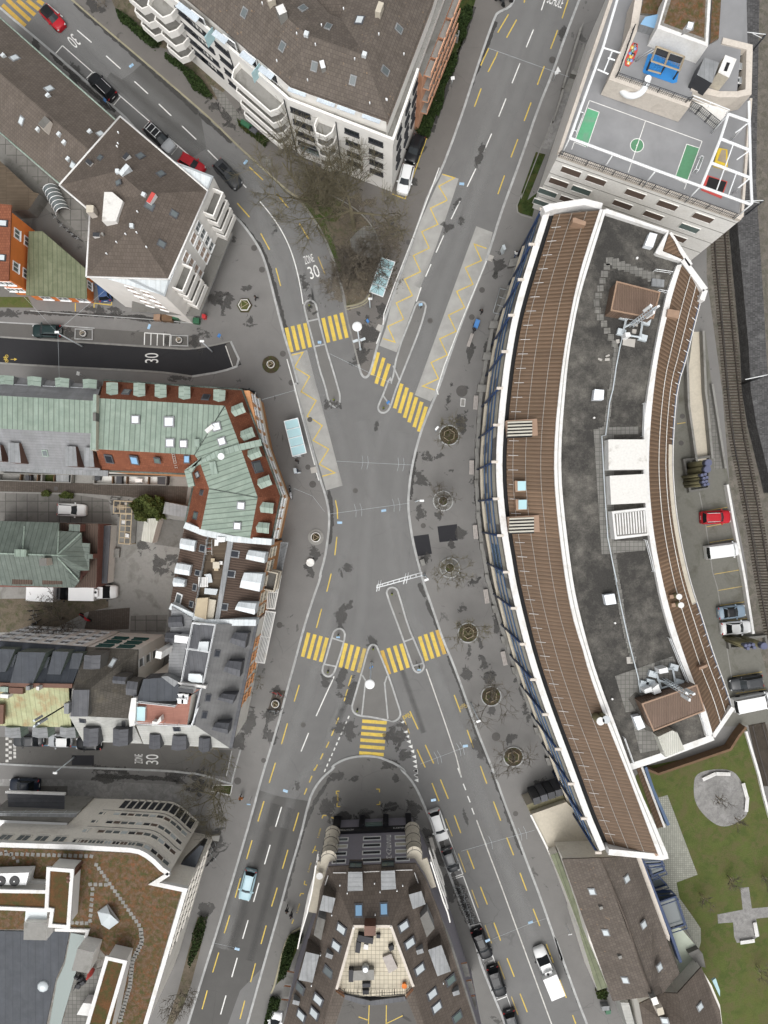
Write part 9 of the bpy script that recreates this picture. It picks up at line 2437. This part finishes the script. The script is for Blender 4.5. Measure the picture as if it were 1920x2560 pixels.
for q,mt,lab in(('a2 1275,1015 1330,1008 1325,1060 1272,1060','sheet_tan','pile of brown crates at the shop canopy, left'),('a2 1340,1015 1425,1010 1425,1070 1340,1065','timber_brown','pile of brown crates at the shop canopy, right'),('a2 1430,1020 1485,1020 1480,1050 1430,1050','plastic_green','green crate beside the brown crates at the shop canopy'),('b2 10,1040 60,1045 55,1090 5,1085','plastic_green','green crate stack at the corner of the shop canopy'),('b2 80,1010 112,1015 110,1045 82,1045','plastic_red','red parasol base at the corner of the shop canopy'),('y3 840,710 895,705 895,735 845,740','zinc','grey bin in the dark yard of the long tiled house'),('y3 870,738 905,735 905,760 872,765','plastic_green','green bin in the dark yard of the long tiled house'),('b1 410,985 500,1040 480,1075 400,1020','plastic_green','dark green waste bin behind the low hedge, left'),('b1 480,1040 545,1080 525,1110 470,1075','zinc_dark','grey waste bin behind the low hedge, right'),('a2 235,105 285,70 310,110 262,145','zinc','grey box in the rear yard by the glass shelter')):box_thing('crate' if 'crate' in lab else 'bin',lab,'crate' if 'crate' in lab else 'bin',q,KZ,.9,mt)
o=thing('bicycle_shelter','curved clear bicycle shelter with pale hoops in the rear yard','bicycle shelter',W(P('a2 450,110')[0],KZ));A_,B_=W(P('a1 440,1590')[0],KZ),W(P('a2 545,190')[0],KZ);d=(B_-A_);L=d.length;d.normalize();n_=Vector((d.y,-d.x,0))*-1
for k in range(7):
 q=A_+d*L*k/6;m=MB();m.tube([q+n_*1.0*math.cos(t)*-1+Vector((0,0,.6+1.5*math.sin(t)))for t in[i*math.pi/8 for i in range(9)]],.045,5);m.build('hoop',['metal_white'],o)
m=MB()
for i in range(8):
 t0,t1=i*math.pi/8,(i+1)*math.pi/8;f=lambda q,t:q+n_*-1.0*math.cos(t)*.97+Vector((0,0,.6+1.45*math.sin(t)));m.face([f(A_,t0),f(B_,t0),f(B_,t1),f(A_,t1)])
m.build('glazing',['glass_grey'],o)
# railway, walls, vents
def rails_and_sleepers(l0,l1):
 a,b=resample(XY(smooth_line(P(l0),1),.3),225),resample(XY(smooth_line(P(l1),1),.3),225);m=MB()
 for k in range(1,224):p,q=Vector(a[k]),Vector(b[k]);e=(q-p)*.35;m.tube([(*(p-e),.16),(*(q+e),.16)],.11,4,1,smooth=False)
 m.ribbon(a,.15,.2,.36);m.ribbon(b,.15,.2,.36);return struct('railway_track',m,['rail_steel','sleeper'])
rails_and_sleepers('d1 1190,-60 d2 1205,100 1220,500 1248,800 1285,1200 1325,1659 d3 1360,400 1420,700 1500,1100 1590,1659 d4 1680,560','d1 1280,-60 d2 1290,100 1310,500 1332,800 1370,1200 1415,1659 d3 1450,400 1512,700 1590,1100 1680,1659 d4 1770,560')
rails_and_sleepers('d4 1530,1240 1580,1450 1640,1659 d5 1659,150','d4 1610,1225 1665,1430 1730,1659 d5 1750,150')
w_=MB();w_.prism(XY(P('d1 1420,-80 d2 1400,-60 1408,300 1455,800 1500,1300 1515,1640 d3 1562,330 1640,650 1700,900 1900,900 1700,200 d2 1655,1500 1622,900 1590,400 d1 1560,1500 1590,-80'),2.5),0,2.5);tag(w_.build('retaining_wall',['brick_dark']),'long dark stone retaining wall along the railway','wall')
def fence(l,label,h,mat,name='fence',z=KZ,step=2.0,nets=3):
 q=[W(p,z)for p in P(l)];o=thing(name,label,'fence',q[0])
 m=MB()
 for a,b in zip(q,q[1:]):
  for i in range(nets):m.tube([a+Vector((0,0,h*(i+1)/nets)),b+Vector((0,0,h*(i+1)/nets))],.03,4,smooth=False)
 m.build('wires',[mat],o)
 for a,b in zip(q,q[1:]):
  k=max(1,int((b-a).length/step))
  for i in range(k):p=a.lerp(b,i/k);m=MB();m.tube([p,p+Vector((0,0,h))],.04,4,smooth=False);m.build('post',[mat],o)
fence('d2 1210,680 1240,1100 1290,1640 d3 1350,600 1450,1000 1560,1640','wire fence between the car park and the railway track',1.5,'metal_dark',step=6,nets=1)
w_=MB();w_.ribbon(XY(P('d3 1325,835 1380,1150 1470,1620 d4 1540,480'),1),.32,KZ,1.0);tag(w_.build('parapet_wall',['coping_white']),'white topped low wall along the car park bays','wall')
for l,h,lab in(('d2 985,1200 1000,1640 d3 1005,180 1070,640',1.2,'left side wall of the beige car park ramp'),('d2 1125,1150 1145,1659 d3 1160,180 1200,620',1.2,'right side wall of the beige car park ramp'),('d3 1200,0 1310,700',.8,'grey wall between the ramp and the railway')):w_=MB();w_.ribbon(XY(P(l),h),.3,KZ,h);tag(w_.build('ramp_wall',['concrete']),lab,'wall')
sheet('ramp',P('d2 1040,1160 1110,1160 1125,1659 d3 1150,180 1185,625 1075,640 1010,180 d2 975,1659'),KZ+.012,'concrete_beige');sheet('ramp_side',P('d3 1165,10 1200,10 1300,700 1215,710'),KZ+.012,'slabs_grey')
def vents(base_c,pipes,wall,label,bdir):
 o=thing('vent_stack',label,'vent stack',W(P(wall)[0],KZ));m=MB();m.ribbon(XY(P(wall),.9),.3,KZ,.9,0,True);m.build('low_wall',['concrete_dark'],o)
 for c,r in pipes:
  t=W(P(c)[0],6.3);m=MB();m.tube([(t.x,t.y,KZ),(t.x,t.y,5.4)],r,12);f=m.build('pipe',['pipe_olive'],o);m=MB();m.lathe([(r*1.02,5.35),(r*1.04,6.2),(r*.95,6.3)],14,(t.x,t.y,0));m.build('pipe_cap',['pipe_cap'],f)
vents(0,[('d3 1168,653',.46),('d3 1160,706',.46),('d3 1115,755',.2),('d3 1142,748',.2),('d3 1130,782',.2),('d3 1155,775',.2),('d3 1125,812',.2),('d3 1150,806',.2),('d3 1138,836',.2),('d3 1165,830',.2)],'d3 965,630 1180,600 1170,865 1015,890','cluster of olive vent pipes with dark blue caps at the end of the ramp',0)
vents(0,[('d4 1478,578',.22),('d4 1507,575',.22),('d4 1540,570',.22),('d4 1497,602',.22),('d4 1550,595',.22),('d4 1630,582',.45)],'d4 1335,530 1640,500 1659,600 1345,600','cluster of olive vent pipes with dark blue caps beside the white parked car',0)
for l,h,lab in(('d1 1470,265 1640,285',7,'white railway mast arm beside the school gangway'),('d2 1450,75 1620,70',7,'white railway mast arm beside the ball cage'),('d2 1470,1555 1659,1515',7,'white railway mast arm level with the office block')):
 a,b=P(l);o=thing('catenary_mast',lab,'railway mast',W(b,0));q=W(b,h);m=MB();m.tube([(q.x,q.y,0),q],.12,6);m.build('mast',['metal_dark'],o);m=MB();m.tube([q,W(a,h)],.06,5);m.tube([q+Vector((0,0,-.8)),W(lerp(a,b,.3),h)],.05,5);m.build('arm',['metal_white'],o)
w_=MB();w_.ribbon(XY(P('d4 605,1585 750,1645 1000,1560 1350,1440 1420,1330 1480,1255'),1.8),.32,0,1.8);tag(w_.build('timber_fence',['timber_brown']),'brown timber fence between the office block and the park lawn','fence')
w_=MB();w_.ribbon(XY(P('d4 1480,1290 1590,1659 d5 1620,200 1680,420'),.6),.3,0,.6);tag(w_.build('park_edge_wall',['coping_white']),'white low wall between park lawn and railway','wall')
for q,h,lab in(('c1 530,225 628,255 618,305 525,275',1.4,'concrete garden wall between the hedges of the peach house'),('b5 150,565 230,560 222,610 160,600',.9,'brown bin box beside the bicycles of the round cornered block'),('a3 900,1365 990,1365 985,1440 895,1440',.6,'concrete block by the lean-to shed in the courtyard')):box_thing('garden_wall',lab,'wall',q,KZ,h,'concrete')
kerb(P('y2 425,165 350,200 300,300 240,560 215,620'),.22,'kerb_yellowed',KZ+.15,1);sheet('lawn_strip',P('y2 420,180 350,215 300,320 250,560 330,470 430,230'),KZ+.008,'grass_dark',kind='stuff');sheet('hedge_bed',P('y1 1365,90 1435,85 1380,330 1320,560 1260,720 1200,830 1150,830 1230,600 1300,330'),KZ+.008,'verge_litter',kind='stuff')
